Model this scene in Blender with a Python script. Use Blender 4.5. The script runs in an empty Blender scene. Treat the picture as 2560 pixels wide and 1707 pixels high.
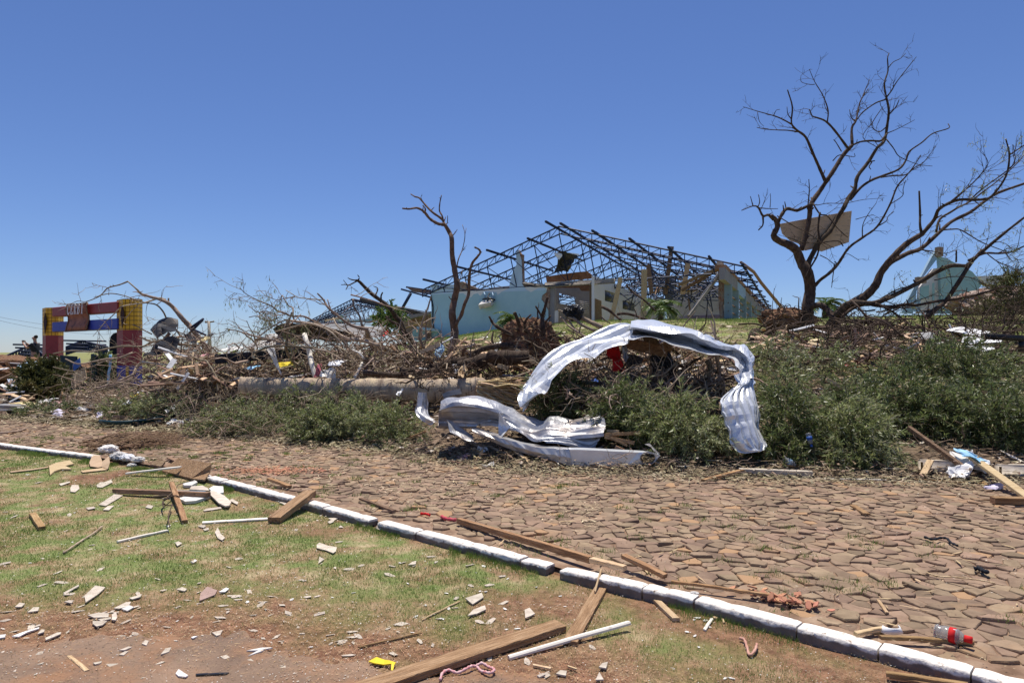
import bpy, bmesh, math, random
import numpy as np
from mathutils import Vector, Matrix
random.seed(7); RNG = np.random.default_rng(7)
SC = bpy.context.scene
COL = SC.collection
F = 1707.0            # focal length in photo pixels
CX, HY = 1280.0, 880.0
CAMZ = 1.6
# ------------------------------------------------------------ camera, light
cam = bpy.data.cameras.new('camera'); camo = bpy.data.objects.new('camera', cam); COL.objects.link(camo)
cam.sensor_width = 36; cam.lens = 36*F/2560
cam.shift_y = (HY-853.5)/2560
cam.clip_end = 3000; cam.clip_start = 0.05
camo.location = (0, 0, CAMZ); camo.rotation_euler = (math.radians(90), 0, 0)
SC.camera = camo
SUN_EL = math.radians(74); SUN_DIR = Vector((0.03, 1.0, 0)).normalized()
sv = Vector((SUN_DIR.x*math.cos(SUN_EL), SUN_DIR.y*math.cos(SUN_EL), math.sin(SUN_EL)))
w = bpy.data.worlds.new('World'); SC.world = w; w.use_nodes = True
nt = w.node_tree; nt.nodes.clear()
sky = nt.nodes.new('ShaderNodeTexSky'); sky.sky_type = 'NISHITA'; sky.sun_disc = False
sky.sun_elevation = SUN_EL; sky.sun_rotation = math.atan2(SUN_DIR.x, SUN_DIR.y)
sky.air_density = 1.0; sky.dust_density = 0.1; sky.ozone_density = 3.2; sky.altitude = 600
hs = nt.nodes.new('ShaderNodeMix'); hs.data_type = 'RGBA'; hs.blend_type = 'MULTIPLY'; hs.inputs[0].default_value = 1; hs.inputs[7].default_value = (.645, .735, 1, 1)   # camera white balance
bg = nt.nodes.new('ShaderNodeBackground'); bg.inputs[1].default_value = 0.096
wo = nt.nodes.new('ShaderNodeOutputWorld')
nt.links.new(sky.outputs[0], hs.inputs[6]); nt.links.new(hs.outputs[2], bg.inputs[0]); nt.links.new(bg.outputs[0], wo.inputs[0])
sl = bpy.data.lights.new('sun', 'SUN'); sl.energy = 5.0; sl.angle = math.radians(0.5); sl.color = (1, 0.935, 0.84)
so = bpy.data.objects.new('sun', sl); COL.objects.link(so); so.location = (-20, 30, 60)
so.rotation_euler = sv.to_track_quat('Z', 'Y').to_euler()
SC.view_settings.view_transform = 'Standard'; SC.view_settings.look = 'None'
SC.view_settings.gamma = 1; SC.view_settings.use_curve_mapping = False; SC.view_settings.exposure = 0.18

# ------------------------------------------------------------ numeric helpers
def hash2(ix, iy, seed=0):
    n = (ix.astype(np.int64)*374761393 + iy.astype(np.int64)*668265263 + seed*974634777) & 0x7fffffff
    n = ((n ^ (n >> 13))*1274126177) & 0x7fffffff
    return ((n ^ (n >> 16)) & 0xffff)/65535.0
def vnoise(x, y, seed=0):
    x = np.asarray(x, float); y = np.asarray(y, float)
    ix = np.floor(x); iy = np.floor(y); fx = x-ix; fy = y-iy
    fx = fx*fx*(3-2*fx); fy = fy*fy*(3-2*fy)
    a = hash2(ix, iy, seed); b = hash2(ix+1, iy, seed); c = hash2(ix, iy+1, seed); d = hash2(ix+1, iy+1, seed)
    return (a*(1-fx)+b*fx)*(1-fy)+(c*(1-fx)+d*fx)*fy
def fbm(x, y, seed=0, o=4):
    s = 0; a = .5; t = 0
    for k in range(o):
        s = s+a*vnoise(np.asarray(x)*2**k, np.asarray(y)*2**k, seed+k*17); t += a; a *= .5
    return s/t
def sstep(a, b, x):
    t = np.clip((np.asarray(x, float)-a)/(b-a), 0, 1); return t*t*(3-2*t)
def U(a, b): return random.uniform(a, b)

# ------------------------------------------------------------ terrain
KX = [-60, -9, -6.3, -4.77, -2.65, -1.04, .36, 1.25, 2.5, 6, 20, 60]
KY = [41, 12, 10.5, 9.58, 7.8, 6.35, 5.15, 4.47, 3.33, .2, -12, -47]
FX = [-60, -12.8, -6.4, -2.6, .1, 1.86, 4.1, 6.2, 20, 60]
FY = [44, 17, 13.66, 11.6, 9.3, 8.95, 8.6, 8.35, 7, 3]
def YK(x): return np.interp(x, KX, KY)
def YF(x): return np.interp(x, FX, FY)
def HB(x, y):
    x = np.asarray(x, float); y = np.asarray(y, float)
    zp = .6+2.55*sstep(-20, 6, x)+.25*sstep(6, 30, x)
    t = np.clip((y-YF(x))/26, 0, 1)
    h = zp*(1-(1-t)**1.6)
    amp = np.clip((y-YF(x))/3, 0, 1)*(1-sstep(26, 33, y))
    return h+amp*(.22*(fbm(x*.5, y*.5, 3)-.5)+.1*(fbm(x*2, y*2, 5)-.5))
def HL(x, y):
    d = YK(x)-np.asarray(y, float)
    return -.066+.03*(fbm(np.asarray(x)*1.3, np.asarray(y)*1.3, 9)-.5)-.02*sstep(0, 2, d)
def H(x, y):
    x = np.asarray(x, float); y = np.asarray(y, float)
    return np.where(y > YF(x), HB(x, y), np.where(y > YK(x), .0, HL(x, y)))
def h1(x, y): return float(H(np.array([x]), np.array([y]))[0])
def P(px, py, Y): return Vector(((px-CX)/F*Y, Y, CAMZ+(HY-py)/F*Y))
_Yc = np.concatenate([np.arange(2.2, 20, .35), np.arange(20, 90, 1.)])
def G(px, py, lift=0.0):
    """where the ray through photo pixel px, py meets the ground (or a height lift above it)"""
    if py > HY+60:      # start close to the flat-ground answer
        y0 = (CAMZ-lift+.1)*F/(py-HY); Ys = np.linspace(max(2, min(y0*.7, 12)), max(y0*1.3, 20), 40)
    else: Ys = _Yc
    for n_ in range(2):
        k = np.where(CAMZ+(HY-py)/F*Ys <= H((px-CX)/F*Ys, Ys)+lift)[0]
        i = k[0] if len(k) else len(Ys)-1
        Ys = np.linspace(Ys[max(0, i-1)], Ys[i], 24)
    k = np.where(CAMZ+(HY-py)/F*Ys <= H((px-CX)/F*Ys, Ys)+lift)[0]; Y = float(Ys[k[0]] if len(k) else Ys[-1]); x = (px-CX)/F*Y
    return Vector((x, Y, h1(x, Y)+lift))

# ------------------------------------------------------------ object helpers
WLOC = {}
def tag(o, label=None, cat=None, group=None, kind=None):
    if label: o['label'] = label
    if cat: o['category'] = cat
    if group: o['group'] = group
    if kind: o['kind'] = kind
    return o
def thing(name, label, cat, loc=(0, 0, 0), group=None):
    o = bpy.data.objects.new(name, None); COL.objects.link(o); o.location = loc
    o.empty_display_size = .2; WLOC[o.name] = Vector(loc)
    return tag(o, label, cat, group)
def link(name, me, parent=None, origin=None):
    """world-space mesh -> object whose origin is at its base (or at origin)."""
    n = len(me.vertices); co = np.empty(n*3); me.vertices.foreach_get('co', co); co = co.reshape(-1, 3)
    if origin is None:
        if parent is not None: origin = WLOC[parent.name]
        else: origin = Vector((float((co[:, 0].min()+co[:, 0].max())/2), float((co[:, 1].min()+co[:, 1].max())/2), float(co[:, 2].min())))
    co = co-np.array(origin); me.vertices.foreach_set('co', co.ravel()); me.update()
    o = bpy.data.objects.new(name, me); COL.objects.link(o); WLOC[o.name] = Vector(origin)
    if parent is not None:
        o.parent = parent; o.location = Vector(origin)-WLOC[parent.name]
    else: o.location = origin
    return o
class MB:
    def __init__(s): s.V = []; s.Fq = []; s.Ft = []; s.n = 0; s.M3 = []; s.M4 = []
    def add(s, V, quads=None, tris=None, m=0):
        V = np.asarray(V, float).reshape(-1, 3)
        if quads is not None and len(quads):
            q = np.asarray(quads, int).reshape(-1, 4)+s.n; s.Fq.append(q); s.M4.append(np.full(len(q), m))
        if tris is not None and len(tris):
            t = np.asarray(tris, int).reshape(-1, 3)+s.n; s.Ft.append(t); s.M3.append(np.full(len(t), m))
        s.V.append(V); s.n += len(V)
    def mesh(s, name, mats, smooth=True):
        me = bpy.data.meshes.new(name)
        V = np.concatenate(s.V) if s.V else np.zeros((0, 3))
        q = np.concatenate(s.Fq) if s.Fq else np.zeros((0, 4), int); t = np.concatenate(s.Ft) if s.Ft else np.zeros((0, 3), int)
        me.vertices.add(len(V)); me.vertices.foreach_set('co', V.ravel())
        nl = q.size+t.size; me.loops.add(nl); me.loops.foreach_set('vertex_index', np.concatenate([q.ravel(), t.ravel()]))
        npoly = len(q)+len(t); me.polygons.add(npoly)
        ls = np.concatenate([np.arange(len(q))*4, len(q)*4+np.arange(len(t))*3]); me.polygons.foreach_set('loop_start', ls)
        mi = np.concatenate([*(s.M4 or [np.zeros(0, int)]), *(s.M3 or [np.zeros(0, int)])]).astype(int)
        me.polygons.foreach_set('material_index', mi)
        me.polygons.foreach_set('use_smooth', np.full(npoly, smooth))
        for m in (mats if isinstance(mats, (list, tuple)) else [mats]): me.materials.append(m)
        me.update(calc_edges=True); me.validate()
        return me
    def build(s, name, mats, parent=None, smooth=True, origin=None):
        return link(name, s.mesh(name, mats, smooth), parent, origin)
    # --- shapes
    def tube(s, pts, rad, k=6, m=0, cap=True, flat=1.0):
        P_ = np.asarray([tuple(p) for p in pts], float); n = len(P_)
        R = np.asarray(rad, float) if hasattr(rad, '__len__') else np.full(n, float(rad))
        T = np.gradient(P_, axis=0); T /= np.linalg.norm(T, axis=1, keepdims=True)+1e-9
        ref = np.array([0., 0, 1]) if abs(T[:, 2]).mean() < .85 else np.array([1., 0, 0])
        A = np.cross(T, ref); A /= np.linalg.norm(A, axis=1, keepdims=True)+1e-9
        for i in range(1, n):
            if np.dot(A[i], A[i-1]) < 0: A[i] = -A[i]
        B = np.cross(T, A)
        an = np.linspace(0, 2*math.pi, k, endpoint=False)
        V = P_[:, None, :]+R[:, None, None]*(np.cos(an)[None, :, None]*A[:, None, :]+flat*np.sin(an)[None, :, None]*B[:, None, :])
        i = np.arange(n-1)[:, None]; j = np.arange(k)[None, :]; jn = (j+1) % k
        Q = np.stack([i*k+j, i*k+jn, (i+1)*k+jn, (i+1)*k+j], -1).reshape(-1, 4)
        V = V.reshape(-1, 3); tr = []
        if cap:
            V = np.concatenate([V, P_[:1], P_[-1:]])
            for a in range(k):
                tr.append((n*k, (a+1) % k, a)); tr.append((n*k+1, (n-1)*k+a, (n-1)*k+(a+1) % k))
        s.add(V, Q, tr, m)
    def box(s, c, ax, ay, az, m=0, bev=0.0):
        """box centre c, half-axes vectors ax, ay, az; optional small chamfer"""
        c, ax, ay, az = [np.array(v, float) for v in (c, ax, ay, az)]
        if bev <= 0:
            V = [c+sx*ax+sy*ay+sz*az for sz in (-1, 1) for sy in (-1, 1) for sx in (-1, 1)]
            s.add(V, [(0, 2, 3, 1), (4, 5, 7, 6), (0, 1, 5, 4), (2, 6, 7, 3), (0, 4, 6, 2), (1, 3, 7, 5)], None, m); return
        L = [np.linalg.norm(v) for v in (ax, ay, az)]; ax, ay, az = [v*(1-min(.45, bev/l)) for v, l in zip((ax, ay, az), L)]
        ux, uy, uz = [v/np.linalg.norm(v)*bev for v in (ax, ay, az)]
        V = []; idx = {}
        for sx in (-1, 1):
            for sy in (-1, 1):
                for sz in (-1, 1):
                    b = c+sx*ax+sy*ay+sz*az
                    for a, u in enumerate((sx*ux, sy*uy, sz*uz)):
                        idx[(sx, sy, sz, a)] = len(V); V.append(b+u)
        q = []; t = []
        g = lambda *k: idx[k]
        for sg in (-1, 1):
            q.append((g(sg, -1, -1, 0), g(sg, 1, -1, 0), g(sg, 1, 1, 0), g(sg, -1, 1, 0)))
            q.append((g(-1, sg, -1, 1), g(1, sg, -1, 1), g(1, sg, 1, 1), g(-1, sg, 1, 1)))
            q.append((g(-1, -1, sg, 2), g(1, -1, sg, 2), g(1, 1, sg, 2), g(-1, 1, sg, 2)))
            for sh in (-1, 1):
                q.append((g(sg, sh, -1, 0), g(sg, sh, 1, 0), g(sg, sh, 1, 1), g(sg, sh, -1, 1)))
                q.append((g(sg, -1, sh, 0), g(sg, 1, sh, 0), g(sg, 1, sh, 2), g(sg, -1, sh, 2)))
                q.append((g(-1, sg, sh, 1), g(1, sg, sh, 1), g(1, sg, sh, 2), g(-1, sg, sh, 2)))
                for si in (-1, 1): t.append((g(sg, sh, si, 0), g(sg, sh, si, 1), g(sg, sh, si, 2)))
        s.add(V, q, t, m)
    def bar(s, a, b, wd, th, m=0, up=(0, 0, 1), bev=0.0, ext=0.0):
        a = np.array(a, float); b = np.array(b, float); d = b-a; L = np.linalg.norm(d); d /= L
        u = np.array(up, float); sd = np.cross(d, u); sd /= np.linalg.norm(sd)+1e-9; u = np.cross(sd, d)
        s.box((a+b)/2, d*(L/2+ext), sd*wd/2, u*th/2, m, bev)
    def prism(s, pts, off, m=0):
        """closed polygon extruded by vector off (concave allowed)"""
        bm = bmesh.new(); vs = [bm.verts.new(tuple(p)) for p in pts]; f = bm.faces.new(vs)
        r = bmesh.ops.extrude_face_region(bm, geom=[f]); ex = [v for v in r['geom'] if isinstance(v, bmesh.types.BMVert)]
        bmesh.ops.translate(bm, vec=Vector(off), verts=ex)
        bmesh.ops.triangulate(bm, faces=bm.faces[:]); bmesh.ops.recalc_face_normals(bm, faces=bm.faces[:])
        bm.verts.index_update()
        s.add([tuple(v.co) for v in bm.verts], None, [tuple(v.index for v in fc.verts) for fc in bm.faces], m); bm.free()
    def grid(s, Gd, m=0, thick=None):
        """Gd: (r,c,3) array of points -> surface"""
        Gd = np.asarray(Gd, float); r, c = Gd.shape[:2]
        i = np.arange(r-1)[:, None]; j = np.arange(c-1)[None, :]
        Q = np.stack([i*c+j, i*c+j+1, (i+1)*c+j+1, (i+1)*c+j], -1).reshape(-1, 4)
        s.add(Gd.reshape(-1, 3), Q, None, m)
def catmull(pts, sub=4):
    P_ = np.asarray([tuple(p) for p in pts], float)
    if len(P_) < 3: 
        t = np.linspace(0, 1, sub+1)[:, None]; return P_[0]*(1-t)+P_[-1]*t
    E = np.concatenate([[2*P_[0]-P_[1]], P_, [2*P_[-1]-P_[-2]]]); out = []
    for i in range(1, len(E)-2):
        p0, p1, p2, p3 = E[i-1], E[i], E[i+1], E[i+2]
        for k in range(sub):
            t = k/sub
            out.append(.5*((2*p1)+(-p0+p2)*t+(2*p0-5*p1+4*p2-p3)*t*t+(-p0+3*p1-3*p2+p3)*t**3))
    out.append(P_[-1]); return np.array(out)

# ------------------------------------------------------------ materials
def C(*c): return (c[0], c[1], c[2], 1)
def mat(name, cols, scale=4, rough=.8, metal=0.0, bump=0.0, bscale=30, island=0.0, spec=.3, stretch=None, detail=6, noise2=None, sheen=None, transl=0.0, zpaint=None, mask=None, accent=None, specks=None):
    m = bpy.data.materials.new(name); m.use_nodes = True; n = m.node_tree.nodes; l = m.node_tree.links; n.clear()
    out = n.new('ShaderNodeOutputMaterial'); bs = n.new('ShaderNodeBsdfPrincipled')
    bs.inputs['Roughness'].default_value = rough; bs.inputs['Metallic'].default_value = metal
    bs.inputs['Specular IOR Level'].default_value = spec
    tc = n.new('ShaderNodeTexCoord'); vec = tc.outputs['Object']
    if stretch:
        mp = n.new('ShaderNodeMapping'); mp.inputs['Scale'].default_value = stretch; l.new(vec, mp.inputs[0]); vec = mp.outputs[0]
    nz = n.new('ShaderNodeTexNoise'); nz.inputs['Scale'].default_value = scale; nz.inputs['Detail'].default_value = detail; nz.inputs['Roughness'].default_value = .6
    l.new(vec, nz.inputs['Vector'])
    cr = n.new('ShaderNodeValToRGB'); el = cr.color_ramp.elements
    k = len(cols)
    if k == 1: cols = cols*2; k = 2
    pos = [.32+.36*i/(k-1) for i in range(k)]
    el[0].position = pos[0]; el[0].color = C(*cols[0]); el[1].position = pos[-1]; el[1].color = C(*cols[-1])
    for i in range(1, k-1):
        e = el.new(pos[i]); e.color = C(*cols[i])
    l.new(nz.outputs[0], cr.inputs[0]); col = cr.outputs[0]
    if island > 0:
        ge = n.new('ShaderNodeNewGeometry'); oi = n.new('ShaderNodeObjectInfo')
        ad = n.new('ShaderNodeMath'); ad.operation = 'ADD'; l.new(ge.outputs['Random Per Island'], ad.inputs[0]); l.new(oi.outputs['Random'], ad.inputs[1])
        fr = n.new('ShaderNodeMath'); fr.operation = 'FRACT'; l.new(ad.outputs[0], fr.inputs[0])
        mr = n.new('ShaderNodeMapRange'); mr.inputs['To Min'].default_value = 1-island; mr.inputs['To Max'].default_value = 1+island; l.new(fr.outputs[0], mr.inputs[0])
        hv = n.new('ShaderNodeHueSaturation'); l.new(col, hv.inputs['Color']); l.new(mr.outputs[0], hv.inputs['Value'])
        m2 = n.new('ShaderNodeMath'); m2.operation = 'MULTIPLY'; m2.inputs[1].default_value = 7.13; l.new(fr.outputs[0], m2.inputs[0])
        f2 = n.new('ShaderNodeMath'); f2.operation = 'FRACT'; l.new(m2.outputs[0], f2.inputs[0])
        mh = n.new('ShaderNodeMapRange'); mh.inputs['To Min'].default_value = .5-island*.05; mh.inputs['To Max'].default_value = .5+island*.05; l.new(f2.outputs[0], mh.inputs[0]); l.new(mh.outputs[0], hv.inputs['Hue'])
        col = hv.outputs[0]
    if noise2:      # (colour, scale, lo, hi) blotches of another colour
        c2, s2, lo, hi = noise2
        nn = n.new('ShaderNodeTexNoise'); nn.inputs['Scale'].default_value = s2; nn.inputs['Detail'].default_value = 8; nn.inputs['Roughness'].default_value = .65; l.new(vec, nn.inputs['Vector'])
        mr = n.new('ShaderNodeMapRange'); mr.inputs['From Min'].default_value = lo; mr.inputs['From Max'].default_value = hi; l.new(nn.outputs[0], mr.inputs[0])
        mx = n.new('ShaderNodeMix'); mx.data_type = 'RGBA'; l.new(mr.outputs[0], mx.inputs[0]); l.new(col, mx.inputs[6]); mx.inputs[7].default_value = C(*c2); col = mx.outputs[2]
    if accent:      # (colour, share of the separate pieces that have it)
        gt_ = n.new('ShaderNodeMath'); gt_.operation = 'GREATER_THAN'; gt_.inputs[1].default_value = 1-accent[1]; l.new(f2.outputs[0], gt_.inputs[0])
        mx = n.new('ShaderNodeMix'); mx.data_type = 'RGBA'; l.new(gt_.outputs[0], mx.inputs[0]); l.new(col, mx.inputs[6]); mx.inputs[7].default_value = C(*accent[0]); col = mx.outputs[2]
    if mask:        # other soil where the mesh attribute 'soil' is high
        at = n.new('ShaderNodeAttribute'); at.attribute_name = 'soil'; n5 = n.new('ShaderNodeTexNoise'); n5.inputs['Scale'].default_value = 14; n5.inputs['Detail'].default_value = 6; l.new(vec, n5.inputs['Vector'])
        c5 = n.new('ShaderNodeValToRGB'); c5.color_ramp.elements[0].position = .35; c5.color_ramp.elements[0].color = C(*mask[0]); c5.color_ramp.elements[1].position = .65; c5.color_ramp.elements[1].color = C(*mask[1]); l.new(n5.outputs[0], c5.inputs[0])
        mx = n.new('ShaderNodeMix'); mx.data_type = 'RGBA'; l.new(at.outputs['Fac'], mx.inputs[0]); l.new(col, mx.inputs[6]); l.new(c5.outputs[0], mx.inputs[7]); col = mx.outputs[2]
    if zpaint:      # list of (z threshold, colour above it, softness), paint bands by height (world z)
        geo = n.new('ShaderNodeNewGeometry'); sx = n.new('ShaderNodeSeparateXYZ'); l.new(geo.outputs['Position'], sx.inputs[0])
        for zt, zc, sf, nzamt in zpaint:
            nn = n.new('ShaderNodeTexNoise'); nn.inputs['Scale'].default_value = 9; nn.inputs['Detail'].default_value = 6; l.new(geo.outputs['Position'], nn.inputs['Vector'])
            ma = n.new('ShaderNodeMath'); ma.operation = 'MULTIPLY_ADD'; ma.inputs[1].default_value = nzamt; l.new(nn.outputs[0], ma.inputs[0]); l.new(sx.outputs[2], ma.inputs[2])
            mr = n.new('ShaderNodeMapRange'); mr.inputs['From Min'].default_value = zt+nzamt*.5-sf; mr.inputs['From Max'].default_value = zt+nzamt*.5+sf; l.new(ma.outputs[0], mr.inputs[0])
            mx = n.new('ShaderNodeMix'); mx.data_type = 'RGBA'; l.new(mr.outputs[0], mx.inputs[0]); l.new(col, mx.inputs[6]); mx.inputs[7].default_value = C(*zc); col = mx.outputs[2]
    if specks:
        c2, s2, lo, hi = specks; nn = n.new('ShaderNodeTexNoise'); nn.inputs['Scale'].default_value = s2; nn.inputs['Detail'].default_value = 8; nn.inputs['Roughness'].default_value = .7; l.new(vec, nn.inputs['Vector'])
        mr = n.new('ShaderNodeMapRange'); mr.inputs['From Min'].default_value = lo; mr.inputs['From Max'].default_value = hi; l.new(nn.outputs[0], mr.inputs[0])
        mx = n.new('ShaderNodeMix'); mx.data_type = 'RGBA'; l.new(mr.outputs[0], mx.inputs[0]); l.new(col, mx.inputs[6]); mx.inputs[7].default_value = C(*c2); col = mx.outputs[2]
    l.new(col, bs.inputs['Base Color'])
    if bump > 0:
        nb = n.new('ShaderNodeTexNoise'); nb.inputs['Scale'].default_value = bscale; nb.inputs['Detail'].default_value = 5; l.new(vec, nb.inputs['Vector'])
        bp = n.new('ShaderNodeBump'); bp.inputs['Strength'].default_value = min(1, bump); bp.inputs['Distance'].default_value = .02*max(1, bump)*20/bscale
        l.new(nb.outputs[0], bp.inputs['Height']); l.new(bp.outputs[0], bs.inputs['Normal'])
    if transl > 0:
        tr = n.new('ShaderNodeBsdfTranslucent'); l.new(col, tr.inputs[0]); ms = n.new('ShaderNodeMixShader'); ms.inputs[0].default_value = transl
        l.new(bs.outputs[0], ms.inputs[1]); l.new(tr.outputs[0], ms.inputs[2]); l.new(ms.outputs[0], out.inputs[0])
    else: l.new(bs.outputs[0], out.inputs[0])
    return m
M = {}
M['soil'] = mat('red_soil', [(.10, .045, .025), (.17, .08, .045), (.24, .125, .075)], 3, .95, bump=.8, bscale=25, noise2=((.28, .19, .10), 14, .5, .62))
M['roadsoil'] = mat('dusty_joint_soil', [(.15, .09, .055), (.25, .16, .105), (.36, .26, .18)], 5, .95, bump=.6, bscale=40)
M['stone'] = mat('basalt_cobble', [(.185, .125, .082), (.25, .172, .112), (.31, .22, .145)], 6, .85, bump=.7, bscale=45, island=.24, noise2=((.36, .22, .12), 1.3, .56, .74), accent=((.37, .225, .12), .045))
M['kerb'] = mat('whitewashed_kerb', [(.16, .125, .105), (.25, .21, .18)], 9, .9, bump=.7, bscale=35, noise2=None,
                zpaint=[(-.018, (.80, .75, .68), .006, .06)], specks=((.26, .18, .125), 26, .555, .67))
M['bark'] = mat('bark', [(.035, .022, .015), (.072, .047, .032), (.125, .09, .063)], 14, .95, bump=1, bscale=40, island=.2, stretch=(1, 1, .4))
M['twig'] = mat('dry_twig_bark', [(.20, .145, .10), (.31, .235, .17), (.42, .33, .25)], 8, .9, island=.45)
M['twigdark'] = mat('dark_twig_bark', [(.05, .032, .022), (.10, .068, .047)], 8, .9, island=.4)
M['palmlog'] = mat('palm_trunk_bark', [(.32, .24, .17), (.46, .36, .26), (.60, .48, .31)], 2.5, .9, bump=.9, bscale=14, stretch=(3.5, 1, 1), noise2=((.12, .085, .065), 3, .55, .75))
M['splinter'] = mat('splintered_wood', [(.55, .38, .19), (.68, .5, .28)], 10, .8, island=.3)
M['wood'] = mat('pine_board', [(.22, .115, .05), (.38, .22, .105), (.52, .34, .18)], 3, .8, bump=.6, bscale=9, island=.22, stretch=(1.3, 16, 16), noise2=((.16, .09, .045), 2.2, .56, .72))
M['woodbrown'] = mat('weathered_board', [(.16, .095, .055), (.27, .17, .10), (.38, .26, .175)], 3, .85, bump=.6, bscale=9, island=.25, stretch=(1.3, 14, 14), noise2=((.12, .07, .045), 6, .55, .8))
M['woodlight'] = mat('raw_light_board', [(.42, .28, .14), (.58, .42, .24), (.70, .54, .34)], 3, .75, island=.2, bump=.5, bscale=9, stretch=(1.3, 14, 14))
M['woodwhite'] = mat('white_painted_wood', [(.74, .68, .58), (.84, .79, .70)], 6, .7, island=.1, noise2=((.42, .33, .24), 12, .62, .75))
M['metal'] = mat('white_coated_sheet', [(.66, .69, .73), (.76, .78, .80)], 3, .24, metal=.30, bump=.12, bscale=9, spec=.5, noise2=((.50, .44, .38), 1.9, .54, .80), specks=((.36, .27, .20), 9, .64, .72))
M['metaldirty'] = mat('dirty_sheet', [(.40, .405, .42), (.56, .56, .57)], 3, .35, metal=.5, bump=.2, bscale=8, noise2=((.30, .23, .18), 2.2, .48, .75))
M['darktin'] = mat('dark_roof_sheet', [(.045, .045, .048), (.09, .085, .08)], 2, .6, metal=.3, noise2=((.14, .10, .075), 3, .5, .7))
M['greytin'] = mat('grey_roof_sheet', [(.20, .205, .21), (.30, .30, .30)], 2, .7, metal=.0, noise2=((.22, .17, .13), 3, .5, .7))
M['steel'] = mat('blue_black_steel', [(.014, .024, .062), (.024, .038, .09)], 5, .5, metal=.1, noise2=((.09, .045, .025), 1.3, .60, .72))
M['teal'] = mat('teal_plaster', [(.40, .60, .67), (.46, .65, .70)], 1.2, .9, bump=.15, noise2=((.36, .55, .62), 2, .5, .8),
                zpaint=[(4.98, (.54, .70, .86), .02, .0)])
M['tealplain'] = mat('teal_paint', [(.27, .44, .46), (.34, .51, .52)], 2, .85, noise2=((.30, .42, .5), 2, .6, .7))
M['sidepillar'] = mat('grey_teal_pillar', [(.20, .29, .32), (.28, .37, .40)], 2, .85)
M['paleblue'] = mat('pale_blue_paint', [(.30, .44, .58), (.36, .5, .62)], 2, .85)
M['plaster'] = mat('greyish_white_plaster', [(.64, .60, .58), (.74, .70, .68)], 2, .9, bump=.2, noise2=((.40, .34, .31), 3, .55, .75))
M['whitewall'] = mat('white_panel_wall', [(.76, .74, .71), (.84, .82, .80)], 1.5, .8)
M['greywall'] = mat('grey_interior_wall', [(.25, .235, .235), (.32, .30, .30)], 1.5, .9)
M['brick'] = mat('broken_brick_concrete', [(.20, .13, .10), (.33, .25, .20), (.40, .33, .27)], 5, .95, bump=1, bscale=12, noise2=((.32, .14, .08), 4, .52, .66))
M['concrete'] = mat('concrete_beam', [(.27, .24, .21), (.40, .36, .31)], 5, .95, bump=.9, bscale=18, noise2=((.17, .14, .12), 8, .55, .7))
M['cement'] = mat('fibre_cement', [(.40, .34, .27), (.53, .46, .375), (.64, .565, .47)], 12, .9, island=.14, bump=.3, bscale=60)
M['white'] = mat('white_plastic', [(.78, .78, .78), (.82, .82, .82)], 5, .5)
M['offwhite'] = mat('white_scraps', [(.66, .62, .57), (.78, .76, .72)], 5, .8, island=.2)
M['glass'] = mat('window_dark', [(.03, .035, .04), (.05, .055, .06)], 2, .15, spec=.6)
M['red'] = mat('red_cloth', [(.55, .012, .015), (.66, .02, .02)], 6, .8)
M['orange'] = mat('crushed_brick', [(.38, .17, .10), (.50, .25, .15)], 6, .95, island=.25)
M['black'] = mat('black_plastic', [(.012, .012, .014), (.02, .02, .022)], 5, .4)
M['blackcloth'] = mat('dark_cloth', [(.012, .014, .02), (.022, .025, .035)], 5, .9)
M['blue'] = mat('blue_plastic', [(.02, .08, .32), (.03, .11, .42)], 5, .5)
M['lblue'] = mat('light_blue_plastic', [(.25, .5, .72), (.3, .56, .78)], 5, .5)
M['yellow'] = mat('yellow_plastic', [(.75, .55, .02), (.8, .62, .04)], 5, .5)
M['paleyellow'] = mat('pale_yellow_sheet', [(.62, .50, .24), (.72, .6, .32)], 5, .7)
M['pink'] = mat('pink_cloth', [(.55, .16, .18), (.75, .6, .58)], 45, .9)
M['lilac'] = mat('lilac_cloth', [(.55, .5, .65), (.7, .66, .76)], 6, .9)
M['skin'] = mat('skin', [(.42, .24, .17)], 5, .6)
M['hair'] = mat('dark_hair', [(.02, .014, .01)], 5, .8)
M['leaf'] = mat('fallen_leaf', [(.155, .195, .065), (.25, .29, .115), (.37, .40, .22)], 1.1, .40, island=.5, spec=.5, transl=.42, accent=((.52, .50, .34), .10))
M['leafdark'] = mat('dark_leaf', [(.09, .12, .038), (.155, .195, .068), (.27, .30, .145)], 1.3, .38, island=.55, spec=.5, transl=.42, accent=((.45, .44, .28), .08))
M['leafdry'] = mat('dull_bush_leaf', [(.06, .07, .022), (.11, .115, .035), (.15, .12, .05)], 1.5, .5, island=.5, transl=.2)
M['palm'] = mat('palm_leaf', [(.10, .16, .035), (.17, .24, .06)], 3, .4, island=.35, spec=.5, transl=.25)
M['grass'] = mat('green_blade', [(.12, .20, .035), (.19, .275, .06), (.31, .34, .12)], 5, .6, island=.35, transl=.3)
M['straw'] = mat('dry_blade', [(.32, .235, .135), (.46, .36, .22), (.64, .53, .36)], 4, .8, island=.4, transl=.15)
M['lawn'] = mat('lawn_ground', [(.19, .11, .06), (.31, .215, .12), (.44, .35, .21)], 5, .95, bump=1, bscale=40, noise2=((.17, .21, .065), 3.2, .42, .58), mask=((.12, .052, .028), (.27, .14, .08)))
M['bank'] = mat('bank_ground', [(.18, .11, .065), (.24, .19, .10), (.26, .25, .10)], 1.2, .95, bump=.9, bscale=18, noise2=((.20, .25, .055), 1.8, .42, .58), mask=((.07, .045, .03), (.20, .14, .09)))
M['path'] = mat('dirt_path', [(.16, .105, .075), (.215, .145, .10), (.28, .185, .125)], 2.4, .9, bump=.8, bscale=45, noise2=((.30, .16, .085), 2.6, .45, .66))
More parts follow.
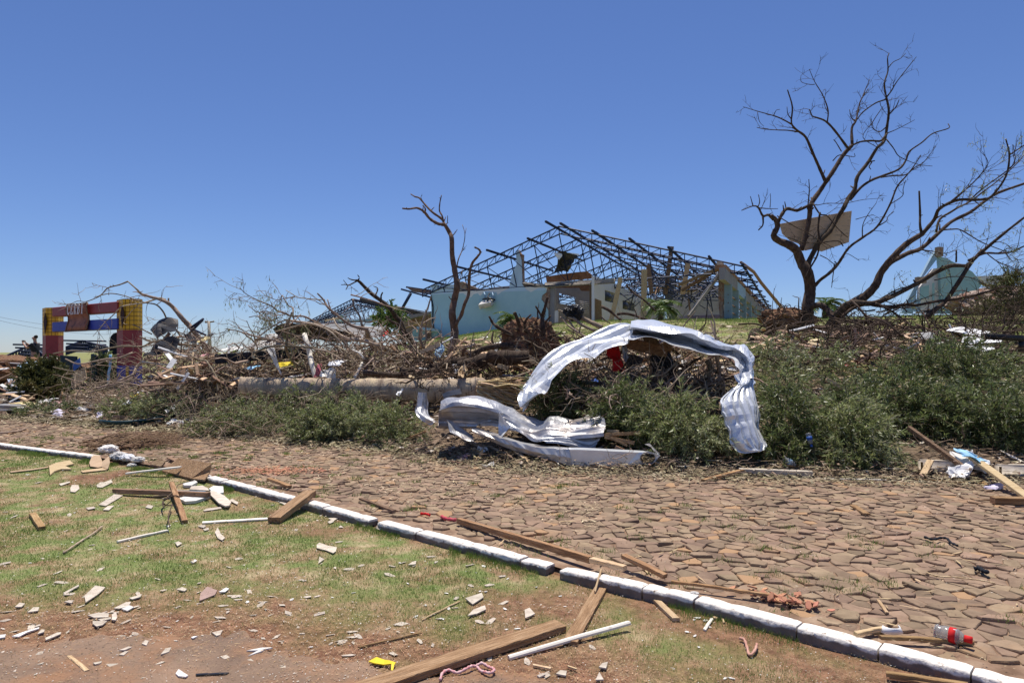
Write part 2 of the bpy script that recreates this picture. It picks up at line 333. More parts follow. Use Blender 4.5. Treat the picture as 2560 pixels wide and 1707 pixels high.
M['glassclear'] = mat('clear_plastic', [(.6, .62, .64), (.7, .72, .74)], 20, .15, spec=.8)
# ============================================================ SETTING
def sheet(name, xs, ys_of, hf, material, kind='structure'):
    G_ = np.zeros((len(ys_of(xs[0])), len(xs), 3))
    for c, x in enumerate(xs):
        ys = np.asarray(ys_of(x)); G_[:, c, 0] = x; G_[:, c, 1] = ys; G_[:, c, 2] = hf(np.full(len(ys), x), ys)
    b = MB(); b.grid(G_); o = b.build(name, material, origin=Vector((0, 0, 0))); tag(o, kind=kind); return o
def pathedge(x): return 3.98+.10*np.sin(x*2.1)+.30*(fbm(x*3, x*0+2, 31)-.5)+.22*(fbm(x*13, x*0+7, 33)-.5)-.55*sstep(-1.6, .6, x)-.6*sstep(.3, .9, x)
def bare(X, Y):
    """0 where soil is bare, 1 in full turf"""
    g = sstep(.30, .50, fbm(X*1.1, Y*1.1, 41))
    edge = sstep(.0, .12+.38*fbm(X*2, Y*2, 55), YK(X)-Y+.2*(fbm(X*5, Y*5, 44)-.5))
    pth = sstep(-.05, 1.0, Y-pathedge(X)-.5*(fbm(X*3, Y*3, 61)))
    right = 1-.85*sstep(.2, 1.1, X)*sstep(.0, .5, .95-(YK(X)-Y))
    return g*edge*pth*right
def soilattr(o, f):
    n = len(o.data.vertices); co = np.empty(n*3); o.data.vertices.foreach_get('co', co); co = co.reshape(-1, 3)
    a = o.data.attributes.new('soil', 'FLOAT', 'POINT'); a.data.foreach_set('value', np.clip(f(co[:, 0], co[:, 1]), 0, 1).astype(np.float32))
xs = np.unique(np.concatenate([np.linspace(-60, -20, 20), np.linspace(-20, -10, 40), np.linspace(-10, 4, 380), np.linspace(4, 60, 30)]))
lawn = sheet('lawn', xs, lambda x: np.linspace(min(-8, YK(x)-1), YK(x)+.06, 260), HL, M['lawn'])
soilattr(lawn, lambda X, Y: (1-bare(X, Y))*(.55+.7*fbm(X*6, Y*6, 47)))
lawn['label'] = 'trampled lawn with bare soil patches in front of the whitewashed kerb'
road = sheet('road', xs, lambda x: np.linspace(YK(x)-.02, YF(x)+.05, 40), lambda x, y: -.020+.014*(fbm(x*4, y*4, 21)-.5), M['roadsoil'])
road['label'] = 'road paved with irregular brown basalt cobblestones'
tt = np.concatenate([np.linspace(0, 14, 90), np.linspace(14.3, 40, 60), [45, 55, 80, 150, 400, 1500]])
xs2 = np.unique(np.concatenate([[-1500, -500, -200, -100], np.linspace(-60, -20, 40), np.linspace(-20, 22, 220), np.linspace(22, 60, 20), [100, 200, 500, 1500]]))
bank = sheet('grass_bank', xs2, lambda x: YF(x)+tt, HB, M['bank'])
soilattr(bank, lambda X, Y: (1-sstep(2.5, 9, Y-YF(X)+3*(fbm(X*.8, Y*.8, 18)-.5)))*.95+.5*(1-sstep(.35, .5, fbm(X*.9, Y*.9, 19))))
bank['label'] = 'grassy bank rising from the road to the ruined buildings'
# dirt path in the near left corner of the lawn, a thin sheet over the lawn with a ragged edge
px_ = np.linspace(-9, .9, 620)
pth = sheet('path', px_, lambda x: np.linspace(-3, float(pathedge(np.array([x]))[0]), 60), lambda x, y: HL(x, y)+.006+.004*fbm(x*9, y*9, 4), M['path'])
pth['label'] = 'bare reddish brown dirt path in the bottom left corner'

# ---- cobblestones (Voronoi cells of a jittered grid, each its own tilted block)
def clip_poly(poly, mid, nrm):
    out = []
    for i in range(len(poly)):
        a, b = poly[i], poly[(i+1) % len(poly)]
        da = (a[0]-mid[0])*nrm[0]+(a[1]-mid[1])*nrm[1]; db = (b[0]-mid[0])*nrm[0]+(b[1]-mid[1])*nrm[1]
        if da <= 0: out.append(a)
        if (da < 0 < db) or (db < 0 < da):
            t = da/(da-db); out.append((a[0]+(b[0]-a[0])*t, a[1]+(b[1]-a[1])*t))
    return out
sp = .124; rot = math.radians(-36); cr_, sr_ = math.cos(rot), math.sin(rot)
sites = {}
for i in range(-130, 130):
    for j in range(-130, 130):
        u = (i+.5*(j % 2)+U(-.42, .42))*sp*1.12; v = (j+U(-.38, .38))*sp*.86
        x = u*cr_-v*sr_; y = 8+u*sr_+v*cr_
        if y < 1.5 or y > 26: continue
        px = CX+x/y*F
        if px < -260 or px > 2900: continue
        if y < YK(x)-.3 or y > YF(x)+.3: continue
        if random.random() < .07: continue
        sites[(i, j)] = (x, y)
def cobble_mesh(mb, poly, z0, tilt):
    n = len(poly); cx = sum(p[0] for p in poly)/n; cy = sum(p[1] for p in poly)/n
    out = []
    for ins, dz in ((0.0, -.07), (0.0, -.009), (.004, -.002), (.014, 0)):
        for p in poly:
            d = math.hypot(p[0]-cx, p[1]-cy); k = max(.3, (d-ins)/d)
            x = cx+(p[0]-cx)*k; y = cy+(p[1]-cy)*k
            out.append((x, y, z0+dz+(tilt[0]*(x-cx)+tilt[1]*(y-cy) if dz > -.05 else 0)))
    q = []
    for r in range(3):
        for a in range(n): b = (a+1) % n; q.append((r*n+a, r*n+b, (r+1)*n+b, (r+1)*n+a))
    out.append((cx, cy, z0+U(0, .005)))
    t = [(3*n+a, 3*n+(a+1) % n, 4*n) for a in range(n)]
    mb.add(out, q, t)
cob = []
for (i, j), (x, y) in sites.items():
    if y < YK(x)+.06 or y > YF(x)+.1: continue
    poly = [(x-.3, y-.3), (x+.3, y-.3), (x+.3, y+.3), (x-.3, y+.3)]
    for di in range(-2, 3):
        for dj in range(-2, 3):
            s2 = sites.get((i+di, j+dj))
            if not s2 or (di == 0 and dj == 0): continue
            nx, ny = s2[0]-x, s2[1]-y; L = math.hypot(nx, ny)
            if L > .5: continue
            g = U(.0015, .006)
            poly = clip_poly(poly, (x+nx/2-nx/L*g, y+ny/2-ny/L*g), (nx/L, ny/L))
    if len(poly) < 3: continue
    pp = []
    for k_, p in enumerate(poly):      # drop near-duplicate corners, rough up the rest
        if pp and math.hypot(p[0]-pp[-1][0], p[1]-pp[-1][1]) < .02: continue
        pp.append((p[0]+U(-.008, .008), p[1]+U(-.008, .008)))
        q_ = poly[(k_+1) % len(poly)]; eL = math.hypot(q_[0]-p[0], q_[1]-p[1])
        if eL > .06: pp.append(((p[0]+q_[0])/2+U(-.008, .008), (p[1]+q_[1])/2+U(-.008, .008)))
    if len(pp) < 3: continue
    edge = y-YK(x)
    cob.append((math.hypot(x, y), pp, U(-.016, .004)-(.018 if edge < .25 else 0), (random.gauss(0, .065), random.gauss(0, .065))))
cob.sort(key=lambda c: c[0])
vis = [c for c in cob if all(-20 < CX+p[0]/p[1]*F < 2580 and HY+CAMZ/p[1]*F < 1740 for p in c[1])]
near_ids = set(id(c) for c in vis[:300])
WLOC[road.name] = Vector((0, 0, 0))
big = MB()
for c in cob:
    if id(c) in near_ids:
        b = MB(); cobble_mesh(b, c[1], c[2], c[3]); b.build('cobblestone', M['stone'], road, smooth=False)
    else: cobble_mesh(big, c[1], c[2], c[3])
o = big.build('cobblestones', M['stone'], road, smooth=False); tag(o, kind='stuff')
# ---- kerb
kerb_base = MB()
ks = np.linspace(-16, 3.6, 60)
kerb_base.grid(np.array([[(x, YK(x)-.16, -.10) for x in ks], [(x, YK(x)+.03, -.035) for x in ks]]))
kerb = kerb_base.build('kerb', M['soil'], origin=Vector((0, 0, 0))); tag(kerb, 'broken whitewashed stone kerb between the lawn and the cobbled road', None, None, 'structure'); WLOC[kerb.name] = Vector((0, 0, 0))
def kpt(px):
    lo, hi = -16., 6.
    for _ in range(50):
        x = (lo+hi)/2
        if CX+x/YK(x)*F < px: lo = x
        else: hi = x
    return np.array([lo, float(YK(lo))])
joints = [(-330, -160), (-158, -52), (-50, 36), (38, 168), (170, 252), (466, 532), (536, 572), (575, 643), (645, 742), (744, 828), (830, 946), (968, 1062), (1064, 1222), (1224, 1322), (1325, 1388), (1420, 1508), (1510, 1622), (1625, 1748), (1757, 2006), (2010, 2206), (2211, 2434), (2439, 2700), (2705, 3000)]
def kerb_stone(a, b):
    A, B = kpt(a), kpt(b); d = B-A; L = np.linalg.norm(d); d /= L; nn = np.array([d[1], -d[0]])
    if nn[1] > 0: nn = -nn     # towards the lawn
    k = max(3, int(L/.03)); mb = MB(); rows = []
    prof = [(.116, -.16), (.115, -.03), (.112, .002), (.103, .010), (.008, .010), (.001, .004), (-.002, -.12)]
    chip = U(0, L); off = U(-.006, .006); lift = U(-.004, .004); sd = random.randint(0, 999)
    for i in range(k+1):
        t = i/k; e = min(t, 1-t)*L; rnd = .006*math.exp(-e/.010)+(.007*math.exp(-((t*L-chip)/.04)**2))
        c = A+d*L*t; row = []
        for j, (u, z) in enumerate(prof):
            nz = (vnoise(np.array([t*L*16+sd]), np.array([j*1.3]))[0]-.5)*.008+(vnoise(np.array([t*L*45+sd]), np.array([j*2.3]))[0]-.5)*.009
            row.append((c[0]+nn[0]*(u*(1-rnd*4)+off+nz), c[1]+nn[1]*(u*(1-rnd*4)+off+nz), z-rnd*(1 if z > 0 else .2)+lift+nz*.5))
        rows.append(row)
    mb.grid(np.array(rows)); n = len(prof)
    for r, s_ in ((0, 1), (k, -1)):
        cc = np.mean(np.array(rows[r]), 0); base = mb.n
        V = [tuple(p) for p in rows[r]]+[tuple(cc)]
        mb.add(V, None, [(n, j, j+1) if s_ > 0 else (n, j+1, j) for j in range(n-1)]+[(n, n-1, 0)])
    mb.build('kerb_stone', M['kerb'], kerb)
for a, b in joints: kerb_stone(a, b)
# far kerb at the right, mostly buried
for a, b in (((2298, 1172), (2390, 1174)), ((2492, 1184), (2640, 1186))):
    A = G(*a); B = G(*b); m_ = MB(); m_.bar(A+Vector((0, 0, .02)), B+Vector((0, 0, .02)), .13, .2, bev=.02)
    o = m_.build('kerb_stone', M['cement'], kerb); o['label'] = 'unpainted grey kerb stone'

# ---- grass blades
def blades(name, n, region, hmin, hmax, wid, material, lean=.5, dens=None, parent=None, seed=1, label=None, flat=False):
    r = np.random.default_rng(seed); X, Y = region(r, n)
    if dens is not None:
        k = r.random(len(X)) < dens(X, Y); X = X[k]; Y = Y[k]
    n = len(X); Z = H(X, Y); hh = r.uniform(hmin, hmax, n)*(.4+1.2*fbm(X*1.5, Y*1.5, 12)); a = r.uniform(0, 2*math.pi, n)
    ww = wid*(.6+r.random(n)*.8)*np.clip(Y/5, .8, 2.2)
    la = r.uniform(0, 2*math.pi, n); ln = r.uniform(.2, 1, n)*lean*hh
    if flat: hh = hh*.25; ln = r.uniform(.8, 2.6, n)*hh*4*lean
    B1 = np.stack([X-np.cos(a)*ww, Y-np.sin(a)*ww, Z-.004], 1); B2 = np.stack([X+np.cos(a)*ww, Y+np.sin(a)*ww, Z-.004], 1)
    T_ = np.stack([X+np.cos(la)*ln, Y+np.sin(la)*ln, Z+hh], 1)
    V = np.stack([B1, B2, T_], 1).reshape(-1, 3)
    mb = MB(); mb.add(V, None, np.arange(3*n).reshape(-1, 3))
    o = mb.build(name, material, parent, smooth=False, origin=Vector((0, 0, 0))); tag(o, label, None, None, 'stuff'); return o
def reg_near(r, n):
    # more samples close to the camera
    Y = 2.5+(r.random(n)**1.5)*11; u = r.uniform(-.80, .80, n); X = u*Y
    k = (Y < YK(X)-.04); return X[k], Y[k]
gr = blades('lawn_grass', 700000, reg_near, .008, .028, .0019, M['grass'], .9, lambda X, Y: .03+.97*bare(X, Y)*(.42+.58*sstep(.36, .60, fbm(X*2.3+5, Y*2.3, 77))), seed=3, label='short green lawn grass with thin patches')
tag(gr, None, 'grass')
def dstraw(X, Y): return np.where(Y < pathedge(X), .35*sstep(-1.0, .1, Y-pathedge(X)), .9)*(.3+.7*fbm(X*2, Y*2, 91))
st = blades('dry_grass', 330000, reg_near, .010, .03, .0018, M['straw'], 1.0, dstraw, seed=5, label='dead straw coloured grass blades lying between the green tufts', flat=True)
tag(st, None, 'dry grass')
# longer tufts along the kerb foot and random
def reg_kerb(r, n):
    X = r.uniform(-9, 2.6, n); Y = YK(X)-.14-np.abs(r.normal(0, .10, n)); k = fbm(X*2.5, Y*0, 8) > .56; return X[k], Y[k]
o = blades('kerb_grass', 26000, reg_kerb, .02, .055, .0020, M['grass'], .8, seed=8, label='longer grass tufts growing along the foot of the kerb'); tag(o, None, 'grass')
def reg_bank(r, n):
    X = r.uniform(-16, 26, n); Y = YF(X)+.1+28*r.random(n)**1.3; k = np.abs(X/Y) < .82; return X[k], Y[k]
o = blades('bank_grass', 330000, reg_bank, .04, .10, .0035, M['grass'], .8, lambda X, Y: (.15+.85*sstep(.40, .55, fbm(X*.6, Y*.6, 13)))*sstep(4, 9, Y-YF(X)), seed=11, label='green grass covering the bank below the ruined building'); tag(o, None, 'grass')

def reg_road(r, n):
    cx = r.uniform(-9, 7, 240); cy = YK(cx)+r.random(240)**1.5*3.5; i = r.integers(0, 240, n); X = cx[i]+r.normal(0, .045, n); Y = cy[i]+r.normal(0, .04, n); k = (Y > YK(X)+.05) & (Y < YF(X)); return X[k], Y[k]
o = blades('weeds', 9000, reg_road, .015, .045, .0022, M['grass'], .9, seed=21, label='small weeds growing in the joints between the cobblestones'); tag(o, None, 'weeds')
# ============================================================ TREES AND BRANCHES
def smooth_path(pts, rads, sub=3, wig=.0):
    Pp = catmull(pts, sub); n = len(Pp)
    R = np.interp(np.linspace(0, len(rads)-1, n), np.arange(len(rads)), rads)
    if wig > 0:
        Pp[1:-1] += RNG.normal(0, wig, (n-2, 3))
    return Pp, R
class Frame:
    def __init__(s, ox, oy, k): s.ox, s.oy, s.k = ox, oy, k
    def __call__(s, x, y): return s.ox+x/s.k, s.oy+y/s.k
Z7 = Frame(1800, 120, 2.2395); Z3 = Frame(980, 460, 3.919); Z2 = Frame(500, 640, 3.92); Z1 = Frame(0, 680, 3.92); Z5 = Frame(1000, 760, 3.36); Z6 = Frame(1500, 760, 3.563); Z8 = Frame(1860, 700, 2.8)
ZB = Frame(1300, 530, 3.36); ZI = Frame(1340, 620, 6.533); ZR = Frame(1740, 600, 7.127); ZG = Frame(60, 720, 5.6); ZL = Frame(0, 780, 5.6); ZN = Frame(2200, 580, 6.533); ZM = Frame(340, 760, 7.84)
def limb_path(fr, pts, Y0, Y1, w0, w1, sub=3, wob=.25):
    n = len(pts); out = []; rr = []
    ph = U(0, 6)
    for i, p in enumerate(pts):
        t = i/max(1, n-1); Y = Y0+(Y1-Y0)*t+(wob*math.sin(ph+2.5*i)*.3 if 0 < i < n-1 else 0)
        x, y = fr(*p); out.append(P(x, y, Y)); rr.append((w0+(w1-w0)*t)*.5*Y/F)
    return smooth_path(out, rr, sub)
def knots(Pp, R, amt=.14):
    return R*(1+RNG.uniform(-amt, amt, len(R)))
def add_twigs(mb, Pp, R, n, L0, depth=2, t0=.25, up=.25, dirn=None, k=3, rmin=.004, curl=.25, spread=.9, leaves=None):
    """side shoots along a path, recursive"""
    m = len(Pp)
    for _ in range(n):
        t = U(t0, 1); i = min(m-2, int(t*(m-1))); b = Pp[i]+(Pp[i+1]-Pp[i])*U(0, 1)
        tg = Pp[i+1]-Pp[i]; tg = tg/(np.linalg.norm(tg)+1e-9)
        d = RNG.normal(0, 1, 3); d -= d.dot(tg)*tg; d /= np.linalg.norm(d)+1e-9
        d = tg*U(.4, 1)+d*spread; d[2] += up; 
        if dirn is not None: d = d+np.array(dirn)
        d /= np.linalg.norm(d)
        L = L0*U(.35, 1); ns = 5; q = [b]; dd = d.copy()
        for s_ in range(ns):
            dd = dd+RNG.normal(0, curl, 3)*.7; dd[2] += up*.08; dd /= np.linalg.norm(dd); q.append(q[-1]+dd*L/ns)
        r0 = min(R[i]*.6, .006+L*.011); q = np.array(q); rr = np.linspace(max(r0, rmin*1.3), rmin*.55, ns+1)
        mb.tube(q, rr, k, cap=False)
        if leaves is not None and depth <= 1: leaves.append(q)
        if depth > 1: add_twigs(mb, q, rr, random.randint(2, 4), L*.6, depth-1, .2, up, dirn, k, rmin, curl, spread, leaves)

def leaf_mesh(points, dirs, size, width, jit, droop=0.0, double=True):
    """two-triangle pointed leaves at points along dirs"""
    n = len(points); L = size*(.6+.7*RNG.random(n)); W = width*(.6+.8*RNG.random(n))
    d = dirs+RNG.normal(0, jit, (n, 3)); d[:, 2] -= droop; d /= np.linalg.norm(d, axis=1, keepdims=True)+1e-9
    s = np.cross(d, RNG.normal(0, 1, (n, 3))); s /= np.linalg.norm(s, axis=1, keepdims=True)+1e-9
    A = points; B = points+d*L[:, None]*.45+s*W[:, None]; E = points+d*L[:, None]*.45-s*W[:, None]; T = points+d*L[:, None]
    V = np.stack([A, B, T, E], 1).reshape(-1, 3)
    return V, np.arange(4*n).reshape(-1, 4)

# ---------- big tree on the right, trunk standing
TY = 22.4
def traced_tree(root, trunk, limbs, twigs_n, bark, twigmat, L0=1.1, up=.25, leafset=None, name_limb='branch', dirn=None, depth=2, rmin=.0055):
    fr, pts, y0, y1, w0, w1 = trunk
    Pp, R = limb_path(fr, pts, y0, y1, w0, w1, 4); mb = MB(); mb.tube(Pp, knots(Pp, R, .07), 12); mb.build('trunk', bark, root)
    tw = MB()
    for lb in limbs:
        fr, pts, y0, y1, w0, w1 = lb[:6]; nt_ = lb[6] if len(lb) > 6 else twigs_n
        Pp, R = limb_path(fr, pts, y0, y1, w0, w1, 4); mb = MB(); mb.tube(Pp, knots(Pp, R, .10), 8 if w0 > 5 else 6)
        for _ in range(int(len(Pp)/7)):      # short snapped stubs
            i = random.randrange(1, len(Pp)-1); d = RNG.normal(0, 1, 3); d[2] = abs(d[2]); d /= np.linalg.norm(d)
            mb.tube([Pp[i], Pp[i]+d*R[i]*U(2, 5)], [R[i]*.5, R[i]*.3], 5)
        mb.build(name_limb, bark, root)
        add_twigs(tw, Pp, R, nt_, L0, depth, .2, up, dirn, rmin=rmin, leaves=leafset)
    if tw.n:
        o = tw.build('twigs', twigmat, root); tag(o, kind='stuff')
T_ = lambda *a: list(a)
rt = thing('bare_tree', 'tall leafless dark tree standing on the bank with a brown board caught in its crown', 'tree', G(2010, 838))
RT = [
 (Z7, [(300,960),(270,935),(240,940),(215,895),(185,885),(120,910)], TY-.3, TY-1.0, 8, 2, 2),
 (Z7, [(240,940),(240,990),(215,1020)], TY-.5, TY-.7, 5, 3, 0), (Z7, [(185,885),(170,830)], TY-.9, TY-1, 3, 1.5, 0), (Z7, [(213,890),(222,860),(215,820)], TY-.8, TY-1, 3, 1.5, 0),
 (Z7, [(215,895),(270,900),(325,900)], TY-.8, TY-.9, 3, 1.5, 1), (Z7, [(280,895),(283,850),(282,815)], TY-.8, TY-.9, 2, 1.2, 0),
 (Z7, [(318,990),(345,935),(375,900),(430,910),(480,890),(515,875)], TY-.2, TY, 9, 7, 1), (Z7, [(370,900),(362,860)], TY, TY, 3, 2, 0),
 (Z7, [(455,1130),(475,1060),(500,950),(510,875),(560,800),(600,740),(640,680),(690,600),(740,545)], TY, TY+.4, 14, 9, 5),
 (Z7, [(740,545),(738,450),(760,410),(775,340),(790,290),(830,230)], TY+.4, TY+1.3, 7, 2, 7), (Z7, [(800,270),(815,230),(840,175)], TY+1.2, TY+1.4, 3, 1.3, 3), (Z7, [(758,410),(735,390),(725,345)], TY+.6, TY+.4, 3, 1.5, 3),
 (Z7, [(715,560),(640,460),(590,410),(540,390),(515,380),(502,345)], TY+.3, TY-.9, 6, 2.5, 4), (Z7, [(600,420),(605,350),(575,265),(530,190),(500,120)], TY-.5, TY-1.2, 4, 1.3, 6), (Z7, [(530,205),(500,205),(455,190),(453,155)], TY-1.1, TY-1.3, 2, 1, 2),
 (Z7, [(740,545),(790,525),(850,520),(900,520),(935,480)], TY+.4, TY+.9, 5, 5, 3),
 (Z7, [(592,752),(560,680),(520,590),(480,500),(430,460),(400,420),(405,330),(378,235)], TY+.1, TY-1.2, 8, 3, 4), (Z7, [(405,430),(350,400),(300,380),(210,355),(130,330)], TY-.7, TY-1.6, 4, 1.2, 3),
 (Z7, [(435,470),(380,462),(320,460),(250,455),(205,445)], TY-.6, TY-.2, 3.5, 1.5, 3), (Z7, [(300,380),(315,350),(335,345)], TY-1, TY-1, 2, 1.3, 0), (Z7, [(210,360),(220,410),(245,440)], TY-1.2, TY-1.2, 1.8, 1, 0), (Z7, [(400,400),(380,370),(375,330)], TY-.8, TY-.9, 3, 1.5, 0),
 (Z7, [(475,1250),(500,1190),(560,1080),(610,1030),(650,960),(690,900),(720,840),(755,790),(770,720),(830,640),(880,560),(920,520),(935,440),(945,350),(930,270),(920,200),(940,130),(938,60),(947,30)], TY+.1, TY+2.0, 15, 2, 7),
 (Z7, [(925,290),(870,310),(800,360),(765,405)], TY+1.5, TY+1, 4, 2.5, 4), (Z7, [(930,280),(960,240),(990,190),(1060,100),(1100,50)], TY+1.5, TY+1.1, 4, 1.2, 5), (Z7, [(940,115),(970,80),(1010,60),(1040,30)], TY+1.8, TY+2, 2.5, 1.1, 2),
 (Z7, [(945,375),(985,330),(1003,290)], TY+1.3, TY+1.1, 3.5, 2, 2), (Z7, [(935,440),(890,470),(850,430),(910,330)], TY+1.2, TY+1.4, 3, 1.3, 3), (Z7, [(930,480),(980,460),(1040,430),(1090,403)], TY+1.2, TY+.7, 2.5, 1, 3), (Z7, [(885,560),(800,500),(850,420),(910,330)], TY+1, TY+1.5, 2, 1, 3),
 (Z7, [(930,510),(970,560),(1000,605),(1060,635),(1120,655),(1190,662)], TY+1, TY+.2, 3, 1.1, 4),
 (Z7, [(730,850),(790,780),(850,740),(900,720),(1000,680),(1040,630),(1060,580),(1130,530),(1190,480),(1280,450),(1277,425)], TY+.8, TY+2.2, 7, 2, 4), (Z7, [(900,725),(970,715),(1040,710),(1090,670),(1130,650),(1165,610),(1210,550)], TY+1.2, TY+1, 4, 1.3, 4),
 (Z7, [(850,640),(835,665),(845,680)], TY+.9, TY+.9, 3, 2, 0), (Z7, [(680,580),(650,530),(637,515)], TY+.2, TY-.2, 3, 2, 1), (Z7, [(632,632),(670,600),(750,610),(752,590)], TY+.2, TY-.4, 3, 1.2, 1),
 (Z7, [(520,1345),(560,1300),(610,1262),(660,1210),(720,1120),(800,1060),(880,1000),(950,880),(990,780),(1040,720),(1080,670),(1125,600)], TY-.1, TY-2.2, 9, 2.2, 4), (Z7, [(880,1000),(930,970),(940,945),(975,915)], TY-1.2, TY-1.5, 3, 1.5, 1),
 (Z7, [(797,1060),(800,990),(830,930),(875,868)], TY-1, TY-1.5, 2.8, 1.2, 3), (Z7, [(945,880),(1020,830),(1025,790),(1040,740)], TY-1.7, TY-1.9, 2.5, 1.2, 2), (Z7, [(760,960),(830,940),(860,935)], TY-1, TY-1, 2, 1.5, 2),
 (Z7, [(520,870),(560,930),(600,940),(650,1000),(690,1040),(715,1060)], TY-.4, TY-1, 4, 2, 3), (Z7, [(560,920),(550,1000),(555,1080),(545,1160),(500,1240),(480,1290)], TY-.6, TY-.5, 5, 4, 4), (Z7, [(690,1110),(660,1080),(560,1090),(470,1090),(380,1060)], TY-1, TY-.9, 3, 2, 4),
 (Z7, [(320,940),(420,1000),(480,1030),(560,1080),(640,1120)], TY-.7, TY-1.3, 3, 1.5, 4), (Z7, [(560,1160),(600,1180),(650,1210),(700,1150),(780,1190)], TY-.8, TY-1, 2.5, 1.3, 4), (Z7, [(640,1210),(632,1280),(625,1340)], TY-.8, TY-1, 3, 1.2, 2), (Z7, [(490,905),(500,800),(497,735)], TY-.1, TY-.3, 3.5, 1.8, 2), (Z7, [(515,870),(545,880),(600,870),(700,870),(800,850),(920,840)], TY-.1, TY-1.2, 2.5, 1, 6),
]
traced_tree(rt, (Z7, [(470,1620),(485,1568),(492,1450),(505,1350),(490,1260),(455,1200),(425,1130),(380,1100),(330,1080),(300,1050),(322,1000),(310,960),(285,938)], TY-.1, TY-.4, 34, 9), RT, 4, M['bark'], M['twigdark'], .8)
# board caught in the crown
brd = MB(); cr = [Z7(335, 985), Z7(520, 950), Z7(738, 912), Z7(730, 1000), Z7(722, 1088), Z7(640, 1115), Z7(570, 1140), (1800+520/2.2395, 120+1125/2.2395), Z7(478, 1135), Z7(440, 1095), Z7(395, 1080), Z7(350, 1040)]
brd.prism([P(x, y, TY+.45+(x-2050)*.004) for x, y in cr], Vector((-.004, .03, .004)))
o = brd.build('board', mat('brown_board', [(.58, .40, .235), (.72, .52, .32)], 3, .8, stretch=(1, 1, 5), noise2=((.26, .18, .12), 3, .5, .75)), smooth=False)
tag(o, 'large brown sheet of board wedged high among the branches of the tall bare tree', 'board')
# ---------- leaning tree at the right
lt = thing('leaning_tree', 'dark tree leaning far to the right with sparse drooping leaves on its outer twigs', 'tree', G(2085, 850))
LY = 21.2; lv = []
LT = [
 (Z7, [(1130,1045),(1120,990),(1120,920),(1115,800)], LY-.9, LY-1, 7, 4.5, 0), (Z7, [(1130,1045),(1200,960),(1220,910),(1260,880),(1340,850),(1450,850),(1520,830),(1600,720),(1620,600),(1600,510)], LY-1, LY-2.3, 10, 3.5, 9),
 (Z7, [(880,1300),(920,1240),(960,1200),(1050,1150),(1130,1120),(1230,1030),(1300,970),(1400,920),(1480,860),(1560,810),(1702,760),(1800,720)], LY-.3, LY+.8, 13, 5, 9),
 (Z7, [(1210,1030),(1230,960),(1290,920),(1340,890),(1400,860),(1480,800),(1560,740),(1660,650),(1702,600)], LY+.3, LY+1.2, 6, 2, 8), (Z7, [(1240,1020),(1300,1015),(1350,1020),(1450,1080),(1520,1110),(1600,1140)], LY-.2, LY-.8, 4, 2, 5),
 (Z7, [(1620,600),(1680,560),(1740,520)], LY-2.2, LY-2.4, 4, 2, 5), (Z7, [(1300,860),(1380,790),(1450,720),(1500,650),(1470,580)], LY-1.5, LY-2.2, 4, 1.3, 9), (Z7, [(1400,850),(1480,780),(1590,700),(1650,640),(1640,540)], LY-1.6, LY-2, 4, 1.5, 9),
 (Z7, [(650,1500),(720,1430),(850,1430),(940,1400),(1100,1320),(1200,1260),(1290,1220),(1380,1220)], LY-.6, LY-1.5, 15, 9, 3), (Z7, [(1380,1220),(1480,1130),(1600,1030),(1702,950),(1790,880)], LY-1.4, LY-1.8, 9, 4, 9),
 (Z7, [(1150,1510),(1210,1460),(1260,1420),(1330,1320),(1400,1210),(1470,1130)], LY-1.6, LY-1.5, 13, 8, 4), (Z7, [(640,1545),(700,1490),(760,1450),(850,1430)], LY-.6, LY-.4, 10, 7, 0),
 (Z7, [(850,1435),(950,1450),(1040,1436),(1100,1440),(1200,1420),(1350,1400),(1480,1370),(1600,1330)], LY-.8, LY-1.8, 10, 4, 7), (Z7, [(1110,1318),(1060,1335),(1000,1350),(940,1380),(890,1410)], LY-1.2, LY-.8, 4, 3.5, 1), (Z7, [(1390,1190),(1480,1150),(1560,1150),(1640,1140),(1702,1110),(1800,1080)], LY-1.5, LY-2, 6, 3, 9),
 (Z7, [(870,1430),(920,1450),(1000,1500),(1050,1540)], LY-1, LY-1.4, 7, 4, 2), (Z7, [(1200,1300),(1300,1280),(1420,1290),(1520,1340),(1650,1330)], LY-1.7, LY-2.3, 3, 1.3, 8), (Z7, [(1130,1130),(1200,1140),(1260,1150),(1330,1130)], LY-.3, LY-.4, 3, 1.5, 3), (Z7, [(1323,1130),(1323,1170),(1322,1200)], LY-.6, LY-.6, 4, 4, 0),
 (Z7, [(1480,1140),(1560,1200),(1640,1230),(1720,1300)], LY-1.7, LY-2.3, 3, 1.3, 8),
]
traced_tree(lt, (Z7, [(600,1600),(640,1520),(700,1455),(800,1400),(870,1330),(900,1260),(960,1180),(1040,1100),(1130,1042)], LY, LY-1, 26, 12), LT, 4, M['bark'], M['twigdark'], 1.2, up=.12, leafset=lv, dirn=(.35, 0, .15))
lp = []
for q in lv:
    if q[0][0] > 8.5 and random.random() < .6:
        for _ in range(9): lp.append(q[random.randrange(1, len(q))]+RNG.normal(0, .04, 3))
lp = np.array(lp); V, Q = leaf_mesh(lp, np.tile([.1, 0, -.5], (len(lp), 1)), .10, .009, .5, .2); mb = MB(); mb.add(V, Q)
o = mb.build('leaves', M['leaf'], lt, smooth=False); tag(o, kind='stuff')
# thick connecting root/log between the two trees
def log(name, fr, pts, y0, y1, w0, w1, m, label, cat='log', sub=4, k=12, group=None, wig=.08):
    Pp, R = limb_path(fr, pts, y0, y1, w0, w1, sub); mb = MB(); mb.tube(Pp, knots(Pp, R, wig), k); o = mb.build(name, m); tag(o, label, cat, group); return o
log('log', Z7, [(515,1445),(560,1440),(600,1465),(625,1500),(650,1530)], 21.6, 20.8, 14, 16, M['bark'], 'short curved dark limb joining the tall bare tree and the leaning tree')
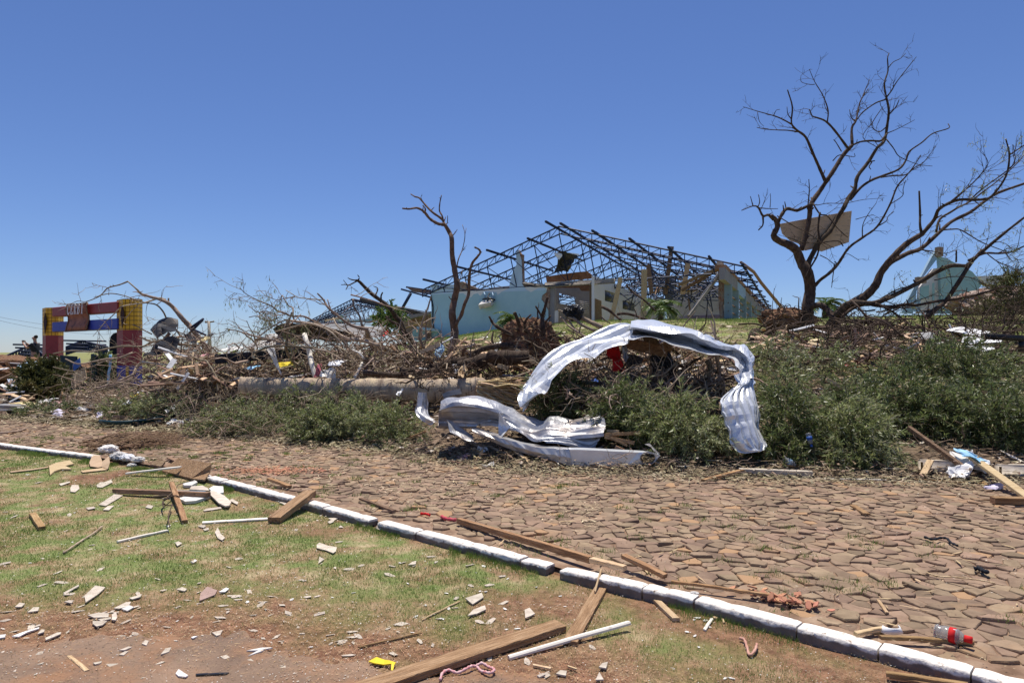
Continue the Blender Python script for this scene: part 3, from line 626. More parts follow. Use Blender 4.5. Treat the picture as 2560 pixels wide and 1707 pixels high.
# ---------- central slim dead tree
ct = thing('dead_tree', 'slim leafless tree with a forked trunk standing in front of the blue wall', 'tree', G(1128, 935)); CY = G(1128, 935).y
CT = [
 (Z3, [(520,400),(480,395),(440,385),(370,340),(330,290),(290,255),(240,235),(170,245),(100,240)], CY, CY-.9, 9, 4, 1), (Z3, [(515,400),(490,345),(400,280),(330,210),(270,140),(225,125),(185,100)], CY, CY+.9, 7, 3, 1),
 (Z3, [(505,370),(490,310),(465,260),(470,180),(485,110)], CY+.1, CY+.2, 5, 2.5, 0), (Z3, [(600,500),(620,475),(640,445)], CY, CY-.2, 3, 1.5, 0), (Z3, [(525,400),(542,380),(545,310)], CY, CY-.1, 3, 1.5, 0), (Z3, [(325,290),(325,240),(300,210)], CY-.4, CY-.4, 5, 2.5, 0),
 (Z3, [(615,1410),(640,1350),(680,1280),(710,1180),(750,1080),(755,950),(765,850),(790,770),(840,710),(865,670),(850,640),(810,620)], CY, CY-.8, 10, 4.5, 1), (Z3, [(862,690),(870,675),(882,665)], CY-.8, CY-.8, 3, 1.5, 0),
 (Z3, [(625,870),(650,740),(690,640),(715,500),(690,400)], CY, CY+.6, 3.5, 1.3, 1), (Z3, [(712,505),(720,470),(727,432)], CY+.5, CY+.6, 1.8, 1, 0), (Z3, [(615,1130),(580,1130),(555,1100)], CY, CY-.2, 4, 2, 0), (Z3, [(650,1040),(660,960),(690,840)], CY, CY+.3, 3, 1.5, 0),
]
traced_tree(ct, (Z3, [(580,1840),(585,1760),(600,1568),(615,1450),(600,1350),(590,1250),(612,1130),(637,1000),(615,850),(590,700),(585,540),(565,480),(515,395)], CY, CY, 23, 9), CT, 2, mat('reddish_bark', [(.09, .052, .033), (.15, .092, .062), (.2, .135, .10)], 12, .9, bump=.8, bscale=40), M['twigdark'], .4)
# ---------- snapped tree left of centre
st_ = thing('snapped_tree', 'broken bare tree bent over to the left beside the fallen palm trunk', 'tree', G(1040, 925)); SY = G(1040, 925).y
S2 = [
 (Z2, [(1530,240),(1480,230),(1450,215)], SY-1, SY-1.1, 4, 2, 0), (Z2, [(1545,240),(1562,215),(1545,185)], SY-1, SY-1, 4, 2, 0), (Z2, [(1530,250),(1460,285),(1430,280),(1385,282)], SY-1, SY-1.4, 4, 2, 1), (Z2, [(1450,290),(1430,330)], SY-1, SY-1.1, 3, 2, 0), (Z2, [(1440,280),(1405,235)], SY-1, SY-1.1, 2, 1.5, 0),
 (Z2, [(1775,420),(1775,390),(1790,355)], SY-.6, SY-.6, 5, 3.5, 0), (Z2, [(1720,385),(1742,320),(1700,295)], SY-.7, SY-.6, 4, 2, 0),
 (Z2, [(2135,1000),(2080,920),(2010,870),(2000,780),(1950,680),(1870,640),(1820,590)], SY-.1, SY-.8, 12, 5, 3),
 (Z2, [(1990,860),(1900,875),(1800,910),(1620,930),(1520,960),(1450,1000),(1380,1030)], SY-.3, SY-1.2, 7, 3, 3),
]
traced_tree(st_, (Z2, [(2140,1080),(2130,1010),(2080,860),(2000,740),(1960,640),(1920,600),(1870,520),(1790,450),(1680,370),(1620,310),(1560,250),(1530,240)], SY, SY-1, 17, 6), S2, 3, M['bark'], M['twigdark'], .5)
# ---------- fallen crown to the left, fine tangled limbs
fc = thing('fallen_tree', 'bare crown of a fallen tree fanning out to the left with wispy grey leaf strings', 'tree', G(900, 950)); FYc = 14.8; lv2 = []
F2 = [
 (Z2, [(1650,720),(1550,700),(1450,660),(1270,520),(1210,430),(1150,365)], FYc-.3, FYc-.5, 9, 3.5, 3), (Z2, [(1250,425),(1265,480),(1280,520)], FYc-.4, FYc-.4, 3, 4, 0), (Z2, [(1000,650),(935,645),(912,580),(910,510),(870,490),(830,430),(800,390),(790,540)], FYc, FYc+.5, 5, 2, 3),
 (Z2, [(760,540),(700,490),(560,430),(450,370),(390,310)], FYc, FYc-.6, 4, 1.5, 7), (Z2, [(900,870),(700,820),(560,790),(480,770),(370,735),(250,712)], FYc-.3, FYc-.8, 6, 2.5, 6), (Z2, [(1190,430),(1080,420),(960,405),(900,370),(840,335)], FYc-.4, FYc-.1, 3.5, 1.5, 2),
 (Z2, [(930,400),(850,412),(750,430),(640,390),(520,390)], FYc+.2, FYc, 2.5, 1.3, 5), (Z2, [(560,800),(700,700),(800,640),(850,620)], FYc-.2, FYc, 3, 3.5, 2), (Z2, [(850,630),(1000,650),(1200,690),(1350,760),(1450,810),(1600,830),(1750,880)], FYc, FYc-.3, 6, 9, 6),
 (Z2, [(760,540),(830,560),(900,590),(1010,590),(1100,630),(1200,680)], FYc, FYc+.3, 5, 5, 5), (Z2, [(470,480),(560,550),(650,540),(760,580),(850,560)], FYc-.5, FYc, 2, 3, 9), (Z2, [(480,600),(560,590),(660,640),(780,600)], FYc-.4, FYc, 2, 3, 9), (Z2, [(600,720),(720,680),(840,690)], FYc-.3, FYc, 2, 3, 5),
 (Z2, [(740,740),(900,700),(1050,660),(1200,700),(1300,760),(1400,880)], FYc-.6, FYc-.9, 4, 5, 6), (Z2, [(520,960),(640,900),(800,880),(1000,890),(1150,900)], FYc-.5, FYc-.5, 5, 6, 5), (Z2, [(640,850),(760,800),(830,700),(860,620)], FYc-.5, FYc-.2, 3, 3, 4),
 (Z2, [(1300,600),(1350,690),(1450,750),(1480,760)], FYc-.5, FYc-.8, 4, 3, 3), (Z2, [(1500,420),(1510,500),(1560,580),(1590,690)], FYc, FYc-.2, 5, 6, 3), (Z2, [(1480,380),(1560,400),(1700,440),(1830,490)], FYc-.1, FYc+.3, 4, 3, 3), (Z2, [(1110,910),(1230,930),(1350,990),(1440,1040)], FYc-1, FYc-1.2, 5, 4, 4), (Z2, [(1700,1000),(1620,1080),(1560,1120),(1500,1180)], FYc-.9, FYc-1.4, 4, 3, 3),
]
traced_tree(fc, (Z2, [(2130,1120),(2000,1010),(1850,930),(1720,880),(1650,800),(1640,740)], SY-.1, FYc-.2, 22, 11), F2, 6, M['twig'], M['twig'], .75, up=.05, leafset=lv2, dirn=(-.25, 0, 0), rmin=.005)
lp = []
for q in lv2:
    if q[0][0] < -4.4:
        for _ in range(7): lp.append(q[random.randrange(1, len(q))]+RNG.normal(0, .03, 3)-np.array([0, 0, U(0, .15)]))
lp = np.array(lp); V, Q = leaf_mesh(lp, np.tile([0, 0, -.8], (len(lp), 1)), .08, .006, .25, .2); mb = MB(); mb.add(V, Q)
o = mb.build('leaves', M['leaf'], fc, smooth=False); tag(o, kind='stuff')
# ---------- broken tree top left, over the gate
gt = thing('fallen_branch', 'long snapped limb arching over the painted gateway with bare twigs', 'branch', G(525, 930)); GYb = 19.5
B2 = [
 (Z1, [(1380,210),(1330,160),(1250,90)], GYb-.6, GYb-.7, 5, 3, 0), (Z1, [(1255,92),(1170,125),(1060,155),(1000,215),(950,250),(840,290),(760,285),(680,320)], GYb-.7, GYb-.2, 4, 1.3, 6),
 (Z1, [(920,250),(1000,225),(1090,210),(1210,230),(1300,262),(1420,300),(1530,320),(1600,390),(1640,470),(1720,560),(1780,640)], GYb-.9, GYb-.2, 2, 5, 3), (Z1, [(1655,310),(1600,265),(1540,260),(1420,300),(1280,320),(1180,340)], GYb-.2, GYb-.9, 6, 3, 3),
 (Z1, [(1180,345),(1100,430),(1040,480),(980,550),(910,630)], GYb-.9, GYb-1, 3, 1.2, 5), (Z1, [(1650,300),(1652,255)], GYb-.3, GYb-.3, 5, 4, 0), (Z1, [(1380,210),(1340,195),(1300,195)], GYb-.6, GYb-.6, 4, 1.5, 0),
 (Z1, [(520,800),(700,770),(900,780),(1100,740),(1250,725),(1400,730),(1500,680),(1580,690)], GYb-1.8, GYb-1, 3, 7, 5), (Z1, [(1560,770),(1580,700),(1660,600)], GYb-1, GYb-.9, 8, 9, 1), (Z1, [(1300,515),(1360,540),(1430,580),(1490,610)], GYb-.9, GYb-.8, 3, 3, 1),
 (Z1, [(1370,630),(1450,670),(1560,690),(1700,700),(1850,715),(2000,720)], GYb-1, GYb-1, 4, 7, 3), (Z1, [(640,850),(760,900),(900,880),(1050,850),(1170,840),(1300,790)], GYb-2, GYb-1.5, 3, 6, 5), (Z1, [(520,930),(700,970),(800,960),(900,930),(1010,880),(1120,850)], GYb-2.2, GYb-1.7, 2.5, 4, 5),
 (Z1, [(1150,1080),(1300,1010),(1340,930),(1450,840),(1560,790),(1640,790)], GYb-2.5, GYb-1.6, 9, 5, 4), (Z1, [(950,1140),(1060,1110),(1170,1090),(1320,1030)], GYb-2.7, GYb-2.5, 5, 8, 2), (Z1, [(830,1190),(1000,1150),(1200,1090),(1300,1050)], GYb-3, GYb-2.8, 3, 5, 3),
]
traced_tree(gt, (Z1, [(2060,780),(2000,715),(1900,580),(1850,520),(1800,470),(1750,410),(1700,350),(1640,300),(1560,265),(1480,245),(1400,220),(1370,205)], GYb, GYb-.6, 15, 5), B2, 3, M['twig'], M['twig'], .9, up=.0, rmin=.006)
# ============================================================ RUINED BUILDING (main)
L0 = np.array([-5.3, 40.4]); E1 = np.array([.917, -.4]); E2 = np.array([.4, .917])
def FP(px, py, t=0.0):
    r = (px-CX)/F; Ya = 40.4+.917*t; s = (r*Ya+5.3-.4*t)/(.917+.4*r)
    Y = Ya-.4*s; return Vector((-5.3+.917*s+.4*t, Y, CAMZ+(HY-py)/F*Y))
def fp(fr, x, y, t=0.0): a, b = fr(x, y); return FP(a, b, t)
N2 = Vector((E2[0], E2[1], 0))
bd = thing('ruined_building', 'long blue hall whose roof was torn off, leaving bare dark steel trusses over broken walls', 'building', Vector((L0[0], L0[1], h1(*L0))))
def wallpoly(name, pts, t, thick, m, label=None, parent=bd, fr=Z3):
    mb = MB(); mb.prism([fp(fr, x, y, t) for x, y in pts], N2*thick); o = mb.build(name, m, parent, smooth=False)
    if label: o['label'] = label
    return o
wallpoly('wall', [(386,990),(560,988),(610,985),(640,960),(690,955),(740,985),(830,1020),(900,1030),(1020,1010),(1152,998),(1156,970),(1190,850),(1222,790),(1216,655),(1240,645),(1262,690),(1280,690),(1278,740),(1282,850),(1284,955),(1330,975),(1400,990),(1540,985),(1545,1100),(1536,1240),(1545,1470),(400,1600),(386,1200)], 0.02, .25, M['brick'], 'broken end wall with bare brick showing along its torn top')
wallpoly('plaster', [(384,987),(560,990),(600,990),(625,1040),(650,1075),(700,1072),(735,1105),(775,1112),(800,1080),(840,1072),(865,1098),(900,1060),(940,1050),(985,1070),(1020,1060),(1035,1090),(1070,1060),(1150,1020),(1153,970),(1188,850),(1220,790),(1214,655),(1240,648),(1250,690),(1268,740),(1272,850),(1277,980),(1308,1030),(1360,1062),(1430,1022),(1500,1012),(1512,1060),(1472,1090),(1463,1130),(1500,1180),(1530,1240),(1535,1470),(400,1600),(384,1200)], -.02, .035, M['teal'], 'pale blue and teal painted plaster skin of the end wall')
wallpoly('plaster', [(622,1035),(700,1040),(830,1048),(1000,1030),(1150,1012),(1150,1040),(1050,1120),(1020,1110),(940,1090),(860,1120),(790,1130),(650,1110)], -.006, .02, M['whitewall'], 'pale strip of bared undercoat')
wallpoly('plaster', [(1284,1000),(1400,1012),(1525,1002),(1510,1060),(1430,1060),(1360,1080),(1308,1065)], -.006, .02, M['whitewall'], 'pale patch of bared undercoat')
wallpoly('downpipe', [(378,1080),(388,1120),(404,1200),(402,1340),(410,1410),(440,1420),(462,1440),(458,1490),(436,1520),(428,1520),(450,1480),(450,1445),(434,1430),(400,1418),(392,1340),(394,1210),(378,1130)], -.08, .05, M['black'], 'black torn strip hanging down the corner of the wall')
# concrete ring beam sticking out
mb = MB(); A = fp(Z3, 1500, 990); B_ = FP(1537, 702, -.05); mb.bar(A, B_, .22, .26, bev=.03); o = mb.build('ring_beam', M['concrete'], bd)
mb = MB(); mb.bar(fp(Z3, 1282, 972), fp(Z3, 1545, 1000), .2, .14, bev=.02); mb.build('ring_beam', M['concrete'], bd)
# opening: grey room behind the beam
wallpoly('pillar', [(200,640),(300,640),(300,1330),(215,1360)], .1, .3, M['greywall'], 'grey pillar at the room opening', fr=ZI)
def FPt(px, py, t): return FP(px, py, t)
def wall_hole(name, outer, hole, t, thick, m, label=None):
    """wall quad with a rectangular opening, from corner lists a,b,c,d (pixels)"""
    mb = MB(); O = [FP(x, y, t) for x, y in outer]; Hh = [FP(x, y, t) for x, y in hole]
    for i in range(4):
        j = (i+1) % 4; mb.prism([O[i], O[j], Hh[j], Hh[i]], N2*thick)
    o = mb.build(name, m, bd, smooth=False); 
    if label: o['label'] = label
    return o
zi = lambda x, y: ZI(x, y)
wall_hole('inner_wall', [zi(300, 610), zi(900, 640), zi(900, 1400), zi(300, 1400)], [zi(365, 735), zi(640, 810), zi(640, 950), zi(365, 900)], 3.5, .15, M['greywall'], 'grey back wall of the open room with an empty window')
mb = MB()
for x in (470, 560): mb.bar(FP(*zi(x, 760), 3.4), FP(*zi(x, 945), 3.4), .05, .05)
for y in (800, 850, 895): mb.bar(FP(*zi(365, y-10), 3.4), FP(*zi(640, y+25), 3.4), .04, .04)
mb.build('window_frame', M['steel'], bd)
mb = MB()
for y in range(870, 1060, 30): mb.bar(FP(*zi(710, y), 3.3), FP(*zi(860, y+18), 3.3), .05, .03)
mb.build('shelf', M['plaster'], bd)
wallpoly('pillar', [(870,560),(925,560),(930,1330),(880,1330)], .05, .25, M['woodbrown'], 'brown torn edge of the partition', fr=ZI)
wallpoly('door', [(920,805),(1065,862),(1080,1300),(930,1340)], -.05, .04, M['wood'], 'light brown wooden door leaf', fr=ZI)
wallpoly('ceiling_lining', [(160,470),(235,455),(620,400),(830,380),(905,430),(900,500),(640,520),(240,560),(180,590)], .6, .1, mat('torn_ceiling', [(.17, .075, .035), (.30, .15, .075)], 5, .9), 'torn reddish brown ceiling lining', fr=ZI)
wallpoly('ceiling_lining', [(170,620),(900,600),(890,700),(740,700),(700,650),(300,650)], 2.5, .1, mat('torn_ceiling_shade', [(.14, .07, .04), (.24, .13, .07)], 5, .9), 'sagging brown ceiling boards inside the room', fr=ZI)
# the panelled white wall with two windows: runs back along the building
ws = 10.45
def WP(t, z): return Vector((L0[0]+.917*ws+.4*t, L0[1]-.4*ws+.917*t, z))
def wall_t(px):    # distance along the wall for a pixel column
    r = (px-CX)/F; x0 = L0[0]+.917*ws; y0 = L0[1]-.4*ws
    return (r*y0-x0)/(.4-r*.917)
def wz(px, py): t = wall_t(px); Y = L0[1]-.4*ws+.917*t; return t, CAMZ+(HY-py)/F*Y
NW = Vector((.917, -.4, 0))*-.14
colx = [(1479, 1500), (1500, 1525), (1525, 1545), (1545, 1566), (1566, 1585), (1585, 1602)]
tops = {1479: 690, 1500: 701, 1525: 711, 1545: 716, 1566: 723, 1585: 732, 1602: 745}
tl = [wall_t(x) for x in (1479, 1505, 1541, 1550, 1583, 1602)]; ztop = lambda t: 5.62; zb = 2.6
w1b, w1t = wz(1505, 752)[1], wz(1505, 724)[1]; 
def wbox(name, t0, t1, z0, z1, m=M['whitewall'], off=0, th=None):
    mb = MB(); mb.prism([WP(t0, z0)+NW*off, WP(t1, z0)+NW*off, WP(t1, z1)+NW*off, WP(t0, z1)+NW*off], NW*-1 if th is None else NW*th); o = mb.build(name, m, bd, smooth=False); return o
ta, tb = wz(1506, 725), wz(1540, 742); tc_, td = wz(1551, 750), wz(1581, 760)
z1a, z1b = wz(1506, 752)[1], ta[1]; z2a, z2b = wz(1551, 772)[1], tc_[1]
wbox('panel_wall', wall_t(1479), ta[0], zb, 5.6); wbox('panel_wall', ta[0], tb[0], zb, z1a); wbox('panel_wall', ta[0], tb[0], z1b, 5.58); wbox('panel_wall', tb[0], tc_[0], zb, 5.55)
wbox('panel_wall', tc_[0], td[0], zb, z2a); wbox('panel_wall', tc_[0], td[0], z2b, 5.5); wbox('panel_wall', td[0], wall_t(1604), zb, 5.4)
for (t0, t1, z0, z1) in ((ta[0], tb[0], z1a, z1b), (tc_[0], td[0], z2a, z2b)):
    fr_ = MB()
    for (a, b) in ((WP(t0, z0), WP(t1, z0)), (WP(t0, z1), WP(t1, z1)), (WP(t0, z0), WP(t0, z1)), (WP(t1, z0), WP(t1, z1)), (WP((t0+t1)/2, z0), WP((t0+t1)/2, z1)), (WP(t0, (z0+z1)/2), WP(t1, (z0+z1)/2))): fr_.bar(a, b, .07, .07, up=(.9, -.4, .01))
    w_ = fr_.build('window', M['steel'], bd)
    g_ = MB(); g_.prism([WP(t0, z0)-NW*.6, WP(t1, z0)-NW*.6, WP(t1, z1)-NW*.6, WP(t0, z1)-NW*.6], NW*-.05); g_.build('pane', M['glass'], w_)
st2 = MB()
for k in range(14):
    t = wall_t(1479)+(wall_t(1604)-wall_t(1479))*k/13
    if any(a < t < b for a, b in ((ta[0], tb[0]), (tc_[0], td[0]))): continue
    st2.bar(WP(t, zb)+NW*.05, WP(t, 5.5)+NW*.05, .05, .03)
st2.build('batten', M['plaster'], bd)
# back wall of the hall, white above, with grey lower band and faded panels
hb = 13.0
mb = MB(); mb.prism([FP(1600, 750, 12), FP(1655, 745, 12), FP(1655, 860, 12), FP(1600, 860, 12)], N2*.2); mb.build('inner_wall', M['plaster'], bd, smooth=False)
mb = MB(); mb.prism([FP(1668, 732, hb), FP(1812, 722, hb), FP(1812, 830, hb), FP(1668, 830, hb)], N2*.2); mb.build('inner_wall', M['plaster'], bd, smooth=False)
mb = MB(); mb.prism([FP(1668, 792, hb-.05), FP(1812, 786, hb-.05), FP(1812, 830, hb-.05), FP(1668, 830, hb-.05)], N2*.04); o = mb.build('inner_wall', mat('mauve_band', [(.20, .17, .22), (.36, .27, .36), (.5, .42, .48)], 1.1, .8), bd, smooth=False); o['label'] = 'grey and mauve lower band of the rear wall'
for x in (1763, 1740, 1718, 1690):
    mb = MB(); mb.bar(FP(x, 790, hb-.15), FP(x, 826, hb-.15), .07, .07); mb.build('post', M['plaster'], bd)
mb = MB(); mb.bar(FP(1668, 728, hb-.2), FP(1812, 718, hb-.2), .3, .2); mb.build('ring_beam', M['brick'], bd)
# corner column (rough brick) and its cap
wallpoly('column', [(400,610),(440,590),(505,600),(515,760),(520,950),(500,1080),(470,1160),(480,1250),(500,1450),(430,1450),(405,1210),(395,1020),(400,800)], .0, .5, M['brick'], 'rough broken brick corner column', fr=ZR)
wallpoly('column_cap', [(365,390),(430,370),(478,400),(475,510),(430,545),(375,510)], -.1, .5, M['cement'], 'pale block left on top of the column', fr=ZR)
# leaning concrete strut and pale planks
def stick(name, a, b, wd, th, m, label, cat, parent=None, bev=.004, group=None, up=(0, 0, 1), n=1, bend=0.0):
    mb = MB(); a = Vector(a); b = Vector(b)
    if bend:
        mid = (a+b)/2+Vector((0, 0, bend)); mb.bar(a, mid, wd, th, bev=bev, up=up); mb.bar(mid, b, wd, th, bev=bev, up=up)
    else: mb.bar(a, b, wd, th, bev=bev, up=up)
    o = mb.build(name, m, parent, smooth=False)
    if parent is None: tag(o, label, cat, group)
    elif label: o['label'] = label
    return o
stick('beam', FP(*ZR(435, 580), -.1), FP(*ZR(-130, 1350), -1.0), .30, .12, M['concrete'], 'long pale concrete strut leaning from the corner column down to the grass', 'beam')
for i, (a, b, lab, tt_) in enumerate([((398, 505), (-300, 800), 'upper of two rusty beams slanting from the corner column', 1), ((405, 520), (-250, 900), 'lower of two rusty beams slanting from the corner column', 1.5)]):
    stick('beam', FP(*ZR(*a), tt_), FP(*ZR(*b), tt_+1), .12, .14, M['woodbrown'], lab, 'beam')
# side wall with tall window bays running back
rs = 17.45
def RP(t, z, o=0.0): return Vector((L0[0]+.917*(rs+o)+.4*t, L0[1]-.4*(rs+o)+.917*t, z))
def rt_of(px):
    r = (px-CX)/F; x0 = L0[0]+.917*rs; y0 = L0[1]-.4*rs; return (r*y0-x0)/(.4-r*.917)
def rquad(name, t0, t1, z0, z1, m, th=.2, label=None, o=0.0, z0b=None, z1b=None):
    mb = MB(); mb.prism([RP(t0, z0, o), RP(t1, z0b if z0b is not None else z0, o), RP(t1, z1b if z1b is not None else z1, o), RP(t0, z1, o)], Vector((-.917, .4, 0))*th); ob = mb.build(name, m, bd, smooth=False)
    if label: ob['label'] = label
TE = 36
bx_ = [1826, 1843, 1862, 1876, 1889, 1900, 1910, 1918, 1925]
rquad('lintel', rt_of(1812), rt_of(1844), 4.9, 5.45, M['greywall'], .25); rquad('lintel', rt_of(1844), rt_of(1864), 4.75, 5.4, M['paleblue'], .25); rquad('lintel', rt_of(1864), rt_of(1905), 4.75, 5.3, M['greywall'], .25); rquad('lintel', rt_of(1905), rt_of(1930), 4.7, 5.2, M['paleblue'], .25)
for i, px in enumerate(bx_):
    t = rt_of(px); pw = .30
    rquad('pillar', t, t+pw*(1+i*.12), 2.9, 4.9, M['sidepillar'], .35, o=.06)
    if i < len(bx_)-1:
        t2 = rt_of(bx_[i+1]); wnd = MB(); 
        for k in (0.3, .6, .9): wnd.bar(RP(t+(t2-t)*k, 3.0, -.1), RP(t+(t2-t)*k, 4.8, -.1), .06, .06)
        for z in (3.2, 3.6, 4.0, 4.4): wnd.bar(RP(t, z, -.1), RP(t2, z, -.1), .05, .05, up=(1, 0, .1))
        wn = wnd.build('window', M['woodbrown'], bd)
        if i in (2, 4, 5): 
            g_ = MB(); g_.prism([RP(t, 3, -.2), RP(t2, 3, -.2), RP(t2, 4.2, -.2), RP(t, 3.8, -.2)], Vector((-.03, .01, 0))); g_.build('pane', M['plaster'], wn, smooth=False)
rquad('eave_board', rt_of(1815), rt_of(1927), 5.45, 5.65, mat('rusty_eave', [(.18, .075, .035), (.33, .17, .09), (.4, .27, .17)], 2, .9), .5)
# steel trusses
A3 = FP(1056, 725); PR = FP(1868, 668); AP = P(1398, 566, 36.4)
stp = 3.85; TOPV = Vector((0, 0, 1))
def lerp(a, b, t): return a+(b-a)*t
def truss(mb, a, ap, b, r=.04, full=True, seed=0):
    rnd = random.Random(seed)
    dep = Vector((0, 0, -.42))
    def seg(p, q, w_): mb.tube([p, q], w_, 4, cap=False)
    for p, q in ((a, ap), (ap, b)):
        seg(p, q, r*1.15); seg(p+dep*.9, q+dep, r); n = 16
        for k in range(n):
            u = lerp(p, q, k/n); v = lerp(p, q, (k+.55)/n)
            seg(u, u+dep, r*.6); seg(u+dep, lerp(p, q, (k+1)/n), r*.5)
    lo = Vector((ap.x, ap.y, lerp(a, b, .5).z+.15))
    seg(a+dep*.5, b+dep*.5, r)                     # bottom tie
    for p, q in ((a, ap), (b, ap)):
        m_ = 6
        for k in range(1, m_+1):
            u = lerp(p, q, k/m_)+dep; v = lerp(a, b, (0.5*k/m_) if p is a else 1-.5*k/m_)+dep*.5
            seg(u, v, r*.75)
            v2 = lerp(a, b, (0.5*(k+1)/m_) if p is a else 1-.5*(k+1)/m_)+dep*.5
            if k < m_: seg(u, v2, r*.55)
for k in range(9):
    off = Vector((E2[0], E2[1], 0))*stp*k; sag = Vector((0, 0, -.12*k*(k > 2)-.25*(k > 6)))
    a = A3+off+sag*.8; b = PR+off+sag*.6; ap = AP+off+sag
    mb = MB(); truss(mb, a, ap, b, .038, seed=k); mb.build('roof_truss', M['steel'], bd)
# purlins, sticking out in front of the first truss
def purlin(name, p0, k1, over, m=M['steel'], w_=.09, droop=0.0, px=None):
    d = Vector((E2[0], E2[1], 0)); mb = MB(); a = p0-d*over; b = p0+d*stp*k1+Vector((0, 0, -.12*k1 if k1 > 3 else 0))
    if droop: a.z += droop
    mb.bar(a, b, w_, w_*1.2); mb.build(name, m, bd)
for f, side, k1, ov in [(.12, 0, 3.2, 1.6), (.34, 0, 2.2, 1.4), (.58, 0, 1.0, 1.5), (.58, 0, 2.3, 1.2), (.80, 0, 2.5, .3), (.98, 0, 8, 1.6), (.05, 1, 8, 1.2), (.22, 1, 8, .4), (.22, 1, 8, 1.0), (.42, 1, 8, 1.0), (.62, 1, 8, .9), (.82, 1, 8, .7), (.98, 1, 8, .5)]:
    p0 = lerp(A3, AP, f) if side == 0 else lerp(AP, PR, f)
    purlin('purlin', p0+Vector((0, 0, .06)), k1, ov)
# eave tube bending down at the far right
mb = MB(); ee = [P(*ZR(800, 400), 33.5), P(*ZR(870, 450), 36), P(*ZR(1030, 570), 42), P(*ZR(1160, 760), 47), P(*ZR(1400, 1050), 56), P(*ZR(1600, 1290), 66)]
mb.tube(ee, [.07, .085, .10, .12, .14, .16], 6); o = mb.build('eave_beam', M['woodbrown'], bd); o['label'] = 'bent rusty eave beam falling away to the far end'
# broken eave piece at the left end
mb = MB(); mb.bar(FP(*Z3(90, 1030)), FP(*Z3(380, 1110), 0), .08, .1); mb.bar(FP(*Z3(140, 1010), .5), FP(*Z3(385, 1045), .5), .08, .1); mb.bar(FP(*Z3(185, 1070)), FP(*Z3(80, 1255)), .12, .14); mb.build('eave_beam', M['steel'], bd)
wallpoly('eave_board', [(140,1010),(380,1045),(385,1085),(200,1055)], .3, .3, M['woodbrown'])
# standing plank-posts in the hall (raw wood)
for lab, a, b, wd, t, m in [
    ('raw pine plank leaning left of the palm, wide end up', ZI(1385, 485), ZI(1215, 1230), .22, -2, M['woodlight']), ('tall raw pine plank standing upright behind the palm', ZI(1770, 350), ZI(1755, 1150), .28, -1, M['woodlight']),
    ('dark brown post standing behind the upright pine plank', ZI(1830, 270), ZI(1890, 750), .24, 3, M['woodbrown']), ('tall dark rusty post rising through the trusses', ZB(1275, 290), ZB(1220, 690), .24, 4, M['woodbrown']),
    ('raw pine plank standing in the middle of the hall trusses', ZB(1412, 430), ZB(1365, 690), .26, 3, M['woodlight']), ('thin dark bar hanging in front of the rear white wall', ZB(1410, 670), ZB(1430, 850), .09, 8, M['woodbrown'])]:
    stick('plank', FP(*a, t), FP(*b, t), wd, .05, m, lab, 'plank', up=(.4, .9, 0))
mb = MB(); rr_ = []
for k in range(14): x = 1665+k*1.7; rr_.append([FP(x, 691, 8+.06*(k % 2)), FP(x-4, 765, 8+.06*(k % 2))])
mb.grid(np.array(rr_)); tag(mb.build('roof_sheet', M['greytin'], smooth=False), 'grey corrugated sheet hanging upright behind the palm', 'roof sheet')
# grey-brown collapsed ceiling clutter inside trusses (boards)
for k in range(16):
    x = U(1600, 1800); y = U(690, 730); a = FP(x, y, U(4, 20)); d = Vector((U(-1, 1), U(-1, 1), U(-.25, .25)))*U(.8, 1.8)
    stick('board', a-d, a+d, U(.12, .3), .03, random.choice([M['woodbrown'], M['wood'], M['steel']]), 'loose board dangling among the collapsed roof trusses of the hall', 'board', group='loose boards hanging in the hall trusses')
mb = MB()
for k in range(110):
    t_ = U(3, 13); a = FP(U(1560, 1790), U(690, 745), t_); d = Vector((random.gauss(0, 1), random.gauss(0, 1), random.gauss(0, .6))).normalized()*U(.4, 1.5); q = catmull([a-d, a+Vector((U(-.15, .15), 0, U(-.2, .2))), a+d], 3); mb.tube(q, U(.018, .04), 4, cap=False)
tag(mb.build('tangled_rods', M['steel'], bd), 'tangle of bent rods inside the fallen part of the roof', kind='stuff')
# crumpled dark roof sheet caught on the first trusses
def sheet_grid(rows, m, name, label, cat, sub=3, noise=.02, rib=0.0, ribn=8, thick=True, parent=None, smooth=False, ns=5.0, group=None):
    """rows: list of rows of 3D points -> Catmull-smoothed crumpled sheet with real corrugation"""
    A_ = np.array([[tuple(p) for p in r] for r in rows], float)
    B1 = np.array([catmull(r, sub) for r in A_]); B2 = np.array([catmull(B1[:, j], sub) for j in range(B1.shape[1])]).transpose(1, 0, 2)
    du = np.gradient(B2, axis=1); dv = np.gradient(B2, axis=0); N_ = np.cross(du, dv); N_ /= np.linalg.norm(N_, axis=2, keepdims=True)+1e-9
    u = np.linspace(0, 1, B2.shape[0])[:, None]*np.ones((1, B2.shape[1])); X = B2[..., 0]*ns; Z = (B2[..., 2]+B2[..., 1])*ns
    nz = (fbm(X, Z, 31, 3)-.5)*2*noise
    # faceted creases
    nz += (np.abs(((X*.7+Z*.9) % 1)-.5)-.25)*noise*1.2
    if rib: 
        w_ = (u*ribn) % 1; nz += rib*np.clip((np.abs(w_-.5)-.30)*8, 0, 1)
    B2 = B2+N_*nz[..., None]
    mb = MB(); mb.grid(B2)
    r_, c_ = B2.shape[:2]
    o = mb.build(name, m, parent, smooth=smooth)
    so_ = o.modifiers.new('solid', 'SOLIDIFY'); so_.thickness = .004
    if parent is None: tag(o, label, cat, group)
    return o
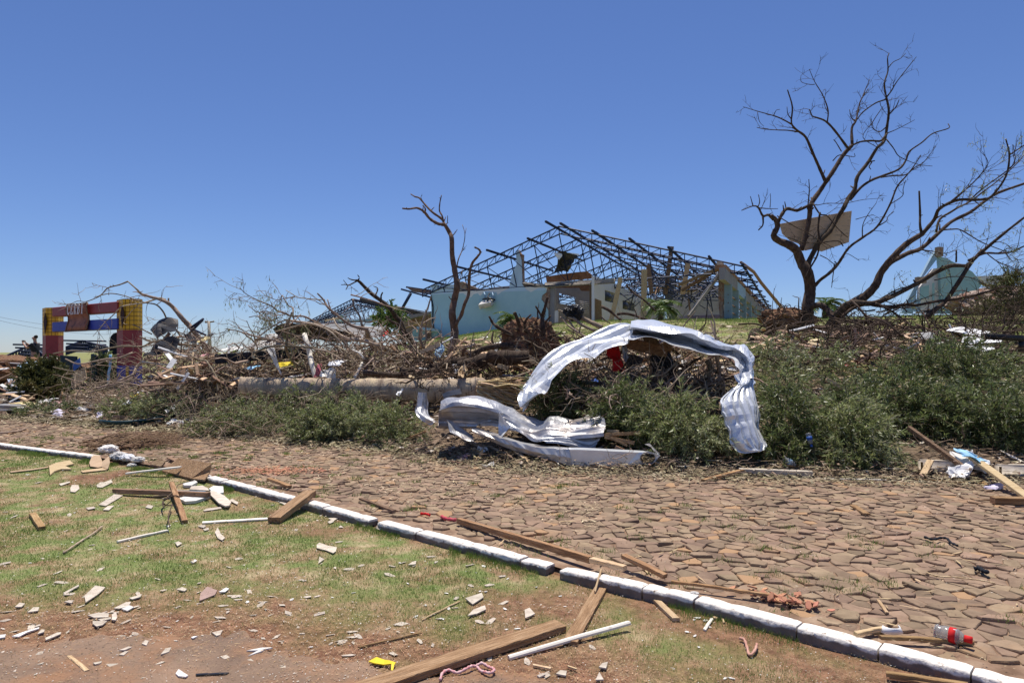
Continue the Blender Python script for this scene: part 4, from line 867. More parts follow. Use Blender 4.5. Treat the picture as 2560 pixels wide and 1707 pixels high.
cs = [[ZI(300, 85), ZI(420, 60), ZI(560, 90), ZI(700, 110)], [ZI(360, 170), ZI(440, 150), ZI(560, 190), ZI(650, 170)], [ZI(350, 270), ZI(450, 300), ZI(560, 290), ZI(590, 270)], [ZI(300, 400), ZI(400, 390), ZI(480, 400), ZI(520, 390)]]
sheet_grid([[FP(*p, -.3+U(-.5, .5)+.3*(j % 2)) for j, p in enumerate(r)] for r in cs], M['darktin'], 'roof_sheet', 'crumpled dark roof sheet caught on the first steel trusses above the concrete beam', 'roof sheet', 4, .12)
cs = [[ZI(290, 80), ZI(350, 78), ZI(420, 95)], [ZI(320, 130), ZI(370, 120), ZI(430, 130)], [ZI(355, 180), ZI(380, 190), ZI(395, 170)]]
sheet_grid([[FP(*p, -.8) for p in r] for r in cs], M['white'], 'panel', 'white torn triangular panel stuck to the crumpled dark roof sheet', 'panel', 2, .03)
cs = [[ZI(520, 75), ZI(620, 85), ZI(705, 100)], [ZI(600, 100), ZI(640, 108), ZI(695, 125)]]
sheet_grid([[FP(*p, -.8) for p in r] for r in cs], M['white'], 'panel', 'narrow white strip lying on top of the crumpled dark roof sheet', 'panel', 2, .02)
# air conditioning unit hanging off the wall
ac = thing('air_conditioner', 'white outdoor air conditioning unit hanging crooked from the blue wall', 'air conditioner', fp(Z3, 925, 1190, -.3))
mb = MB(); a = fp(Z3, 865, 1190, -.35); b = fp(Z3, 985, 1160, -.35); mb.bar(a, b, .55, .28, bev=.03, up=(0, -.45, .9)); mb.build('casing', M['offwhite'], ac, smooth=False)
mb = MB()
for k in range(6):
    z = -.10+.036*k; mb.bar(a+Vector((.05, -.29, z-.10)), b+Vector((-.05, -.29, z-.10)), .012, .012)
mb.build('grille', M['cement'], ac)
for (x0, x1) in ((905, 912), (985, 992)):
    mb = MB(); mb.bar(fp(Z3, x0, 1060, -.06), fp(Z3, x1, 1115, -.25), .08, .05); mb.build('bracket', M['paleblue'], ac)
mb = MB(); mb.tube(catmull([fp(Z3, 955, 1070, -.1), fp(Z3, 940, 1110, -.35), fp(Z3, 975, 1120, -.4), fp(Z3, 930, 1145, -.4), fp(Z3, 1000, 1150, -.35)], 5), .035, 6); mb.tube(catmull([fp(Z3, 890, 1130, -.3), fp(Z3, 950, 1120, -.5), fp(Z3, 1010, 1135, -.3)], 4), .05, 6); mb.build('wiring', M['black'], ac)
# low annex left of the wall
an = thing('low_annex', 'small pale blue annex with a brown window at the left foot of the blue wall', 'building', G(1070, 846))
mb = MB(); mb.prism([P(*Z3(200, 1420), 39), P(*Z3(290, 1412), 39), P(*Z3(450, 1425), 39), P(*Z3(440, 1540), 39), P(*Z3(200, 1530), 39)], Vector((.1, .5, 0))); mb.build('wall', M['tealplain'], an, smooth=False)
mb = MB(); mb.bar(P(*Z3(245, 1410), 38.8), P(*Z3(455, 1432), 38.8), .3, .14); mb.build('roof_edge', M['paleblue'], an, smooth=False)
mb = MB(); mb.bar(P(*Z3(335, 1485), 38.9), P(*Z3(385, 1485), 38.9), .05, .6); mb.build('window', M['woodbrown'], an, smooth=False)

# ============================================================ second hall with collapsed roof, far left
b2 = thing('collapsed_hall', 'collapsed hall far behind the brush with fallen steel trusses and a sagging grey roof', 'building', P(900, 830, 50))
def truss_px(mb, a, ap, b, r): truss(mb, Vector(a), Vector(ap), Vector(b), r)
for k in range(4):
    mb = MB(); dx = k*18; Yk = 50+k*3
    truss(mb, P(762+dx*.6, 808-k*2, Yk), P(883+dx, 747+k*3, Yk+1), P(1050+dx*.3, 786-k*2, Yk), .034); mb.build('roof_truss', M['steel'], b2)
for f in (.15, .4, .65, .9):
    a = lerp(P(883, 747, 51), P(1050, 786, 50), f); mb = MB(); mb.bar(a-Vector((.5, 1.5, 0)), a+Vector((2.5, 14, -.3)), .12, .14); mb.build('purlin', M['steel'], b2)
mb = MB(); mb.bar(P(900, 748, 49), P(1056, 784, 49), .2, .2); o = mb.build('ridge_beam', M['darktin'], b2)
sheet_grid([[P(780, 812, 48), P(830, 812, 48), P(900, 813, 47.5), P(975, 815, 47)], [P(770, 826, 45), P(830, 832, 45), P(900, 836, 45), P(970, 830, 45)], [P(780, 842, 43), P(840, 846, 43), P(900, 845, 43), P(950, 840, 43)]], M['greytin'], 'roof_sheet', None, None, 3, .1, .05, 12, parent=b2)
mb = MB(); mb.prism([P(1000, 792, 46), P(1078, 778, 46), P(1080, 783, 46), P(1010, 800, 46)], Vector((.3, 2, 0))); o = mb.build('roof_sheet', M['greytin'], b2, smooth=False)
wall2 = MB(); wall2.prism([P(1005, 800, 47), P(1075, 790, 47), P(1078, 850, 47), P(990, 850, 47)], Vector((.1, .4, 0))); wall2.build('wall', M['brick'], b2, smooth=False)
for k in range(26):
    a = P(U(740, 1060), U(795, 815), U(44, 52)); d = Vector((U(-1, 1), U(-1, 1), U(-.15, .15)))*U(.5, 1.6); mb = MB(); mb.bar(a-d, a+d, U(.1, .35), .06)
    mb.build('rubble_board', random.choice([M['wood'], M['woodlight'], M['tealplain'], M['brick']]), b2, smooth=False)

# ============================================================ gable ruin at the right
b3 = thing('gable_ruin', 'ruined pale teal gable building with a jagged peak behind the leaning tree', 'building', P(2380, 795, 44))
zn = lambda x, y, Y=44: P(*ZN(x, y), Y)
def pol(name, pts, th, m, par, Y=44, label=None):
    mb = MB(); mb.prism([zn(*p[:2], p[2] if len(p) > 2 else Y) for p in pts], Vector((.02, th, 0))); o = mb.build(name, m, par, smooth=False)
    if label: o['label'] = label
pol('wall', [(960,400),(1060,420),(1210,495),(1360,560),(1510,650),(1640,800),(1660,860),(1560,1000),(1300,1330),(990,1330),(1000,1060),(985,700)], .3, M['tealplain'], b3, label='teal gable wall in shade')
pol('wall', [(345,1320),(560,900),(690,700),(850,400),(950,240),(1040,250),(1035,390),(960,400),(690,760),(600,960),(540,1330)], .3, M['paleblue'], b3, 44.6, 'slanting blue grey side wall')
pol('wall', [(650,900),(800,690),(870,600),(975,580),(1000,1060),(990,1330),(620,1330)], .3, M['plaster'], b3, 44.3, 'greyish inner wall with openings')
pol('window', [(665,900),(800,860),(800,1080),(660,1100)], .1, M['tealplain'], b3, 43.9); pol('window', [(860,830),(890,830),(890,1180),(860,1190)], .1, M['tealplain'], b3, 43.9); pol('window', [(550,1080),(660,1110),(660,1300),(560,1300)], .1, M['paleblue'], b3, 43.9)
pol('brick_pier', [(950,240),(1040,245),(1030,400),(960,400)], .4, M['brick'], b3, 43.8); pol('brick_pier', [(620,730),(740,740),(770,830),(620,840)], .4, M['brick'], b3, 43.8)
pol('roof', [(1640,720),(2100,700),(2120,870),(1850,890),(1700,830)], .6, M['plaster'], b3, 44.8, 'pale flat roof edge')
for x in (980, 1010, 1035): mb = MB(); mb.tube([zn(x, 240), zn(x-5, 180)], .02, 4); mb.build('rebar', M['steel'], b3)

# ============================================================ gateway
ga = Vector((P(132, 0, 28).x, 28, 0)); gb = Vector((P(323, 0, 24.2).x, 24.2, 0)); gdir = (gb-ga); GL = gdir.length; gd = gdir.normalized(); gn = Vector((-gd.y, gd.x, 0))
gw = thing('gateway', 'tiled yellow, maroon and blue gateway with a CERBI name board on its beams', 'gate', Vector((*((ga+gb)/2).xy, h1(*((ga+gb)/2).xy))))
def tile_mat():
    m = mat('yellow_mosaic', [(.72, .40, .015), (.84, .48, .03)], 3, .5); n = m.node_tree.nodes; l = m.node_tree.links
    bs = [x for x in n if x.type == 'BSDF_PRINCIPLED'][0]; src = bs.inputs['Base Color'].links[0].from_socket
    geo = n.new('ShaderNodeNewGeometry'); sp_ = n.new('ShaderNodeVectorRotate'); sp_.rotation_type = 'Z_AXIS'; sp_.inputs['Angle'].default_value = -math.atan2(gd.y, gd.x); l.new(geo.outputs['Position'], sp_.inputs['Vector'])
    sx = n.new('ShaderNodeSeparateXYZ'); l.new(sp_.outputs[0], sx.inputs[0]); outs = []
    for i in (0, 1, 2):
        a = n.new('ShaderNodeMath'); a.operation = 'MULTIPLY'; a.inputs[1].default_value = 1/.15; l.new(sx.outputs[i], a.inputs[0])
        f = n.new('ShaderNodeMath'); f.operation = 'FRACT'; l.new(a.outputs[0], f.inputs[0]); c = n.new('ShaderNodeMath'); c.operation = 'LESS_THAN'; c.inputs[1].default_value = .15; l.new(f.outputs[0], c.inputs[0]); outs.append(c)
    mx1 = n.new('ShaderNodeMath'); mx1.operation = 'MAXIMUM'; l.new(outs[0].outputs[0], mx1.inputs[0]); l.new(outs[2].outputs[0], mx1.inputs[1])
    mx = n.new('ShaderNodeMix'); mx.data_type = 'RGBA'; l.new(mx1.outputs[0], mx.inputs[0]); l.new(src, mx.inputs[6]); mx.inputs[7].default_value = (.16, .07, .01, 1); l.new(mx.outputs[2], bs.inputs['Base Color']); return m
M['mosaic'] = tile_mat(); M['maroon'] = mat('maroon_tiles', [(.26, .035, .04), (.34, .05, .05)], 3, .5, noise2=((.18, .03, .03), 4, .5, .8)); M['navy'] = mat('blue_tiles', [(.03, .05, .34), (.045, .075, .42)], 3, .5)
M['mardark'] = mat('dark_maroon_diamond', [(.035, .012, .012), (.05, .015, .014)], 4, .5)
def gpt(u, v, z): q = ga+gd*u+gn*v; return Vector((q.x, q.y, z))
def gbox(name, u0, u1, v0, v1, z0, z1, m, par, bev=.02):
    mb = MB(); c = gpt((u0+u1)/2, (v0+v1)/2, (z0+z1)/2); mb.box(c, gd*(u1-u0)/2, gn*(v1-v0)/2, Vector((0, 0, (z1-z0)/2)), bev=bev); o = mb.build(name, m, par, smooth=False); return o
def foot_prism(name, foot, z0, z1, m, label=None, grow=0.0):
    c = sum((Vector((p.x, p.y, 0)) for p in foot), Vector())/len(foot); mb = MB(); mb.prism([Vector((p.x+(p.x-c.x)*grow, p.y+(p.y-c.y)*grow, z0)) for p in foot], Vector((0, 0, z1-z0))); o = mb.build(name, m, gw, smooth=False)
    if label: o['label'] = label
for foot, zt, zm, dx, dw, dY in (([P(106, 0, 28.5), P(114, 0, 28.0), P(146, 0, 27.9), P(159, 0, 28.4), P(150, 0, 29), P(112, 0, 29.1)], 3.42, 2.28, 114, 5, 27.97), ([P(292, 0, 24.6), P(307, 0, 24.0), P(344, 0, 23.9), P(356, 0, 24.3), P(350, 0, 25), P(300, 0, 25.1)], 3.47, 2.38, 307, 6, 23.96)):
    zg = h1(foot[1].x, foot[1].y)-.3
    foot_prism('pillar', foot, zm, zt, M['mosaic'], 'yellow mosaic top half of a gateway pillar', .01); foot_prism('pillar', foot, 1.12, zm-.002, M['maroon'], 'maroon middle part of a gateway pillar'); foot_prism('pillar', foot, zg, 1.118, M['navy'], 'blue foot of a gateway pillar')
    x0 = (dx-CX)/F*dY; w_ = dw*dY/F; mb = MB(); mb.prism([Vector((x0, dY-.02, zm+.05)), Vector((x0+w_, dY-.02, (zm+zt)/2)), Vector((x0, dY-.02, zt-.2)), Vector((x0-w_, dY+.02, (zm+zt)/2))], Vector((0, -.03, 0))); mb.build('diamond', M['mardark'], gw, smooth=False)
    x1 = (dx+9-CX)/F*dY; mb = MB(); mb.prism([Vector((x1, dY-.02, zg)), Vector((x1+.1, dY-.02, zg)), Vector((x1+.1, dY-.02, 1.1)), Vector((x1, dY-.02, 1.1))], Vector((0, -.02, 0))); mb.build('stripe', M['mosaic'], gw, smooth=False)
gbox('beam', .462, GL-.462, -.2, .2, 3.03, 3.40, M['maroon'], gw)
gbox('beam', .462, GL-.462, -.2, .2, 2.42, 2.80, M['navy'], gw)
# curved name board with lettering
u0, u1 = GL*.325, GL*.60
rows_ = []
for z, v in ((3.44, -.28), (3.3, -.33), (3.05, -.30), (2.95, -.24), (2.80, -.24), (2.6, -.30), (2.40, -.34)):
    rows_.append([gpt(u0+(u1-u0)*k/6, v, z) for k in range(7)])
M['signbrown'] = mat('name_board', [(.26, .085, .045), (.36, .14, .075)], 3, .6, noise2=((.10, .035, .025), 4, .5, .7))
mb = MB(); mb.grid(np.array(rows_)); sg = mb.build('name_board', M['signbrown'], gw); so_ = sg.modifiers.new('solid', 'SOLIDIFY'); so_.thickness = .03; so_.offset = 1
edge = MB()
for u_ in (u0, u1): edge.tube([gpt(u_, v-.01, z) for z, v in ((3.44, -.28), (3.3, -.33), (3.05, -.30), (2.95, -.24), (2.80, -.24), (2.6, -.30), (2.40, -.34))], .022, 4)
edge.tube([gpt(u0, -.29, 3.44), gpt(u1, -.29, 3.44)], .02, 4); edge.tube([gpt(u0, -.35, 2.40), gpt(u1, -.35, 2.40)], .02, 4); edge.build('edge_strip', M['woodbrown'], sg)
LET = {'C': [[(.85,.78),(.62,1),(.3,.95),(.12,.7),(.1,.35),(.28,.06),(.6,0),(.88,.2)], [(.86,.98),(.85,.75)]],
 'E': [[(.25,1),(.25,0)], [(.1,1),(.85,1),(.86,.8)], [(.25,.53),(.62,.53)], [(.1,0),(.88,0),(.9,.22)]],
 'R': [[(.25,1),(.25,0)], [(.1,0),(.4,0)], [(.1,1),(.55,1),(.8,.88),(.8,.65),(.55,.52),(.25,.52)], [(.5,.52),(.85,0),(.98,0)]],
 'B': [[(.25,1),(.25,0)], [(.1,1),(.55,1),(.78,.88),(.75,.62),(.5,.53),(.25,.53)], [(.5,.53),(.82,.42),(.85,.15),(.55,0),(.1,0)]],
 'I': [[(.5,1),(.5,0)], [(.28,1),(.72,1)], [(.28,0),(.72,0)]]}
lu = u0+.10*(u1-u0); lw = (u1-u0)*.82/5
for i, ch in enumerate('CERBI'):
    mb = MB()
    for si, stq in enumerate(LET[ch]):
        pts = [gpt(lu+i*lw+(x*.78+.14*y)*lw, -.36, 3.05+.36*y) for x, y in stq]
        vert = (si == 0)
        for a, b in zip(pts[:-1], pts[1:]): mb.bar(a, b, .012, .05 if vert else .028, up=(0, 0, 1) if abs((b-a).z) < .6*(b-a).length else tuple(gd), ext=.008)
    mb.build('letter', M['white'], sg, smooth=False)
# dark leaves of the metal gate standing between the pillars, and a few things behind
M['gatedark'] = mat('dark_teal_metal', [(.012, .03, .04), (.022, .05, .06)], 3, .6)
for lab, x0, x1, y0, y1, Y in (('dark teal metal gate leaf left of the opening', 150, 190, 888, 988, 25.5), ('dark teal metal gate leaf at the middle of the opening', 227, 240, 885, 985, 25)):
    g_ = thing('gate_leaf', lab, 'gate leaf', P((x0+x1)/2, y1, Y)); mb = MB(); mb.prism([P(x0, y0, Y), P(x1, y0+3, Y-.2), P(x1, y1, Y-.2), P(x0, y1, Y)], Vector((.02, .06, 0))); mb.build('panel', M['gatedark'], g_, smooth=False)
    for k in range(int((x1-x0)/8)+1): mb = MB(); mb.bar(P(x0+k*8, y0, Y-.15), P(x0+k*8, y1, Y-.15), .05, .05); mb.build('bar', M['gatedark'], g_)
mb = MB(); mb.tube(catmull([P(*ZG(1210, 930), 23), P(*ZG(1205, 1100), 23), P(*ZG(1185, 1200), 23), P(*ZG(1180, 1340), 23)], 4), .04, 6); tag(mb.build('hose', M['lblue']), 'light blue pipe hanging upright beside the right gateway pillar', 'pipe')
# dark round-topped panel behind the right pillar
mb = MB(); mb.prism([P(*ZG(x, y), 26) for x, y in [(1190,960),(1195,760),(1210,680),(1250,635),(1300,620),(1300,960)]], Vector((0, .1, 0))); tag(mb.build('panel', M['blackcloth'], smooth=False), 'dark round topped panel just behind the right gateway pillar', 'panel')
# far collapsed trusses behind the gate
for nm, lab, xa, xb, xc, ya, yb, yc, Y in (('roof_truss', 'fallen steel roof truss seen through the gateway opening', 165, 205, 270, 868, 852, 868, 36), ('roof_truss', 'fallen steel roof truss sloping down at the left edge of the photo', -40, 78, 130, 915, 862, 905, 33)):
    tr = thing(nm, lab, 'roof truss', P(xb, yc, Y)); mb = MB(); truss(mb, P(xa, ya, Y), P(xb, yb, Y), P(xc, yc, Y), .05); mb.build('frame', M['steel'], tr)
    for k in range(4): mb = MB(); mb.bar(P(xb-45+k*6, yb+8*k-1, Y-1), P(xb+60, yb+9*k+1, Y+1), .07, .08); mb.build('purlin', M['steel'], tr)
mb = MB(); mb.prism([P(45, 885, 38), P(78, 865, 38), P(105, 868, 38), P(105, 905, 38), P(15, 905, 38)], Vector((0, .3, 0))); tag(mb.build('wall_panel', M['greytin'], smooth=False), 'low grey blue shed panel behind the person at the far left', 'panel')
# utility pole with wires
up = thing('utility_pole', 'distant concrete utility pole with a crossarm standing left of centre', 'utility pole', P(522, 868, 75))
mb = MB(); mb.tube([P(525, 880, 75), P(522, 803, 75)], [.22, .16], 8); mb.build('pole', M['cement'], up)
mb = MB(); mb.bar(P(513, 806, 75), P(535, 804, 75), .12, .14); mb.build('crossarm', M['woodbrown'], up)
for x in (514, 519, 534): mb = MB(); mb.tube([P(x, 805, 75), P(x, 801.5, 75)], .07, 6); mb.build('insulator', M['cement'], up)
for lab, a, b, sag in (('upper overhead wire running left from the distant pole', P(514, 803, 75), P(-60, 780, 60), 1.2), ('lower overhead wire running left from the distant pole', P(519, 803, 75), P(-60, 786, 60), 1.6), ('overhead wire running right from the distant pole', P(534, 803, 75), P(700, 828, 66), .5)):
    mb = MB(); q = [lerp(a, b, k/16)-Vector((0, 0, sag*4*(k/16)*(1-k/16))) for k in range(17)]; mb.tube(q, .012, 3, cap=False); tag(mb.build('overhead_wire', M['black']), lab, 'wire')
mb = MB(); mb.tube([P(538, 857, 60), P(566, 824, 60)], .02, 3); tag(mb.build('guy_wire', M['black']), 'slanting guy wire right of the distant utility pole', 'wire')
# ============================================================ METAL SHEETS (foreground)
def PG(fr, x, y, Y): a, b = fr(x, y); return P(a, b, Y)
# great bent sheet arching over the debris
st = [ # (frame, edge A xy, edge B xy, YA, YB)
 (Z5, (1045,885), (1030,880), 10.9, 10.9), (Z5, (1000,810), (1085,815), 11.0, 10.7), (Z5, (990,730), (1160,720), 11.2, 10.6), (Z5, (1030,650), (1200,690), 11.4, 10.7),
 (Z5, (1150,500), (1310,600), 11.6, 10.8), (Z5, (1290,390), (1430,475), 11.8, 11.0), (Z5, (1420,300), (1580,440), 12.0, 11.1), (Z5, (1680,200), (1720,370), 12.2, 11.2), (Z5, (1890,135), (1890,312), 12.3, 11.2),
 (Z6, (340,140), (250,312), 12.4, 11.2)]
A_ = catmull([PG(s[0], *s[1], s[3]) for s in st], 3); B_ = catmull([PG(s[0], *s[2], s[4]) for s in st], 3)
def ribbon(A_, B_, nw, prof, crumple, seed, name, m, label, cat, camber=.0, facet=.02):
    n = len(A_); Gd = np.zeros((nw+1, n, 3)); rs_ = np.random.default_rng(seed); kn = 9; kink = np.interp(np.arange(n), np.linspace(0, n-1, kn), rs_.uniform(-1, 1, kn)); kink2 = np.interp(np.arange(n), np.linspace(0, n-1, kn*2), rs_.uniform(-1, 1, kn*2))
    T = np.gradient((A_+B_)/2, axis=0); W = B_-A_; N_ = np.cross(T, W); N_ /= np.linalg.norm(N_, axis=1, keepdims=True)+1e-9
    wl = np.linalg.norm(W, axis=1)
    s_ = np.concatenate([[0], np.cumsum(np.linalg.norm(np.diff((A_+B_)/2, axis=0), axis=1))])
    for j in range(nw+1):
        v = j/nw
        h = prof(v)*wl/.9
        crease = kink*(abs(v-.5)-.2)*facet*2+kink2*(abs(v-.35)-.2)*facet+(np.abs(((s_*1.1-v*1.6+seed*.7) % 1)-.5)-.25)*facet*.7
        nz = (fbm(s_*3+seed, np.full(n, v*3+seed), 5, 3)-.5)*2*crumple
        Gd[j] = A_+W*v+N_*(h+crease+nz+camber*math.sin(math.pi*v))[:, None]
    mb = MB(); mb.grid(Gd); o = mb.build(name, m, smooth=False); so_ = o.modifiers.new('solid', 'SOLIDIFY'); so_.thickness = .003; tag(o, label, cat); return o
def ribs(n, h):
    return lambda v: h*float(np.clip(1.6-abs(((v*n) % 1)-.5)*7, 0, 1))+(.05 if v > .93 or v < .05 else 0)
ribbon(A_, B_, 24, ribs(4, .06), .008, 3, 'bent_roof_sheet', M['metal'], 'left half of the white metal arch, a long ribbed sheet rising from the debris', 'roof sheet', .05, .12)
rows_ = [
 [(280,138),(400,138),(520,150),(700,190),(860,232),(1000,295),(1160,362),(1300,358),(1350,450),(1368,560),(1366,670)],
 [(270,200),(370,215),(460,232),(640,248),(800,262),(900,300),(1060,372),(1235,395),(1320,470),(1345,560),(1340,665)],
 [(262,240),(350,255),(440,270),(620,296),(800,330),(900,372),(1020,412),(1190,430),(1275,490),(1300,560),(1290,650)],
 [(245,312),(340,298),(430,292),(580,325),(780,395),(960,458),(1110,464),(1200,490),(1235,540),(1245,580),(1232,640)]]
dp = [[12.5,12.5,12.5,12.5,12.3,12.1,11.8,11.2,10.8,10.4,10.2],[11.4,11.4,11.4,11.3,11.2,11.0,10.8,10.3,10.1,10.0,9.9],[12.1,12.2,12.3,12.2,12.0,11.8,11.5,10.8,10.5,10.2,10.1],[11.2,11.3,11.3,11.2,11.0,10.8,10.6,10.2,10.0,9.9,9.85]]
sheet_grid([[PG(Z6, *p, d) for p, d in zip(r, q)] for r, q in zip(rows_, dp)], M['metal'], 'bent_roof_sheet', 'right half of the white metal arch, folded with its shaded hollow side showing', 'roof sheet', 4, .06, .02, 6, ns=1.9)
# its torn end hanging down to the road, a fanned crumpled tail
st = [(Z6, (1365,640), (1232,610), 10.2, 9.9), (Z6, (1370,690), (1240,690), 10.1, 9.8), (Z6, (1360,740), (1195,740), 10.0, 9.7), (Z6, (1410,810), (1125,800), 9.9, 9.5), (Z6, (1440,880), (1110,870), 9.8, 9.35), (Z6, (1465,960), (1135,960), 9.7, 9.25), (Z6, (1455,1060), (1175,1050), 9.6, 9.2), (Z6, (1450,1130), (1215,1120), 9.5, 9.15), (Z6, (1490,1210), (1235,1200), 9.4, 9.1), (Z6, (1512,1262), (1285,1290), 9.3, 9.1), (Z6, (1440,1315), (1385,1325), 9.2, 9.1)]
A_ = catmull([PG(s[0], *s[1], s[3]) for s in st], 3); B_ = catmull([PG(s[0], *s[2], s[4]) for s in st], 3)
ribbon(A_, B_, 49, ribs(7, .085), .010, 9, 'torn_sheet_tail', M['metal'], 'crumpled white metal sheet fanning out and hanging down against the green foliage', 'roof sheet', -.06, .11)
# crumpled sheet lying in front of the palm trunk
rowsdef = [
 [(350,815),(480,765),(650,775),(800,815),(960,880),(1180,975),(1280,930),(1460,960),(1660,905)],
 [(330,880),(470,835),(640,850),(815,895),(900,930),(1140,1040),(1260,1000),(1440,1020),(1715,960)],
 [(325,960),(470,950),(640,960),(800,960),(920,1010),(1120,1090),(1250,1060),(1430,1075),(1725,1040)],
 [(315,1042),(450,1040),(620,1040),(700,1010),(980,1060),(1130,1148),(1280,1110),(1440,1125),(1710,1100)],
]
deps = [[10.9,11.0,11.0,10.9,10.9,10.7,10.7,10.7,10.6],[10.3,10.3,10.3,10.3,10.4,10.4,10.3,10.3,10.2],[10.45,10.5,10.5,10.5,10.2,10.1,10.05,10.0,9.9],[10.4,10.45,10.5,10.5,10.0,9.9,9.85,9.8,9.7]]
sheet_grid([[PG(Z5, *p, deps[i][j]) for j, p in enumerate(r)] for i, r in enumerate(rowsdef)], M['metaldirty'], 'crumpled_roof_sheet', 'dirty silver roof sheet buckled in waves on the road edge below the arch', 'roof sheet', 6, .05, .035, 7, ns=2.4)
sheet_grid([[PG(Z5, *p, 9.85-.05*i) for p in r] for i, r in enumerate([[(1130,1140),(1300,1105),(1450,1120),(1600,1110),(1700,1100)], [(1160,1150),(1300,1140),(1420,1150),(1580,1200),(1660,1160)], [(1230,1165),(1330,1165),(1450,1190),(1600,1222),(1640,1215)]])], M['metaldirty'], 'crumpled_roof_sheet', 'torn corner flap of dirty sheet drooping at the right end of the buckled sheet', 'roof sheet', 4, .03, .02, 3, ns=2.5)
sheet_grid([[PG(Z5, *p, y_) for p, y_ in zip(r, ys)] for r, ys in (([(835,910),(870,960),(935,1030)], (10.2, 10.15, 10.1)), ([(830,1000),(860,1030),(900,1060)], (10.25, 10.2, 10.1)), ([(828,1095),(845,1110),(858,1112)], (10.2, 10.1, 10.0)))], M['metal'], 'sheet_offcut', 'small bright folded sheet propped under the middle of the buckled roof sheet', 'roof sheet', 3, .01)
# curled flashing strip left of it
st = [((150,740), (215,745)), ((140,800), (222,800)), ((122,880), (225,880)), ((130,930), (235,930)), ((175,975), (262,960)), ((230,1005), (300,985)), ((262,1022), (318,1003))]
A_ = catmull([PG(Z5, *s[0], 11.1-i*.08) for i, s in enumerate(st)], 5); B_ = catmull([PG(Z5, *s[1], 11.25-i*.08+.15*math.sin(i)) for i, s in enumerate(st)], 5)
ribbon(A_, B_, 10, ribs(2, .03), .02, 4, 'curled_flashing', M['metaldirty'], 'curled strip of thin flashing standing up at the left end of the buckled sheet', 'flashing', .06, .015)
sheet_grid([[PG(Z5, *p, 10.35) for p in [(390,960),(450,1000),(520,1050),(600,1090)]], [PG(Z5, *p, 10.1) for p in [(400,1010),(450,1060),(530,1100),(620,1150)]], [PG(Z5, *p, 10.0) for p in [(425,1070),(470,1100),(540,1140),(615,1155)]]], M['metaldirty'], 'sheet_offcut', 'dented scrap of silver sheet sticking out of twigs below the buckled sheet', 'roof sheet', 4, .04)
# black tyre-like rubber scrap on the palm trunk
sheet_grid([[PG(Z5, *p, 11.9) for p in [(355,755),(400,735),(450,722),(505,712)]], [PG(Z5, *p, 11.6) for p in [(372,800),(420,775),(470,762),(520,755)]]], M['black'], 'rubber_scrap', 'curved black rubber scrap leaning on the palm trunk behind the buckled sheet', 'scrap', 4, .01)
# box gutter with the round hole
gb_ = thing('gutter', 'long folded metal gutter on the road edge, round hole near its pointed end', 'gutter', PG(Z5, 1600, 1360, 9.4))
segs = [((600,1045),(620,1078),10.2),((800,1105),(860,1190),10.0),((930,1150),(1000,1240),9.85),((1130,1195),(1180,1290),9.7),((1300,1212),(1310,1322),9.55),((1420,1222),(1440,1362),9.4)]
R0 = []; R1 = []; R2 = []
for a, b, Y in segs:
    R1.append(PG(Z5, *a, Y)); R2.append(PG(Z5, *b, Y-.05)); R0.append(R1[-1]+Vector((.05, .16, -.0)))
rows_ = np.array([catmull(R0, 4), catmull(R1, 4), (catmull(R1, 4)+catmull(R2, 4))/2+np.array([0, -.03, 0]), catmull(R2, 4)])
rows_[1:3] += RNG.normal(0, .006, rows_[1:3].shape)
mb = MB(); mb.grid(rows_); o = mb.build('channel', M['metaldirty'], gb_, smooth=False); o['label'] = 'duller left stretch of the gutter'; so_ = o.modifiers.new('solid', 'SOLIDIFY'); so_.thickness = .003
# end piece with hole
def holed(outer, hc, hr, Yf, name):
    bm = bmesh.new(); ov = [bm.verts.new(tuple(p)) for p in outer]; oe = [bm.edges.new((ov[i], ov[(i+1) % len(ov)])) for i in range(len(ov))]
    c, ax, ay = hc; hv = [bm.verts.new(tuple(c+ax*math.cos(a)+ay*math.sin(a))) for a in np.linspace(0, 2*math.pi, 20, endpoint=False)]
    he = [bm.edges.new((hv[i], hv[(i+1) % 20])) for i in range(20)]
    bmesh.ops.triangle_fill(bm, edges=oe+he, use_beauty=True)
    bm.verts.index_update(); mb = MB(); mb.add([tuple(v.co) for v in bm.verts], None, [tuple(v.index for v in f.verts) for f in bm.faces]); bm.free(); return mb
ZP = [(1425,1222),(1500,1222),(1650,1228),(1800,1236),(2000,1246),(2100,1252),(2185,1272),(2130,1335),(2000,1350),(1900,1362),(1700,1368),(1560,1370),(1440,1362)]
def gY(x): return 9.38-(x-1425)*.0002
hc = PG(Z5, 2082, 1293, gY(2082)); mb = holed([PG(Z5, x, y, gY(x)) for x, y in ZP], (hc, Vector((.105, 0, 0)), Vector((0, 0, .085))), 0, 0, '')
o = mb.build('end_plate', M['metal'], gb_, smooth=False); o['label'] = 'bright right end plate with a round hole'; so_ = o.modifiers.new('solid', 'SOLIDIFY'); so_.thickness = .004
mb = MB(); tp = [PG(Z5, x, y, gY(x)) for x, y in ZP[:7]]; mb.grid(np.array([tp, [p+Vector((.0, .14, .01)) for p in tp]])); o = mb.build('top_flange', M['metal'], gb_, smooth=False); so_ = o.modifiers.new('solid', 'SOLIDIFY'); so_.thickness = .003
mb = MB(); bt = [PG(Z5, x, y, gY(x)-.0) for x, y in ZP[:5:-1]]; mb.grid(np.array([bt, [p+Vector((0, .12, .0)) for p in bt]])); mb.build('bottom_flange', M['metaldirty'], gb_, smooth=False)
ring = MB(); ring.tube([tuple(hc+Vector((.105*math.cos(a), -.004, .085*math.sin(a)))) for a in np.linspace(0, 2*math.pi, 21)], .006, 5, cap=False); ring.build('hole_rim', M['metaldirty'], gb_)
